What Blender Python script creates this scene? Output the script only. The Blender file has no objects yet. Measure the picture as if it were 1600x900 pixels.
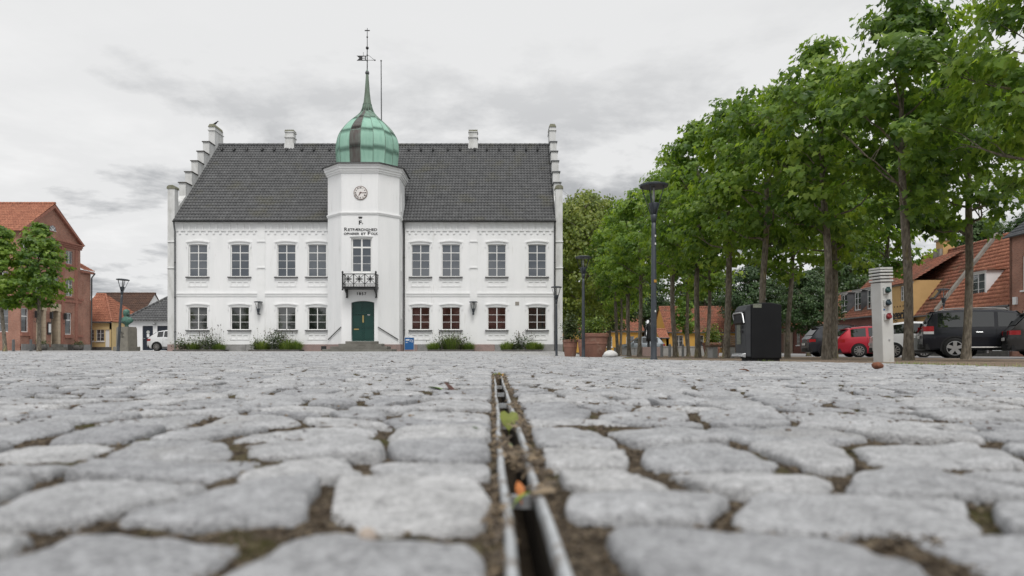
import bpy, math, random
import numpy as np
from mathutils import Vector, Matrix, noise

random.seed(7)
RNG = np.random.default_rng(11)
sc = bpy.context.scene
COL = sc.collection
R = math.radians

# ---------------------------------------------------------------- camera
F_PX, CX, CY, ZC = 1050.0, 790.0, 545.0, 0.15     # focal length, principal column, horizon row, eye height
cam_data = bpy.data.cameras.new('camera')
cam = bpy.data.objects.new('camera', cam_data)
COL.objects.link(cam)
cam.location = (0, 0, ZC)
cam.rotation_euler = (R(90), 0, 0)
cam_data.sensor_width = 36
cam_data.lens = 36 * F_PX / 1600
cam_data.shift_x = (800 - CX) / 1600
cam_data.shift_y = (CY - 450) / 1600
cam_data.clip_start = 0.02
cam_data.clip_end = 3000
cam_data.dof.use_dof = True
cam_data.dof.focus_distance = 11.0
cam_data.dof.aperture_fstop = 3.7
sc.camera = cam

# ---------------------------------------------------------------- world: overcast sky
SUN_DIR = Vector((0.10, -0.52, 0.84)).normalized()
CLOUD_SEED = 11.6
world = bpy.data.worlds.new('World')
sc.world = world
world.use_nodes = True
nt = world.node_tree
nt.nodes.clear()


def N(tree, kind, **kw):
    n = tree.nodes.new(kind)
    for k, v in kw.items():
        if k.startswith('i_'):
            n.inputs[k[2:].replace('_', ' ')].default_value = v
        else:
            setattr(n, k, v)
    return n


def L(tree, a, b):
    tree.links.new(a, b)


def math_node(tree, op, a, b=None, clamp=False):
    n = tree.nodes.new('ShaderNodeMath')
    n.operation = op
    n.use_clamp = clamp
    for i, s in enumerate((a, b)):
        if s is None:
            continue
        if isinstance(s, (int, float)):
            n.inputs[i].default_value = s
        else:
            tree.links.new(s, n.inputs[i])
    return n.outputs[0]


def ramp(tree, src, stops, interp='LINEAR'):
    n = tree.nodes.new('ShaderNodeValToRGB')
    n.color_ramp.interpolation = interp
    e = n.color_ramp.elements
    while len(e) < len(stops):
        e.new(0.5)
    for el, (p, c) in zip(e, stops):
        el.position = p
        el.color = (c, c, c, 1) if isinstance(c, (int, float)) else (c[0], c[1], c[2], 1)
    tree.links.new(src, n.inputs[0])
    return n.outputs[0]


def mix(tree, fac, a, b, mode='MIX'):
    n = tree.nodes.new('ShaderNodeMix')
    n.data_type = 'RGBA'
    n.blend_type = mode
    for i, s in ((0, fac), (6, a), (7, b)):
        if isinstance(s, (int, float)):
            n.inputs[i].default_value = s
        elif isinstance(s, tuple):
            n.inputs[i].default_value = (s[0], s[1], s[2], 1)
        else:
            tree.links.new(s, n.inputs[i])
    return n.outputs[2]


tc = N(nt, 'ShaderNodeTexCoord')
sep = N(nt, 'ShaderNodeSeparateXYZ')
L(nt, tc.outputs['Generated'], sep.inputs[0])
zz = math_node(nt, 'MAXIMUM', sep.outputs[2], 0.0)
den = math_node(nt, 'ADD', zz, 0.16)
cx_ = math_node(nt, 'DIVIDE', sep.outputs[0], den)
cy_ = math_node(nt, 'DIVIDE', sep.outputs[1], den)
comb = N(nt, 'ShaderNodeCombineXYZ')
L(nt, cx_, comb.inputs[0]); L(nt, cy_, comb.inputs[1])
comb.inputs[2].default_value = CLOUD_SEED
n1 = N(nt, 'ShaderNodeTexNoise', i_Scale=1.25, i_Detail=8.0, i_Roughness=0.60, i_Distortion=0.15)
n2 = N(nt, 'ShaderNodeTexNoise', i_Scale=0.55, i_Detail=3.0, i_Roughness=0.5)
L(nt, comb.outputs[0], n1.inputs['Vector'])
L(nt, comb.outputs[0], n2.inputs['Vector'])
cl = math_node(nt, 'ADD', math_node(nt, 'MULTIPLY', n1.outputs[0], 0.72), math_node(nt, 'MULTIPLY', n2.outputs[0], 0.28))
low = ramp(nt, zz, [(0.05, 1.0), (0.20, 1.0), (0.30, 0.55), (0.38, 0.30), (0.45, 0.0)])          # cloud relief shows towards the horizon
dark = math_node(nt, 'MULTIPLY', ramp(nt, cl, [(0.50, 0.0), (0.57, 0.85), (0.66, 1.0)]), low)
lite = math_node(nt, 'MULTIPLY', ramp(nt, cl, [(0.36, 1.0), (0.47, 0.0)]), low)
gap = math_node(nt, 'MULTIPLY', ramp(nt, n2.outputs[0], [(0.56, 0.0), (0.7, 0.35)]), low)
sky = N(nt, 'ShaderNodeTexSky')
sky.sky_type = 'NISHITA'
sky.sun_disc = False
sky.sun_elevation = math.asin(SUN_DIR.z)
sky.sun_rotation = math.atan2(SUN_DIR.x, SUN_DIR.y)
skyc = mix(nt, 1.0, sky.outputs[0], (0.10, 0.10, 0.10), 'MULTIPLY')
BASE = (0.572, 0.575, 0.578)
c0 = mix(nt, dark, BASE, (0.235, 0.245, 0.26))
c1 = mix(nt, lite, c0, (0.66, 0.66, 0.66))
c2 = mix(nt, gap, c1, skyc)
bg = N(nt, 'ShaderNodeBackground')
bg.inputs[1].default_value = 1.0
L(nt, c2, bg.inputs[0])
wo = N(nt, 'ShaderNodeOutputWorld')
L(nt, bg.outputs[0], wo.inputs[0])

# ---------------------------------------------------------------- sun behind thin cloud
sun_data = bpy.data.lights.new('sun', 'SUN')
sun_data.energy = 1.5
sun_data.angle = R(24)
sun_data.color = (1.0, 0.97, 0.93)
sun = bpy.data.objects.new('sun', sun_data)
COL.objects.link(sun)
sun.rotation_euler = SUN_DIR.to_track_quat('Z', 'Y').to_euler()
sun.location = (10, -20, 30)

sc.view_settings.view_transform = 'Standard'
sc.view_settings.look = 'None'
sc.view_settings.gamma = 1
sc.view_settings.exposure = 0.5
sc.render.engine = 'CYCLES'
sc.cycles.use_denoising = True
sc.cycles.max_bounces = 9
sc.cycles.diffuse_bounces = 7
sc.cycles.glossy_bounces = 3
sc.cycles.transmission_bounces = 4
sc.cycles.transparent_max_bounces = 6
sc.cycles.sample_clamp_indirect = 6

# ---------------------------------------------------------------- helpers
def sstep(a, b, x):
    t = min(1.0, max(0.0, (x - a) / (b - a)))
    return t * t * (3 - 2 * t)


def np_sstep(a, b, x):
    t = np.clip((x - a) / (b - a), 0, 1)
    return t * t * (3 - 2 * t)


def ground_np(X, Y):
    """height of the square: level on the left, falling gently away to the right, level again at the town hall"""
    X = np.asarray(X, float); Y = np.asarray(Y, float)
    fall = -0.0075 * np.clip(Y, 0, 46) * np_sstep(-2, 4, X)
    pad = np_sstep(37.5, 41.8, Y) * (1 - np_sstep(3.4, 5.5, X))
    return fall * (1 - pad)


def G(x, y):
    return float(ground_np(x, y))


def P(px, py, Y):
    return Vector(((px - CX) / F_PX * Y, Y, ZC + (CY - py) / F_PX * Y))


def PX(px, Y):
    return (px - CX) / F_PX * Y


OFF = {}


def thing(name, label, cat, loc=(0, 0, 0), rz=0.0, group=None, local=False):
    o = bpy.data.objects.new(name, None)
    COL.objects.link(o)
    o.empty_display_size = 0.2
    o.location = loc
    o.rotation_euler = (0, 0, rz)
    o['label'] = label
    o['category'] = cat
    if group:
        o['group'] = group
    OFF[o.name] = Vector((0, 0, 0)) if local else Vector(loc)
    return o


def tag(o, label, cat, group=None):
    o['label'] = label
    o['category'] = cat
    if group:
        o['group'] = group
    return o


def kind(o, k):
    o['kind'] = k
    return o


def mesh_obj(name, verts, faces, mat, parent=None, smooth=False, attr=None):
    me = bpy.data.meshes.new(name)
    me.from_pydata(verts, [], faces)
    if smooth:
        me.polygons.foreach_set('use_smooth', np.ones(len(me.polygons), bool))
    if attr is not None:
        at = me.attributes.new('tone', 'FLOAT', 'POINT')
        at.data.foreach_set('value', np.asarray(attr, np.float32))
    me.materials.append(mat)
    me.update()
    o = bpy.data.objects.new(name, me)
    COL.objects.link(o)
    if parent is not None:
        o.parent = parent
        OFF[o.name] = OFF.get(parent.name, Vector((0, 0, 0)))
    return o


def fast_mesh(name, V, F, mat, parent=None, smooth=False, tone=None):
    """V (n,3) and F (m,k) numpy arrays, all faces with k corners"""
    me = bpy.data.meshes.new(name)
    V = np.ascontiguousarray(V, np.float32); F = np.ascontiguousarray(F, np.int32)
    k = F.shape[1]
    me.vertices.add(len(V)); me.vertices.foreach_set('co', V.ravel())
    me.loops.add(F.size); me.loops.foreach_set('vertex_index', F.ravel())
    me.polygons.add(len(F))
    me.polygons.foreach_set('loop_start', np.arange(0, F.size, k, dtype=np.int32))
    if smooth:
        me.polygons.foreach_set('use_smooth', np.ones(len(F), bool))
    if tone is not None:
        at = me.attributes.new('tone', 'FLOAT', 'POINT')
        at.data.foreach_set('value', np.ascontiguousarray(tone, np.float32))
    me.materials.append(mat)
    me.update(calc_edges=True)
    o = bpy.data.objects.new(name, me)
    COL.objects.link(o)
    if parent is not None:
        o.parent = parent
        OFF[o.name] = OFF.get(parent.name, Vector((0, 0, 0)))
    return o


class MB:
    def __init__(s):
        s.v = []; s.f = []

    def add(s, pts, faces):
        b = len(s.v)
        s.v += [tuple(p) for p in pts]
        s.f += [tuple(b + i for i in f) for f in faces]
        return s

    def box(s, x0, x1, y0, y1, z0, z1):
        return s.add([(x0, y0, z0), (x1, y0, z0), (x1, y1, z0), (x0, y1, z0), (x0, y0, z1), (x1, y0, z1), (x1, y1, z1), (x0, y1, z1)],
                     [(0, 3, 2, 1), (4, 5, 6, 7), (0, 1, 5, 4), (1, 2, 6, 5), (2, 3, 7, 6), (3, 0, 4, 7)])

    def fbox(s, fr, x0, x1, z0, z1, n0, n1):
        """box in a facade frame (O, Rt, Up): n is measured outwards"""
        O, Rt, Up = fr
        Nn = Rt.cross(Up)
        p = lambda x, n, z: O + Rt * x + Up * z + Nn * n
        return s.add([p(x0, n1, z0), p(x1, n1, z0), p(x1, n0, z0), p(x0, n0, z0), p(x0, n1, z1), p(x1, n1, z1), p(x1, n0, z1), p(x0, n0, z1)],
                     [(0, 3, 2, 1), (4, 5, 6, 7), (0, 1, 5, 4), (1, 2, 6, 5), (2, 3, 7, 6), (3, 0, 4, 7)])

    def fprism(s, fr, pts, n0, n1):
        """prism of a polygon (x, z) in a facade frame between offsets n0 < n1"""
        O, Rt, Up = fr
        Nn = Rt.cross(Up)
        k = len(pts)
        a = [O + Rt * x + Up * z + Nn * n1 for x, z in pts]
        b = [O + Rt * x + Up * z + Nn * n0 for x, z in pts]
        return s.add(a + b, [tuple(range(k)), tuple(range(2 * k - 1, k - 1, -1))] + [(i, k + i, k + (i + 1) % k, (i + 1) % k) for i in range(k)])

    def prism(s, pts, off):
        k = len(pts)
        a = [Vector(p) for p in pts]
        b = [p + Vector(off) for p in a]
        return s.add(a + b, [tuple(range(k)), tuple(range(2 * k - 1, k - 1, -1))] + [(i, k + i, k + (i + 1) % k, (i + 1) % k) for i in range(k)])

    def poly(s, pts):
        return s.add(pts, [tuple(range(len(pts)))])

    def tube(s, pts, rad, n=8, caps=True):
        pts = [Vector(p) for p in pts]
        if isinstance(rad, (int, float)):
            rad = [rad] * len(pts)
        b = len(s.v)
        up = Vector((0, 0, 1))
        prev = None
        for i, p in enumerate(pts):
            d = (pts[min(i + 1, len(pts) - 1)] - pts[max(i - 1, 0)]).normalized()
            if prev is None:
                a = d.cross(up)
                if a.length < 1e-3:
                    a = Vector((1, 0, 0))
                a.normalize()
            else:
                a = (prev - d * prev.dot(d))
                if a.length < 1e-4:
                    a = d.orthogonal()
                a.normalize()
            prev = a
            c = d.cross(a)
            for k in range(n):
                t = 2 * math.pi * k / n
                s.v.append(tuple(p + (a * math.cos(t) + c * math.sin(t)) * rad[i]))
        for i in range(len(pts) - 1):
            for k in range(n):
                k2 = (k + 1) % n
                s.f.append((b + i * n + k, b + (i + 1) * n + k, b + (i + 1) * n + k2, b + i * n + k2)[::-1])
        if caps:
            s.f.append(tuple(b + k for k in range(n)))
            e = b + (len(pts) - 1) * n
            s.f.append(tuple(e + k for k in range(n - 1, -1, -1)))
        return s

    def lathe(s, prof, c=(0, 0, 0), n=16, mat=None, rot=0.0, sx=1, sy=1):
        """profile of (r, z) bottom to top round a vertical axis; mat turns it elsewhere"""
        b = len(s.v)
        c = Vector(c)
        for r, z in prof:
            for k in range(n):
                t = 2 * math.pi * k / n + rot
                p = Vector((r * math.cos(t) * sx, r * math.sin(t) * sy, z))
                if mat is not None:
                    p = mat @ p
                s.v.append(tuple(c + p))
        for i in range(len(prof) - 1):
            for k in range(n):
                k2 = (k + 1) % n
                s.f.append((b + i * n + k, b + i * n + k2, b + (i + 1) * n + k2, b + (i + 1) * n + k))
        s.f.append(tuple(b + k for k in range(n - 1, -1, -1)))
        e = b + (len(prof) - 1) * n
        s.f.append(tuple(e + k for k in range(n)))
        return s

    def ball(s, c, r, n=10, sz=1.0):
        pr = []
        m = max(4, n // 2)
        for i in range(m + 1):
            t = -math.pi / 2 + math.pi * i / m
            pr.append((max(1e-4, r * math.cos(t)), r * sz * math.sin(t)))
        return s.lathe(pr, c, n)

    def loft(s, rings, close_ends=True):
        b = len(s.v)
        n = len(rings[0])
        for rg in rings:
            s.v += [tuple(p) for p in rg]
        for i in range(len(rings) - 1):
            for k in range(n):
                k2 = (k + 1) % n
                s.f.append((b + i * n + k, b + i * n + k2, b + (i + 1) * n + k2, b + (i + 1) * n + k))
        if close_ends:
            s.f.append(tuple(b + k for k in range(n - 1, -1, -1)))
            e = b + (len(rings) - 1) * n
            s.f.append(tuple(e + k for k in range(n)))
        return s

    def wall(s, fr, x0, x1, z0, z1, holes, reveal=0.14, n=0.0):
        """flat wall with rectangular openings and their reveals"""
        O, Rt, Up = fr
        Nn = Rt.cross(Up)
        p = lambda x, z, k=0.0: O + Rt * x + Up * z + Nn * (n + k)
        xs = sorted({x0, x1} | {v for h in holes for v in (h[0], h[1]) if x0 < v < x1})
        zs = sorted({z0, z1} | {v for h in holes for v in (h[2], h[3]) if z0 < v < z1})
        for i in range(len(xs) - 1):
            for j in range(len(zs) - 1):
                mx, mz = (xs[i] + xs[i + 1]) / 2, (zs[j] + zs[j + 1]) / 2
                if any(h[0] < mx < h[1] and h[2] < mz < h[3] for h in holes):
                    continue
                s.poly([p(xs[i], zs[j]), p(xs[i + 1], zs[j]), p(xs[i + 1], zs[j + 1]), p(xs[i], zs[j + 1])])
        for a, b, c, d in [h[:4] for h in holes]:
            for (ax, az), (bx, bz) in (((a, c), (a, d)), ((a, d), (b, d)), ((b, d), (b, c)), ((b, c), (a, c))):
                s.poly([p(ax, az), p(bx, bz), p(bx, bz, -reveal), p(ax, az, -reveal)])
        return s

    def build(s, name, mat, parent=None, smooth=False, k=None, tone=None):
        off = OFF.get(parent.name, Vector((0, 0, 0))) if parent is not None else Vector((0, 0, 0))
        v = [(a - off.x, b - off.y, c - off.z) for a, b, c in s.v]
        o = mesh_obj(name, v, s.f, mat, parent, smooth, tone)
        if k:
            o['kind'] = k
        return o


def smooth_by_angle(o, ang=40):
    """smooth faces, sharp edges where the angle is large"""
    me = o.data
    me.polygons.foreach_set('use_smooth', np.ones(len(me.polygons), bool))
    try:
        me.set_sharp_from_angle(angle=R(ang))
    except Exception:
        pass
    return o


def bevel(o, w=0.01, seg=2, ang=35):
    m = o.modifiers.new('bevel', 'BEVEL')
    m.width = w
    m.segments = seg
    m.limit_method = 'ANGLE'
    m.angle_limit = R(ang)
    return o


def copy_tree(o, parent=None):
    c = o.copy()
    COL.objects.link(c)
    c.parent = parent
    for ch in list(o.children):
        copy_tree(ch, c)
    return c


def frame(o, right):
    r = Vector(right).normalized()
    return (Vector(o), r, Vector((0, 0, 1)))


# ---------------------------------------------------------------- materials
def new_mat(name):
    m = bpy.data.materials.new(name)
    m.use_nodes = True
    t = m.node_tree
    b = t.nodes['Principled BSDF']
    return m, t, b


def mat(name, c1, c2=None, scale=6.0, rough=0.8, bump=0.0, bscale=60.0, metal=0.0, spec=0.3, detail=5.0, lo=0.35, hi=0.65,
        c3=None, s3=1.5, lo3=0.55, hi3=0.7, stretch=None, coord='Object', rnd=0.0, coat=0.0, fine=None):
    m, t, b = new_mat(name)
    tc = N(t, 'ShaderNodeTexCoord')
    vec = tc.outputs[coord] if coord != 'Position' else N(t, 'ShaderNodeNewGeometry').outputs['Position']
    if stretch:
        mp = N(t, 'ShaderNodeMapping')
        mp.inputs['Scale'].default_value = stretch
        L(t, vec, mp.inputs[0])
        vec = mp.outputs[0]
    col = None
    if c2 is not None:
        n = N(t, 'ShaderNodeTexNoise', i_Scale=scale, i_Detail=detail, i_Roughness=0.6)
        L(t, vec, n.inputs['Vector'])
        f = ramp(t, n.outputs[0], [(lo, 0.0), (hi, 1.0)])
        col = mix(t, f, c1, c2)
    if c3 is not None:
        n = N(t, 'ShaderNodeTexNoise', i_Scale=s3, i_Detail=6.0, i_Roughness=0.65)
        L(t, vec, n.inputs['Vector'])
        f = ramp(t, n.outputs[0], [(lo3, 0.0), (hi3, 1.0)])
        col = mix(t, f, col if col is not None else c1, c3)
    if fine:
        n = N(t, 'ShaderNodeTexNoise', i_Scale=fine[0], i_Detail=2.0)
        L(t, vec, n.inputs['Vector'])
        f = ramp(t, n.outputs[0], [(0.3, 1.0 - fine[1]), (0.7, 1.0 + fine[1])])
        col = mix(t, 1.0, col if col is not None else c1, f, 'MULTIPLY')
    if rnd:
        oi = N(t, 'ShaderNodeObjectInfo')
        f = ramp(t, oi.outputs['Random'], [(0.0, 1.0 - rnd), (1.0, 1.0 + rnd)])
        col = mix(t, 1.0, col if col is not None else c1, f, 'MULTIPLY')
    if col is None:
        b.inputs['Base Color'].default_value = (*c1, 1)
    else:
        L(t, col, b.inputs['Base Color'])
    b.inputs['Roughness'].default_value = rough
    b.inputs['Metallic'].default_value = metal
    b.inputs['Specular IOR Level'].default_value = spec
    if coat:
        b.inputs['Coat Weight'].default_value = coat
        b.inputs['Coat Roughness'].default_value = 0.05
    if bump:
        n = N(t, 'ShaderNodeTexNoise', i_Scale=bscale, i_Detail=4.0, i_Roughness=0.6)
        L(t, vec, n.inputs['Vector'])
        bp = N(t, 'ShaderNodeBump', i_Strength=bump, i_Distance=0.02)
        L(t, n.outputs[0], bp.inputs['Height'])
        L(t, bp.outputs[0], b.inputs['Normal'])
    return m


def brick_mat(name, c1, c2, mortar, bw=0.23, bh=0.07):
    m, t, b = new_mat(name)
    ge = N(t, 'ShaderNodeNewGeometry')
    sp = N(t, 'ShaderNodeSeparateXYZ')
    L(t, ge.outputs['Position'], sp.inputs[0])
    cb = N(t, 'ShaderNodeCombineXYZ')
    L(t, math_node(t, 'ADD', sp.outputs[0], sp.outputs[1]), cb.inputs[0])
    L(t, sp.outputs[2], cb.inputs[1])
    br = N(t, 'ShaderNodeTexBrick')
    br.inputs['Scale'].default_value = 1.0
    br.inputs['Brick Width'].default_value = bw
    br.inputs['Row Height'].default_value = bh
    br.inputs['Mortar Size'].default_value = 0.008
    br.inputs['Color1'].default_value = (*c1, 1)
    br.inputs['Color2'].default_value = (*c2, 1)
    br.inputs['Mortar'].default_value = (*mortar, 1)
    L(t, cb.outputs[0], br.inputs['Vector'])
    n = N(t, 'ShaderNodeTexNoise', i_Scale=0.9, i_Detail=6.0)
    L(t, ge.outputs['Position'], n.inputs['Vector'])
    f = ramp(t, n.outputs[0], [(0.3, 0.8), (0.7, 1.15)])
    L(t, mix(t, 1.0, br.outputs[0], f, 'MULTIPLY'), b.inputs['Base Color'])
    b.inputs['Roughness'].default_value = 0.9
    b.inputs['Specular IOR Level'].default_value = 0.2
    bp = N(t, 'ShaderNodeBump', i_Strength=0.4, i_Distance=0.01)
    bp.invert = True
    L(t, br.outputs['Fac'], bp.inputs['Height'])
    L(t, bp.outputs[0], b.inputs['Normal'])
    return m


def glass_mat(name, tint, refl=0.18, rough=0.02, vary=0.0):
    """window pane seen from outside: dim room behind, sky and houses mirrored"""
    m, t, b = new_mat(name)
    b.inputs['Base Color'].default_value = (*tint, 1)
    b.inputs['Roughness'].default_value = 0.35
    b.inputs['Specular IOR Level'].default_value = 0.0
    if vary:
        ge = N(t, 'ShaderNodeNewGeometry')
        n = N(t, 'ShaderNodeTexNoise', i_Scale=vary, i_Detail=3.0)
        L(t, ge.outputs['Position'], n.inputs['Vector'])
        L(t, mix(t, ramp(t, n.outputs[0], [(0.42, 0.0), (0.62, 1.0)]), tint, tuple(c * 3.0 + 0.01 for c in tint)), b.inputs['Base Color'])
    gl = N(t, 'ShaderNodeBsdfGlossy')
    gl.inputs['Roughness'].default_value = rough
    lw = N(t, 'ShaderNodeLayerWeight', i_Blend=0.25)
    f = math_node(t, 'ADD', math_node(t, 'MULTIPLY', lw.outputs['Fresnel'], 0.6), refl, clamp=True)
    ms = N(t, 'ShaderNodeMixShader')
    L(t, f, ms.inputs[0]); L(t, b.outputs[0], ms.inputs[1]); L(t, gl.outputs[0], ms.inputs[2])
    L(t, ms.outputs[0], t.nodes['Material Output'].inputs[0])
    return m


def leaf_mat(name, a, b_, c, transl=0.35):
    m, t, b = new_mat(name)
    at = N(t, 'ShaderNodeAttribute', attribute_name='tone')
    oi = N(t, 'ShaderNodeObjectInfo')
    v = math_node(t, 'ADD', at.outputs['Fac'], math_node(t, 'MULTIPLY', math_node(t, 'SUBTRACT', oi.outputs['Random'], 0.5), 0.26))
    col = ramp(t, v, [(0.0, a), (0.5, b_), (1.0, c)])
    L(t, col, b.inputs['Base Color'])
    b.inputs['Roughness'].default_value = 0.42
    b.inputs['Specular IOR Level'].default_value = 0.4
    tr = N(t, 'ShaderNodeBsdfTranslucent')
    L(t, mix(t, 1.0, col, (1.5, 1.45, 0.6), 'MULTIPLY'), tr.inputs[0])
    ms = N(t, 'ShaderNodeMixShader')
    ms.inputs[0].default_value = transl
    L(t, b.outputs[0], ms.inputs[1]); L(t, tr.outputs[0], ms.inputs[2])
    L(t, ms.outputs[0], t.nodes['Material Output'].inputs[0])
    return m


M = {}
M['white_wall'] = mat('white_limewash', (0.85, 0.855, 0.86), (0.79, 0.80, 0.805), 0.7, 0.9, 0.12, 25, coord='Position', c3=(0.62, 0.62, 0.60), s3=1.5, lo3=0.60, hi3=0.82, stretch=(2.6, 2.6, 0.4))
M['white_trim'] = mat('white_trim', (0.84, 0.845, 0.85), (0.79, 0.80, 0.80), 2.0, 0.85, coord='Position')
M['white_old'] = mat('white_weathered', (0.66, 0.665, 0.66), (0.42, 0.42, 0.40), 1.3, 0.9, 0.15, 20, coord='Position', lo=0.45, hi=0.8, stretch=(2, 2, 0.7))
M['white_paint'] = mat('white_paint', (0.80, 0.80, 0.79), None, rough=0.45)
M['moss_cap'] = mat('mossy_cap', (0.24, 0.235, 0.19), (0.16, 0.165, 0.10), 5, 0.95, 0.4, 30, coord='Position')
M['tile_grey'] = mat('grey_pantile', (0.072, 0.074, 0.077), (0.115, 0.117, 0.12), 2.2, 0.62, 0.1, 40, spec=0.45, coord='Position', c3=(0.105, 0.10, 0.062), s3=0.45, lo3=0.54, hi3=0.80, fine=(7.0, 0.2))
M['tile_red'] = mat('orange_pantile', (0.40, 0.175, 0.11), (0.31, 0.125, 0.08), 1.8, 0.8, 0.1, 40, coord='Position', c3=(0.13, 0.085, 0.06), s3=0.9, lo3=0.6, hi3=0.8, fine=(6.0, 0.3))
M['tile_old'] = mat('old_red_pantile', (0.34, 0.135, 0.085), (0.23, 0.10, 0.07), 1.4, 0.85, 0.1, 40, coord='Position', c3=(0.12, 0.11, 0.075), s3=1.2, lo3=0.5, hi3=0.75, fine=(6.0, 0.35))
M['tile_brown'] = mat('brown_pantile', (0.13, 0.08, 0.06), (0.09, 0.06, 0.05), 1.5, 0.85, coord='Position', fine=(6.0, 0.3))
M['slate'] = mat('slate_roof', (0.07, 0.075, 0.085), (0.10, 0.105, 0.11), 1.5, 0.6, coord='Position', fine=(5.0, 0.2))
M['iron'] = mat('black_iron', (0.018, 0.019, 0.021), (0.03, 0.03, 0.03), 8, 0.45, spec=0.5)
M['lamp_grey'] = mat('lamp_paint', (0.045, 0.055, 0.068), (0.032, 0.038, 0.046), 5, 0.42, spec=0.5, rnd=0.1)
M['zinc'] = mat('dark_zinc', (0.10, 0.105, 0.11), (0.07, 0.075, 0.08), 3, 0.5, spec=0.5, coord='Position')
M['steel'] = mat('galvanised_steel', (0.50, 0.52, 0.54), (0.36, 0.375, 0.385), 35, 0.55, 0.12, 150, metal=0.3, c3=(0.17, 0.13, 0.095), s3=16, lo3=0.52, hi3=0.64, coord='Position')
M['copper'] = mat('verdigris_copper', (0.27, 0.47, 0.375), (0.33, 0.54, 0.44), 2.2, 0.85, 0.05, 40, spec=0.2, coord='Position', c3=(0.17, 0.31, 0.25), s3=1.6, lo3=0.60, hi3=0.80, stretch=(2.2, 2.2, 0.5), rnd=0.05)
M['copper_dark'] = mat('brown_copper', (0.085, 0.07, 0.065), (0.13, 0.16, 0.14), 1.8, 0.5, 0.05, 40, spec=0.45, coord='Position', stretch=(4, 4, 0.5), lo=0.4, hi=0.75, rnd=0.15)
M['copper_grey'] = mat('grey_green_copper', (0.20, 0.33, 0.26), (0.15, 0.19, 0.16), 2.5, 0.6, coord='Position', stretch=(3, 3, 0.6), rnd=0.08)
M['bronze'] = mat('verdigris_bronze', (0.10, 0.24, 0.19), (0.035, 0.05, 0.045), 3.5, 0.55, 0.15, 40, spec=0.4)
M['statue_dark'] = mat('dark_bronze', (0.015, 0.016, 0.017), (0.03, 0.032, 0.034), 3, 0.4)
M['door_green'] = mat('dark_green_paint', (0.008, 0.045, 0.038), (0.010, 0.052, 0.043), 4, 0.35, spec=0.5, coord='Position')
M['door_navy'] = mat('navy_paint', (0.012, 0.018, 0.032), None, rough=0.4, spec=0.5)
M['door_brown'] = mat('dark_brown_wood', (0.05, 0.028, 0.02), (0.035, 0.02, 0.016), 4, 0.6, coord='Position')
M['brass'] = mat('brass', (0.55, 0.42, 0.18), None, rough=0.35, metal=0.9)
M['sill_slate'] = mat('grey_sill', (0.085, 0.085, 0.09), (0.12, 0.12, 0.12), 6, 0.6, coord='Position')
M['plinth_a'] = mat('grey_granite', (0.22, 0.22, 0.215), (0.30, 0.295, 0.29), 3, 0.85, 0.2, 40, coord='Position', fine=(60, 0.25))
M['plinth_b'] = mat('pink_granite', (0.33, 0.24, 0.22), (0.27, 0.21, 0.195), 3, 0.85, 0.2, 40, coord='Position', fine=(60, 0.25))
M['step_stone'] = mat('step_granite', (0.20, 0.195, 0.175), (0.12, 0.115, 0.10), 1.6, 0.9, 0.2, 40, coord='Position', fine=(60, 0.2), lo=0.4, hi=0.7)
M['pedestal'] = mat('sandstone', (0.25, 0.235, 0.20), (0.19, 0.18, 0.155), 2.5, 0.9, 0.15, 40, coord='Position')
M['letter'] = mat('black_lettering', (0.02, 0.02, 0.022), None, rough=0.6)
M['letter_brown'] = mat('brown_lettering', (0.035, 0.022, 0.018), None, rough=0.6)
M['clock_face'] = mat('clock_enamel', (0.78, 0.75, 0.73), None, rough=0.4)
M['clock_rim'] = mat('clock_rim', (0.16, 0.11, 0.09), None, rough=0.5)
M['clock_hand'] = mat('clock_hand', (0.10, 0.035, 0.03), None, rough=0.5)
M['glass_up'] = glass_mat('glass_pale_tint', (0.065, 0.078, 0.095), 0.16)  # pane with a pale blue-grey base colour
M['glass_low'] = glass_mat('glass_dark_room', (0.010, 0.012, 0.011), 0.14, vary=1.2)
M['glass_red'] = glass_mat('glass_red_reflection', (0.020, 0.010, 0.009), 0.14, vary=1.2)  # reflection of red brick houses painted into the pane colour
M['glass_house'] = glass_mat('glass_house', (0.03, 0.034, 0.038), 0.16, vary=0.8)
M['glass_car'] = glass_mat('glass_car', (0.012, 0.014, 0.015), 0.10)
M['glass_lamp'] = mat('lamp_lens', (0.35, 0.36, 0.36), None, rough=0.25, spec=0.6)
M['curtain'] = mat('curtain', (0.35, 0.34, 0.32), (0.2, 0.2, 0.2), 8, 0.9, coord='Position', stretch=(8, 8, 0.3))
M['brick_red'] = brick_mat('red_brick', (0.40, 0.19, 0.135), (0.30, 0.138, 0.10), (0.40, 0.30, 0.245))
M['brick_dark'] = brick_mat('dark_red_brick', (0.20, 0.075, 0.06), (0.15, 0.055, 0.045), (0.18, 0.13, 0.11))
M['brick_trim'] = mat('moulded_brick', (0.36, 0.17, 0.125), (0.28, 0.128, 0.095), 4, 0.9, coord='Position', fine=(12, 0.25))
M['cream_stone'] = mat('cream_stone', (0.56, 0.46, 0.34), (0.46, 0.38, 0.28), 2, 0.9, coord='Position')
M['yellow_pale'] = mat('pale_yellow_render', (0.66, 0.50, 0.26), (0.60, 0.45, 0.22), 1.5, 0.92, coord='Position')
M['yellow_deep'] = mat('ochre_render', (0.62, 0.36, 0.085), (0.56, 0.32, 0.08), 1.5, 0.92, coord='Position')
M['bakery'] = mat('apricot_render', (0.56, 0.36, 0.16), (0.50, 0.32, 0.14), 1.5, 0.92, coord='Position')
M['beige'] = mat('beige_render', (0.52, 0.44, 0.36), (0.46, 0.38, 0.31), 1.5, 0.92, coord='Position')
M['rose'] = mat('dusky_boards', (0.36, 0.24, 0.20), (0.31, 0.21, 0.18), 1.5, 0.85, coord='Position')
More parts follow.
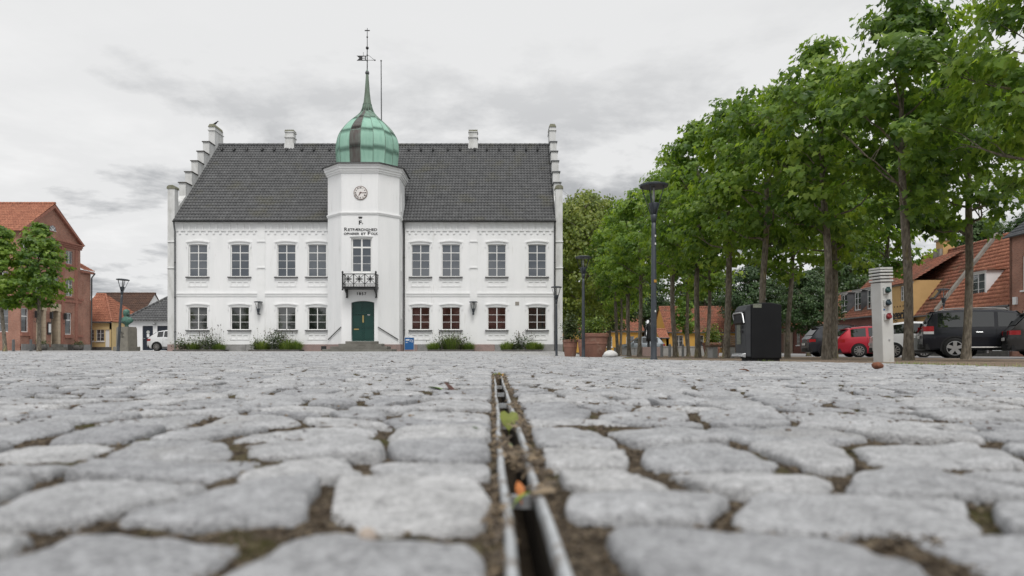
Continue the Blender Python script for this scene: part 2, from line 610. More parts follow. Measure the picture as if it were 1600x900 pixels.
M['parapet'] = mat('cement_coping', (0.30, 0.28, 0.25), (0.20, 0.185, 0.165), 2.5, 0.95, coord='Position')
M['kerb_dark'] = mat('dark_kerb', (0.085, 0.08, 0.075), (0.13, 0.125, 0.115), 6, 0.9, 0.2, 60, coord='Position')
M['terracotta'] = mat('terracotta', (0.30, 0.155, 0.115), (0.24, 0.125, 0.095), 3, 0.85, 0.08, 40, c3=(0.38, 0.27, 0.21), s3=2.5, lo3=0.56, hi3=0.75)
M['soil_dark'] = mat('potting_soil', (0.04, 0.03, 0.02), (0.06, 0.045, 0.03), 20, 1.0)
M['bin_black'] = mat('bin_black', (0.0065, 0.007, 0.0085), (0.009, 0.0095, 0.011), 3, 0.5, spec=0.22)
M['bin_grey'] = mat('bin_grey', (0.035, 0.038, 0.043), (0.045, 0.048, 0.052), 4, 0.5, spec=0.3)
M['bin_label'] = mat('bin_label', (0.20, 0.21, 0.17), (0.12, 0.13, 0.10), 20, 0.6)
M['pillar'] = mat('pale_cabinet', (0.58, 0.59, 0.58), (0.50, 0.50, 0.48), 1.6, 0.5, coord='Object', c3=(0.33, 0.30, 0.25), s3=3.0, lo3=0.6, hi3=0.8)
M['pillar_gap'] = mat('louvre_shadow_gap', (0.10, 0.10, 0.10), None, rough=0.7)
M['plug_grey'] = mat('socket_body', (0.50, 0.51, 0.50), None, rough=0.5)
M['plug_green'] = mat('socket_green', (0.02, 0.055, 0.05), None, rough=0.4)
M['plug_blue'] = mat('socket_blue', (0.02, 0.038, 0.05), None, rough=0.4)
M['plug_red'] = mat('socket_red', (0.20, 0.018, 0.022), None, rough=0.4)
M['wood'] = mat('weathered_wood', (0.17, 0.12, 0.085), (0.10, 0.07, 0.05), 3, 0.85, 0.15, 30, stretch=(1, 8, 8))
M['concrete'] = mat('concrete', (0.36, 0.36, 0.35), (0.29, 0.29, 0.28), 2.5, 0.9, 0.1, 40, coord='Position')
M['bollard'] = mat('bollard_grey', (0.27, 0.275, 0.28), (0.21, 0.215, 0.22), 3, 0.6)
M['sign_blue'] = mat('sign_blue', (0.02, 0.10, 0.27), (0.025, 0.11, 0.29), 2, 0.4)
M['sign_white'] = mat('sign_white', (0.78, 0.79, 0.80), None, rough=0.4)
M['white_plastic'] = mat('white_sack', (0.75, 0.75, 0.74), (0.60, 0.60, 0.60), 6, 0.6, 0.3, 18)
M['crow'] = mat('black_feathers', (0.02, 0.02, 0.022), None, rough=0.5)
M['clod'] = mat('red_brown_stone', (0.22, 0.085, 0.045), (0.13, 0.055, 0.035), 22, 0.7, 0.3, 60)
M['bark'] = mat('bark', (0.12, 0.102, 0.078), (0.215, 0.19, 0.155), 9, 0.95, 0.9, 28, stretch=(1, 1, 0.35), c3=(0.25, 0.215, 0.075), s3=2.6, lo3=0.55, hi3=0.70, fine=(24, 0.4), rnd=0.12)
M['leaf_maple'] = leaf_mat('maple_leaf', (0.050, 0.110, 0.026), (0.175, 0.285, 0.054), (0.34, 0.45, 0.092), 0.52)
M['leaf_broad'] = leaf_mat('park_leaf', (0.085, 0.13, 0.03), (0.185, 0.245, 0.05), (0.31, 0.34, 0.08), 0.45)
M['leaf_dark'] = leaf_mat('dark_leaf', (0.022, 0.052, 0.016), (0.045, 0.092, 0.024), (0.085, 0.14, 0.035), 0.3)
M['plant'] = leaf_mat('bedding_green', (0.06, 0.10, 0.025), (0.14, 0.22, 0.05), (0.30, 0.38, 0.09), 0.3)
M['plant_dull'] = leaf_mat('bedding_grey_green', (0.035, 0.06, 0.025), (0.075, 0.11, 0.045), (0.15, 0.18, 0.09), 0.25)
M['stalk'] = leaf_mat('dry_flower_stalk', (0.05, 0.03, 0.035), (0.12, 0.10, 0.075), (0.30, 0.27, 0.20), 0.2)
M['tyre'] = mat('rubber', (0.012, 0.012, 0.012), None, rough=0.75)
M['rim'] = mat('alloy', (0.50, 0.51, 0.52), None, rough=0.3, metal=0.8)
M['rim_dull'] = mat('dusty_alloy', (0.30, 0.29, 0.28), None, rough=0.45, metal=0.5)
M['trim_black'] = mat('black_plastic', (0.016, 0.016, 0.017), None, rough=0.6)
M['tail_red'] = mat('tail_lamp', (0.34, 0.012, 0.016), None, rough=0.15, spec=0.6)
M['tail_clear'] = mat('clear_lamp', (0.60, 0.60, 0.60), None, rough=0.15, spec=0.6)
M['chrome'] = mat('chrome', (0.7, 0.7, 0.7), None, rough=0.12, metal=1.0)
M['plate'] = mat('number_plate', (0.7, 0.7, 0.7), None, rough=0.4)
# ================================================================ the square
def vnoise(x, y, seed=0):
    x = np.asarray(x, float); y = np.asarray(y, float)
    xi = np.floor(x).astype(np.int64); yi = np.floor(y).astype(np.int64)
    fx = x - xi; fy = y - yi
    fx = fx * fx * (3 - 2 * fx); fy = fy * fy * (3 - 2 * fy)

    def h(a, b):
        n = (a * 374761393 + b * 668265263 + seed * 144665) & 0x7fffffff
        n = ((n ^ (n >> 13)) * 1274126177) & 0x7fffffff
        return ((n ^ (n >> 16)) & 0xffff) / 65535.0
    return (h(xi, yi) * (1 - fx) + h(xi + 1, yi) * fx) * (1 - fy) + (h(xi, yi + 1) * (1 - fx) + h(xi + 1, yi + 1) * fx) * fy


def fbm(x, y, seed=0, o=4):
    s = 0; a = 0.5; t = 0
    for k in range(o):
        s = s + a * vnoise(x * 2 ** k, y * 2 ** k, seed + k * 17); t += a; a *= 0.5
    return s / t - 0.5


GXY = [(-5, 7.5), (0, 6.6), (7.5, 5.8), (10.4, 5.9), (14, 5.15), (17, 3.75), (19.4, 3.8), (24, 4.0), (30, 5.2), (40, 7.5), (60, 9)]


def gravel_x(y):
    return np.interp(y, [a for a, b in GXY], [b for a, b in GXY])


def drain_x(y):
    return 0.032 - 0.0195 * y


DRAIN_END = 4.15
FARY = 31.0


def granite(name, rnd_attr=True):
    m, t, b = new_mat(name)
    ge = N(t, 'ShaderNodeNewGeometry')
    pos = ge.outputs['Position']
    at = N(t, 'ShaderNodeAttribute', attribute_name='tone')
    n1 = N(t, 'ShaderNodeTexNoise', i_Scale=9.0, i_Detail=6.0, i_Roughness=0.65)
    n2 = N(t, 'ShaderNodeTexNoise', i_Scale=240.0, i_Detail=3.0, i_Roughness=0.7)
    n3 = N(t, 'ShaderNodeTexNoise', i_Scale=55.0, i_Detail=5.0, i_Roughness=0.7)
    n4 = N(t, 'ShaderNodeTexNoise', i_Scale=2.6, i_Detail=4.0)
    for n in (n1, n2, n3, n4):
        L(t, pos, n.inputs['Vector'])
    base = ramp(t, at.outputs['Fac'], [(0.0, (0.31, 0.316, 0.33)), (0.3, (0.37, 0.376, 0.388)), (0.7, (0.415, 0.419, 0.428)), (0.95, (0.465, 0.466, 0.468)), (1.0, (0.42, 0.40, 0.385))])
    c = mix(t, 1.0, base, ramp(t, n1.outputs[0], [(0.3, 0.74), (0.7, 1.2)]), 'MULTIPLY')
    c = mix(t, 1.0, c, ramp(t, n2.outputs[0], [(0.32, 0.62), (0.5, 1.0), (0.68, 1.32)]), 'MULTIPLY')
    c = mix(t, 1.0, c, ramp(t, n3.outputs[0], [(0.3, 0.60), (0.5, 1.0), (0.75, 1.2)]), 'MULTIPLY')
    c = mix(t, ramp(t, n4.outputs[0], [(0.60, 0.0), (0.78, 0.45)]), c, (0.23, 0.21, 0.17))
    L(t, c, b.inputs['Base Color'])
    b.inputs['Roughness'].default_value = 0.75
    b.inputs['Specular IOR Level'].default_value = 0.4
    add = math_node(t, 'ADD', math_node(t, 'MULTIPLY', n3.outputs[0], 1.0), math_node(t, 'MULTIPLY', n2.outputs[0], 0.35))
    bp = N(t, 'ShaderNodeBump', i_Strength=0.9, i_Distance=0.008)
    L(t, add, bp.inputs['Height'])
    L(t, bp.outputs[0], b.inputs['Normal'])
    return m


M['granite'] = granite('granite_sett')


def soil_mat():
    m, t, b = new_mat('joint_soil')
    ge = N(t, 'ShaderNodeNewGeometry')
    pos = ge.outputs['Position']
    n1 = N(t, 'ShaderNodeTexNoise', i_Scale=85.0, i_Detail=5.0, i_Roughness=0.8)
    n2 = N(t, 'ShaderNodeTexNoise', i_Scale=7.0, i_Detail=5.0, i_Roughness=0.65)
    n3 = N(t, 'ShaderNodeTexNoise', i_Scale=3.1, i_Detail=4.0, i_Roughness=0.6)
    for n in (n1, n2, n3):
        L(t, pos, n.inputs['Vector'])
    c = ramp(t, n1.outputs[0], [(0.36, (0.012, 0.010, 0.008)), (0.5, (0.065, 0.05, 0.036)), (0.64, (0.22, 0.18, 0.13))])
    c = mix(t, ramp(t, n2.outputs[0], [(0.52, 0.0), (0.64, 0.75)]), c, (0.062, 0.062, 0.018))
    c = mix(t, ramp(t, n3.outputs[0], [(0.5, 0.0), (0.7, 0.6)]), c, (0.12, 0.10, 0.075))
    L(t, c, b.inputs['Base Color'])
    b.inputs['Roughness'].default_value = 1.0
    b.inputs['Specular IOR Level'].default_value = 0.1
    bp = N(t, 'ShaderNodeBump', i_Strength=0.9, i_Distance=0.006)
    L(t, n1.outputs[0], bp.inputs['Height'])
    L(t, bp.outputs[0], b.inputs['Normal'])
    return m


M['soil'] = soil_mat()


def far_sett_mat():
    m, t, b = new_mat('far_setts')
    ge = N(t, 'ShaderNodeNewGeometry')
    v = N(t, 'ShaderNodeTexVoronoi', i_Scale=5.5)
    v.feature = 'DISTANCE_TO_EDGE'
    v2 = N(t, 'ShaderNodeTexVoronoi', i_Scale=5.5)
    n = N(t, 'ShaderNodeTexNoise', i_Scale=0.5, i_Detail=6.0)
    for k in (v, v2, n):
        L(t, ge.outputs['Position'], k.inputs['Vector'])
    sp = N(t, 'ShaderNodeSeparateColor')
    L(t, v2.outputs['Color'], sp.inputs[0])
    st = ramp(t, sp.outputs[0], [(0, (0.32, 0.322, 0.327)), (1, (0.48, 0.48, 0.48))])
    c = mix(t, ramp(t, v.outputs['Distance'], [(0.0, 1.0), (0.055, 0.0)]), st, (0.15, 0.125, 0.095))
    c = mix(t, 1.0, c, ramp(t, n.outputs[0], [(0.3, 0.85), (0.7, 1.1)]), 'MULTIPLY')
    L(t, c, b.inputs['Base Color'])
    b.inputs['Roughness'].default_value = 0.85
    return m


M['far_setts'] = far_sett_mat()
M['asphalt'] = mat('worn_asphalt', (0.21, 0.21, 0.215), (0.27, 0.265, 0.26), 0.8, 0.95, 0.2, 60, coord='Position', fine=(40, 0.2))
M['gravel'] = mat('brown_gravel', (0.17, 0.125, 0.09), (0.24, 0.185, 0.14), 1.3, 1.0, 0.8, 45, coord='Position', fine=(38, 0.55), c3=(0.13, 0.12, 0.06), s3=0.9, lo3=0.6, hi3=0.75)
M['chip'] = leaf_mat('joint_chips', (0.035, 0.025, 0.016), (0.11, 0.08, 0.05), (0.27, 0.205, 0.13), 0.0)
M['litter'] = leaf_mat('leaf_litter', (0.025, 0.016, 0.012), (0.09, 0.045, 0.03), (0.22, 0.15, 0.08), 0.1)


def grid_sheet(name, xs, ys, dz, m, noise_amp=0.0, parent=None, xlo=None, nscale=3.0):
    X, Y = np.meshgrid(xs, ys)
    if xlo is not None:                      # columns run from a curved left border
        s = (X - X[0, 0]) / (X[0, -1] - X[0, 0])
        lo = xlo(Y)
        X = lo + s * (X[0, -1] - lo)
    Z = ground_np(X, Y) + dz
    if noise_amp:
        Z = Z + fbm(X * nscale, Y * nscale, 5) * 2 * noise_amp
    V = np.stack([X, Y, Z], -1).reshape(-1, 3)
    ny, nx = X.shape
    i = np.arange(ny * nx).reshape(ny, nx)
    F = np.stack([i[:-1, :-1], i[:-1, 1:], i[1:, 1:], i[1:, :-1]], -1).reshape(-1, 4)
    return fast_mesh(name, V, F, m, parent, smooth=True)


gx_ = np.concatenate([[-900, -400, -200, -120], np.linspace(-80, 80, 81), [120, 200, 400, 900]])
gy_ = np.concatenate([[-300, -120, -60, -30], np.linspace(-10, 60, 71), [75, 100, 150, 250, 450, 1200]])
kind(grid_sheet('ground', gx_, gy_, -0.16, M['asphalt']), 'structure')
road = kind(grid_sheet('road', np.linspace(9.6, 31, 40), np.linspace(2, 100, 99), -0.012, M['asphalt']), 'structure')
kind(grid_sheet('street_on_the_left', np.linspace(-75, -21.6, 60), np.linspace(46.3, 78, 40), -0.010, M['asphalt']), 'structure')
kind(grid_sheet('gravel_walk', np.linspace(0, 15.5, 120), np.concatenate([np.linspace(1.5, 30, 200), np.linspace(30.5, 52, 50)]), -0.008, M['gravel'], 0.012, xlo=lambda y: gravel_x(y) - 0.05), 'structure')

# ---- bed of the paving: soil that shows in the joints
ny, nx = 430, 420
ys = np.concatenate([np.linspace(-0.6, 0.24, 20), np.geomspace(0.25, FARY, ny)])
s = np.linspace(-1, 1, nx)
s = np.sign(s) * np.abs(s) ** 1.45
Yg, S = np.meshgrid(ys, s, indexing='ij')
W = 0.86 * np.maximum(Yg, 0) + 1.0
Xg = drain_x(np.clip(Yg, -1, DRAIN_END)) + S * W
Xg = np.minimum(Xg, gravel_x(Yg) + 0.05)
Zg = ground_np(Xg, Yg) - 0.0100 + fbm(Xg * 6, Yg * 6, 3, 3) * 0.020 + fbm(Xg * 60, Yg * 60, 9, 3) * 0.011
u_ = np.abs(Xg - drain_x(Yg))
Zg = np.where((u_ < 0.017) & (Yg < DRAIN_END), ground_np(Xg, Yg) - 0.12, Zg)
Vg = np.stack([Xg, Yg, Zg], -1).reshape(-1, 3)
i = np.arange(Vg.shape[0]).reshape(Yg.shape)
Fg = np.stack([i[:-1, :-1], i[:-1, 1:], i[1:, 1:], i[1:, :-1]], -1).reshape(-1, 4)
square = kind(fast_mesh('cobbled_square', Vg, Fg, M['soil'], None, smooth=True), 'structure')

far = grid_sheet('far_cobblestones', np.linspace(-70, 0, 90), np.linspace(FARY - 0.3, 46.5, 40), -0.002, M['far_setts'], 0.008, parent=square)
# its right border follows the gravel
co = np.empty(len(far.data.vertices) * 3, np.float32); far.data.vertices.foreach_get('co', co); co = co.reshape(-1, 3)
sx = (co[:, 0] + 70) / 70
co[:, 0] = -70 + sx * (gravel_x(co[:, 1]) + 70)
co[:, 2] = ground_np(co[:, 0], co[:, 1]) - 0.002 + fbm(co[:, 0] * 3, co[:, 1] * 3, 5) * 0.016
far.data.vertices.foreach_set('co', co.ravel())
kind(far, 'stuff')

# ---- the setts
def lay_setts():
    quads = []
    rng = random.Random(21)
    for side in (-1, 1):
        v = -0.15
        k = 0
        while v < FARY:
            near = v < 9
            d = rng.uniform(0.15, 0.225) if near else rng.uniform(0.17, 0.24)
            if v >= DRAIN_END + 0.1:
                seam = 0.12 * noise.noise(Vector((v * 2.3, 4.4, 0)))
            umax = 0.85 * max(v, 0) + 0.75
            lim = umax if side < 0 else min(umax, float(gravel_x(v)) + 0.06 - 0.03)
            u = (0.031 if side < 0 else 0.036) if v < DRAIN_END + 0.1 else side * seam
            first = True
            wob = lambda uu, kk: (0.085 * (noise.noise(Vector((uu * 1.6 * side, kk * 3.7 + side * 50, 1.5)))) + 0.02 * noise.noise(Vector((uu * 7, kk * 5.1, side * 9))))
            while u < lim:
                w = rng.uniform(0.135, 0.25)
                sl0 = 0 if first else sl1
                sl1 = rng.uniform(-0.042, 0.042)
                gp = rng.choice([0.009, 0.012, 0.015, 0.019, 0.026, 0.038])
                gq = rng.choice([0.010, 0.013, 0.017, 0.023, 0.032])
                u0, u1 = u, u + w
                g0 = 0.004 if first else gp / 2
                q = [(side * (u0 - sl0 + g0), v + wob(u0, k) + gq / 2), (side * (u1 - sl1 - gp / 2), v + wob(u1, k) + gq / 2),
                     (side * (u1 + sl1 - gp / 2), v + d + wob(u1, k + 1) - gq / 2), (side * (u0 + sl0 + g0), v + d + wob(u0, k + 1) - gq / 2)]
                if side < 0:
                    q = [q[1], q[0], q[3], q[2]]
                quads.append(q)
                u = u1
                first = False
            v += d
            k += 1
    return np.array(quads)


Q = lay_setts()
Q[:, :, 0] += drain_x(np.clip(Q[:, :, 1], -1, DRAIN_END))
nQ = len(Q)
cen = Q.mean(1)
toneQ = RNG.random(nQ) * 0.88
inview = (np.abs(cen[:, 0]) < 0.78 * cen[:, 1] + 0.06) & (cen[:, 1] > 0.36)
order = np.argsort(np.where(inview, cen[:, 1], 1e9))
near_idx = order[:300]
is_near = np.zeros(nQ, bool); is_near[near_idx] = True


def setts_mesh(idx, Nn, rings, rough=0.0):
    """rings: list of (rho, z) from the middle outwards; returns V, F (triangles), tone"""
    n = len(idx)
    q = Q[idx]
    t = np.linspace(0, 2 * np.pi, Nn, endpoint=False) + np.pi / Nn
    p = RNG.uniform(4.2, 10.0, (n, 1))
    c, sn = np.cos(t)[None], np.sin(t)[None]
    rad = (np.abs(c) ** p + np.abs(sn) ** p) ** (-1 / p)
    wob = 1 + sum(RNG.uniform(-a_, a_, (n, 1)) * np.sin(k * t[None] + RNG.uniform(0, 6.28, (n, 1))) for k, a_ in ((2, 0.03), (3, 0.035), (5, 0.025), (8, 0.018), (11, 0.014), (15, 0.010)))
    rad = rad * np.minimum(wob, 1.05)
    ax, ay = rad * c, rad * sn
    top = RNG.normal(0, 0.0022, (n, 1))
    tx, ty = RNG.normal(0, 0.0028, (n, 1)), RNG.normal(0, 0.0028, (n, 1))
    crown = RNG.uniform(0.000, 0.004, (n, 1))
    shr = np.where(RNG.random((n, 1)) < 0.22, RNG.uniform(0.84, 0.95, (n, 1)), 1.0)
    rad = rad * shr
    ax, ay = rad * c, rad * sn
    Vs = []
    for rho, z in rings:
        a, b = (ax * rho, ay * rho) if rho > 0 else (np.zeros((n, 1)), np.zeros((n, 1)))
        wA, wB, wC, wD = (1 - a) * (1 - b) / 4, (1 + a) * (1 - b) / 4, (1 + a) * (1 + b) / 4, (1 - a) * (1 + b) / 4
        xy = wA[..., None] * q[:, None, 0] + wB[..., None] * q[:, None, 1] + wC[..., None] * q[:, None, 2] + wD[..., None] * q[:, None, 3]
        zz = ground_np(xy[..., 0], xy[..., 1]) + top + tx * a + ty * b + crown * (1 - min(rho, 1) ** 2) + z
        if rough:
            fade = 1.0 if rho < 0.99 else 0.5
            zz = zz + (fbm(xy[..., 0] * 22, xy[..., 1] * 22, 31, 3) * 0.009 + fbm(xy[..., 0] * 75, xy[..., 1] * 75, 33, 3) * 0.007) * fade * rough
        Vs.append(np.concatenate([xy, zz[..., None]], -1))
    V = np.concatenate(Vs, 1)
    per = V.shape[1]
    F = []
    for k in range(Nn):
        F.append((0, 1 + k, 1 + (k + 1) % Nn))
    for r in range(len(rings) - 2):
        a0, b0 = 1 + r * Nn, 1 + (r + 1) * Nn
        for k in range(Nn):
            k2 = (k + 1) % Nn
            F += [(a0 + k, b0 + k, b0 + k2), (a0 + k, b0 + k2, a0 + k2)]
    return V, np.array(F), per


R_NEAR = [(0, 0), (0.2, 0), (0.4, 0), (0.58, 0), (0.76, 0.0), (0.88, -0.0006), (0.94, -0.0020), (0.97, -0.0048), (0.988, -0.0100), (0.997, -0.020), (1.0, -0.055)]
R_MID = [(0, 0), (0.5, 0), (0.86, -0.0006), (0.95, -0.0030), (0.985, -0.010), (0.997, -0.035)]
R_FAR = [(0, 0), (0.78, -0.0008), (0.95, -0.006), (1.01, -0.03)]
Vn, Fn, per = setts_mesh(near_idx, 34, R_NEAR, 1.0)
for j, qi in enumerate(near_idx):
    c = np.array([cen[qi][0], cen[qi][1], 0.0])
    o = fast_mesh('cobblestone', Vn[j] - c, Fn, M['granite'], square, smooth=True, tone=np.full(per, toneQ[qi]))
    o.location = c
rest = np.where(~is_near)[0]
parts_V, parts_F, parts_T, base = [], [], [], 0
for lo, hi, Nn, rg, ro in ((-9, 5, 20, R_MID, 1.0), (5, 13, 14, R_MID, 0.8), (13, 99, 10, R_FAR, 0.0)):
    idx = rest[(cen[rest, 1] >= lo) & (cen[rest, 1] < hi)]
    if not len(idx):
        continue
    V, F, per = setts_mesh(idx, Nn, rg, ro)
    parts_V.append(V.reshape(-1, 3))
    parts_F.append((F[None] + (np.arange(len(idx)) * per)[:, None, None]).reshape(-1, 3) + base)
    parts_T.append(np.repeat(toneQ[idx], per))
    base += len(idx) * per
kind(fast_mesh('cobblestones', np.concatenate(parts_V), np.concatenate(parts_F), M['granite'], square, smooth=True, tone=np.concatenate(parts_T)), 'stuff')


# ---- chips, straw and moss in the joints, flakes of leaf on the stones
def scatter(name, n, ylo, yhi, size, zoff, m, parent, flat=0.5, seed=1, on_top=False, power=1.0):
    rg = np.random.default_rng(seed)
    y = ylo * (yhi / ylo) ** (rg.random(n) ** power)
    x = (rg.random(n) * 2 - 1) * (0.8 * y + 0.1)
    ok = (x < gravel_x(y)) & ((np.abs(x - drain_x(y)) > 0.024) | (y > DRAIN_END))
    x, y = x[ok], y[ok]
    n = len(x)
    sz = size * rg.uniform(0.4, 1.4, n) * (0.7 + 0.12 * y)
    z = ground_np(x, y) + zoff + (0 if on_top else fbm(x * 6, y * 6, 3, 3) * 0.020)
    T = rg.normal(0, 1, (n, 4, 3))
    T /= np.linalg.norm(T, axis=2, keepdims=True)
    T[:, :, 2] *= flat
    el = rg.uniform(0.5, 1.6, (n, 1))
    an = rg.uniform(0, 6.28, (n, 1))
    tx = T[:, :, 0] * el
    T[:, :, 0], T[:, :, 1] = tx * np.cos(an) - T[:, :, 1] * np.sin(an), tx * np.sin(an) + T[:, :, 1] * np.cos(an)
    V = (np.stack([x, y, z], -1)[:, None] + T * sz[:, None, None]).reshape(-1, 3)
    F = (np.array([(0, 1, 2), (0, 2, 3), (0, 3, 1), (1, 3, 2)])[None] + (np.arange(n) * 4)[:, None, None]).reshape(-1, 3)
    return kind(fast_mesh(name, V, F, m, parent, tone=np.repeat(rg.random(n), 4)), 'stuff')


scatter('joint_chips', 34000, 0.38, 12, 0.0046, -0.0075, M['chip'], square, 0.55, 3)
scatter('leaf_flakes', 5200, 1.2, 26, 0.0095, 0.004, M['litter'], square, 0.25, 8, True, 0.75)

# moss cushions and tufts of grass that lift out of the joints
rg = random.Random(5)
mb = MB(); tn = []
for k in range(420):
    y = 0.5 * (14 / 0.5) ** rg.random()
    x = rg.uniform(-0.78, 0.78) * y
    if x > gravel_x(y) or (abs(x - drain_x(y)) < 0.03 and y < DRAIN_END):
        continue
    r = rg.uniform(0.007, 0.016)
    n0 = len(mb.v)
    mb.lathe([(r, -0.006), (r * 0.85, 0.0), (r * 0.5, r * 0.25), (r * 0.1, r * 0.32)], (x, y, G(x, y) - 0.019), 7, sx=rg.uniform(0.7, 1.6))
    tn += [rg.random()] * (len(mb.v) - n0)
M['moss'] = leaf_mat('moss', (0.06, 0.065, 0.014), (0.10, 0.095, 0.022), (0.15, 0.13, 0.035), 0.0)
mb.build('moss_cushions', M['moss'], square, True, 'stuff', tn)

# ---- slot drain
dr = thing('slot_drain', 'narrow steel slot drain running away through the cobblestones', 'drain', (drain_x(0.5), 0.5, 0))
for sd in (-1, 1):
    mb = MB()
    pts = []
    yy = np.concatenate([np.linspace(-0.5, 1.5, 26), np.linspace(1.6, DRAIN_END, 20)])
    rings = []
    for y in yy:
        c = drain_x(y) + sd * 0.0195 + 0.0012 * math.sin(y * 5.1 + sd) + 0.0008 * math.sin(y * 13)
        z = G(c, y) - 0.002 + 0.0015 * math.sin(y * 3.3 + sd * 2)
        w = 0.0048
        rings.append([(c - w, y, z - 0.016), (c + w, y, z - 0.016), (c + w, y, z - 0.003), (c + w - 0.0022, y, z), (c - w + 0.0022, y, z), (c - w, y, z - 0.003)])
    mb.loft(rings)
    smooth_by_angle(mb.build('steel_edge', M['steel'], dr), 50)
mb = MB()
rings = [[(drain_x(y) - 0.0145, y, -0.105), (drain_x(y) + 0.0145, y, -0.105), (drain_x(y) + 0.0145, y, -0.10), (drain_x(y) - 0.0145, y, -0.10)] for y in (-0.5, DRAIN_END)]
mb.loft(rings).build('channel_floor', M['soil_dark'], dr)
for sd in (-1, 1):
    MB().loft([[(drain_x(y) + sd * 0.0175 - 0.0028, y, -0.10), (drain_x(y) + sd * 0.0175 + 0.0028, y, -0.10), (drain_x(y) + sd * 0.0175 + 0.0028, y, -0.017), (drain_x(y) + sd * 0.0175 - 0.0028, y, -0.017)] for y in np.linspace(-0.5, DRAIN_END, 8)]).build('channel_wall', M['soil_dark'], dr)
for y in (0.78, 1.55, 2.1, 2.6, 3.1):
    c = drain_x(y)
    MB().box(c - 0.0145, c + 0.0145, y - 0.004, y + 0.004, -0.035, -0.020).build('cross_bar', M['steel'], dr)
rg = random.Random(4)
mb = MB(); tn = []
for k in range(900):
    y = rg.uniform(0.4, DRAIN_END)
    sd = rg.choice((-1, 1))
    off = rg.uniform(0.025, 0.043) if sd > 0 else rg.uniform(0.025, 0.032)
    if noise.noise(Vector((y * 2.5, sd * 3, 0))) < -0.12:
        continue
    c = Vector((drain_x(y) + sd * off, y, -0.008 + rg.uniform(-0.004, 0.005)))
    a = rg.uniform(0, 6.28); ln = rg.uniform(0.003, 0.012); w = rg.uniform(0.001, 0.003)
    d = Vector((math.cos(a), math.sin(a), rg.uniform(-0.3, 0.6)))
    s_ = Vector((-math.sin(a), math.cos(a), 0)) * w
    n0 = len(mb.v)
    mb.add([c - d * ln - s_, c + d * ln - s_ * 0.3, c + d * ln + s_ * 0.3, c - d * ln + s_, c + Vector((0, 0, w * 1.5))], [(0, 1, 4), (1, 2, 4), (2, 3, 4), (3, 0, 4), (3, 2, 1, 0)])
    tn += [rg.random()] * (len(mb.v) - n0)
for (yc, sp, nh, du, su) in ((0.95, 0.045, 110, 0.016, 0.010), (1.08, 0.05, 100, -0.016, 0.008), (0.74, 0.025, 50, 0.022, 0.006), (1.40, 0.05, 70, 0.024, 0.008), (1.80, 0.08, 80, 0.026, 0.008), (3.9, 0.12, 160, 0.0, 0.016), (0.62, 0.03, 40, -0.027, 0.005)):
    for k in range(nh):
        y = rg.gauss(yc, sp); u = rg.gauss(du, su)
        c = Vector((drain_x(y) + u, y, -0.006 + rg.uniform(-0.012, 0.008)))
        a = rg.uniform(0, 6.28); ln = rg.uniform(0.003, 0.013); w = rg.uniform(0.001, 0.0035)
        d = Vector((math.cos(a), math.sin(a), rg.uniform(-0.4, 0.6)))
        s_ = Vector((-math.sin(a), math.cos(a), 0)) * w
        n0 = len(mb.v)
        mb.add([c - d * ln - s_, c + d * ln - s_ * 0.3, c + d * ln + s_ * 0.3, c - d * ln + s_, c + Vector((0, 0, w * 1.5))], [(0, 1, 4), (1, 2, 4), (2, 3, 4), (3, 0, 4), (3, 2, 1, 0)])
        tn += [rg.random()] * (len(mb.v) - n0)
mb.build('trapped_debris', M['chip'], dr, False, 'stuff', tn)


# ---- fallen leaves and small finds
def leaf_shape(style):
    if style == 'oval':
        return [(0, -1), (0.35, -0.75), (0.55, -0.3), (0.5, 0.2), (0.3, 0.65), (0, 1), (-0.3, 0.65), (-0.5, 0.2), (-0.55, -0.3), (-0.35, -0.75)]
    if style == 'heart':
        return [(0, -1), (0.55, -0.5), (0.85, 0.1), (0.75, 0.65), (0.35, 0.85), (0, 0.6), (-0.35, 0.85), (-0.75, 0.65), (-0.85, 0.1), (-0.55, -0.5)]
    return [(0, -1), (0.12, -0.4), (0.16, 0), (0.1, 0.5), (0, 1), (-0.1, 0.5), (-0.16, 0), (-0.12, -0.4)]


def fallen_leaf(px, py, Y, size, col, style, pitch, roll, yaw, label, lift=0.0):
    p = P(px, py, Y)
    m = mat('leaf_' + style, col, tuple(c * 0.7 for c in col), 60, 0.6, spec=0.3)
    sh = leaf_shape(style)
    rot = Matrix.Rotation(yaw, 3, 'Z') @ Matrix.Rotation(pitch, 3, 'X') @ Matrix.Rotation(roll, 3, 'Y')
    top, bot = [], []
    for x, y in sh:
        v = Vector((x * size, y * size, size * 0.22 * abs(x) - size * 0.12 * y * y))
        top.append(rot @ v); bot.append(rot @ (v - Vector((0, 0, 0.0006))))
    c = Vector((0, 0, 0))
    k = len(sh)
    mb = MB()
    mb.add([c] + top, [(0, 1 + i, 1 + (i + 1) % k) for i in range(k)])
    mb.add([c - rot @ Vector((0, 0, 0.0006))] + bot, [(0, 1 + (i + 1) % k, 1 + i) for i in range(k)])
    st = rot @ Vector((0, -size, -size * 0.12))
    mb.tube([st, st * 1.5 + Vector((0, 0, -0.002))], 0.0007, 5)
    o = mb.build('fallen_leaf', m, None, True)
    o.location = p
    tag(o, label, 'leaf')
    return o


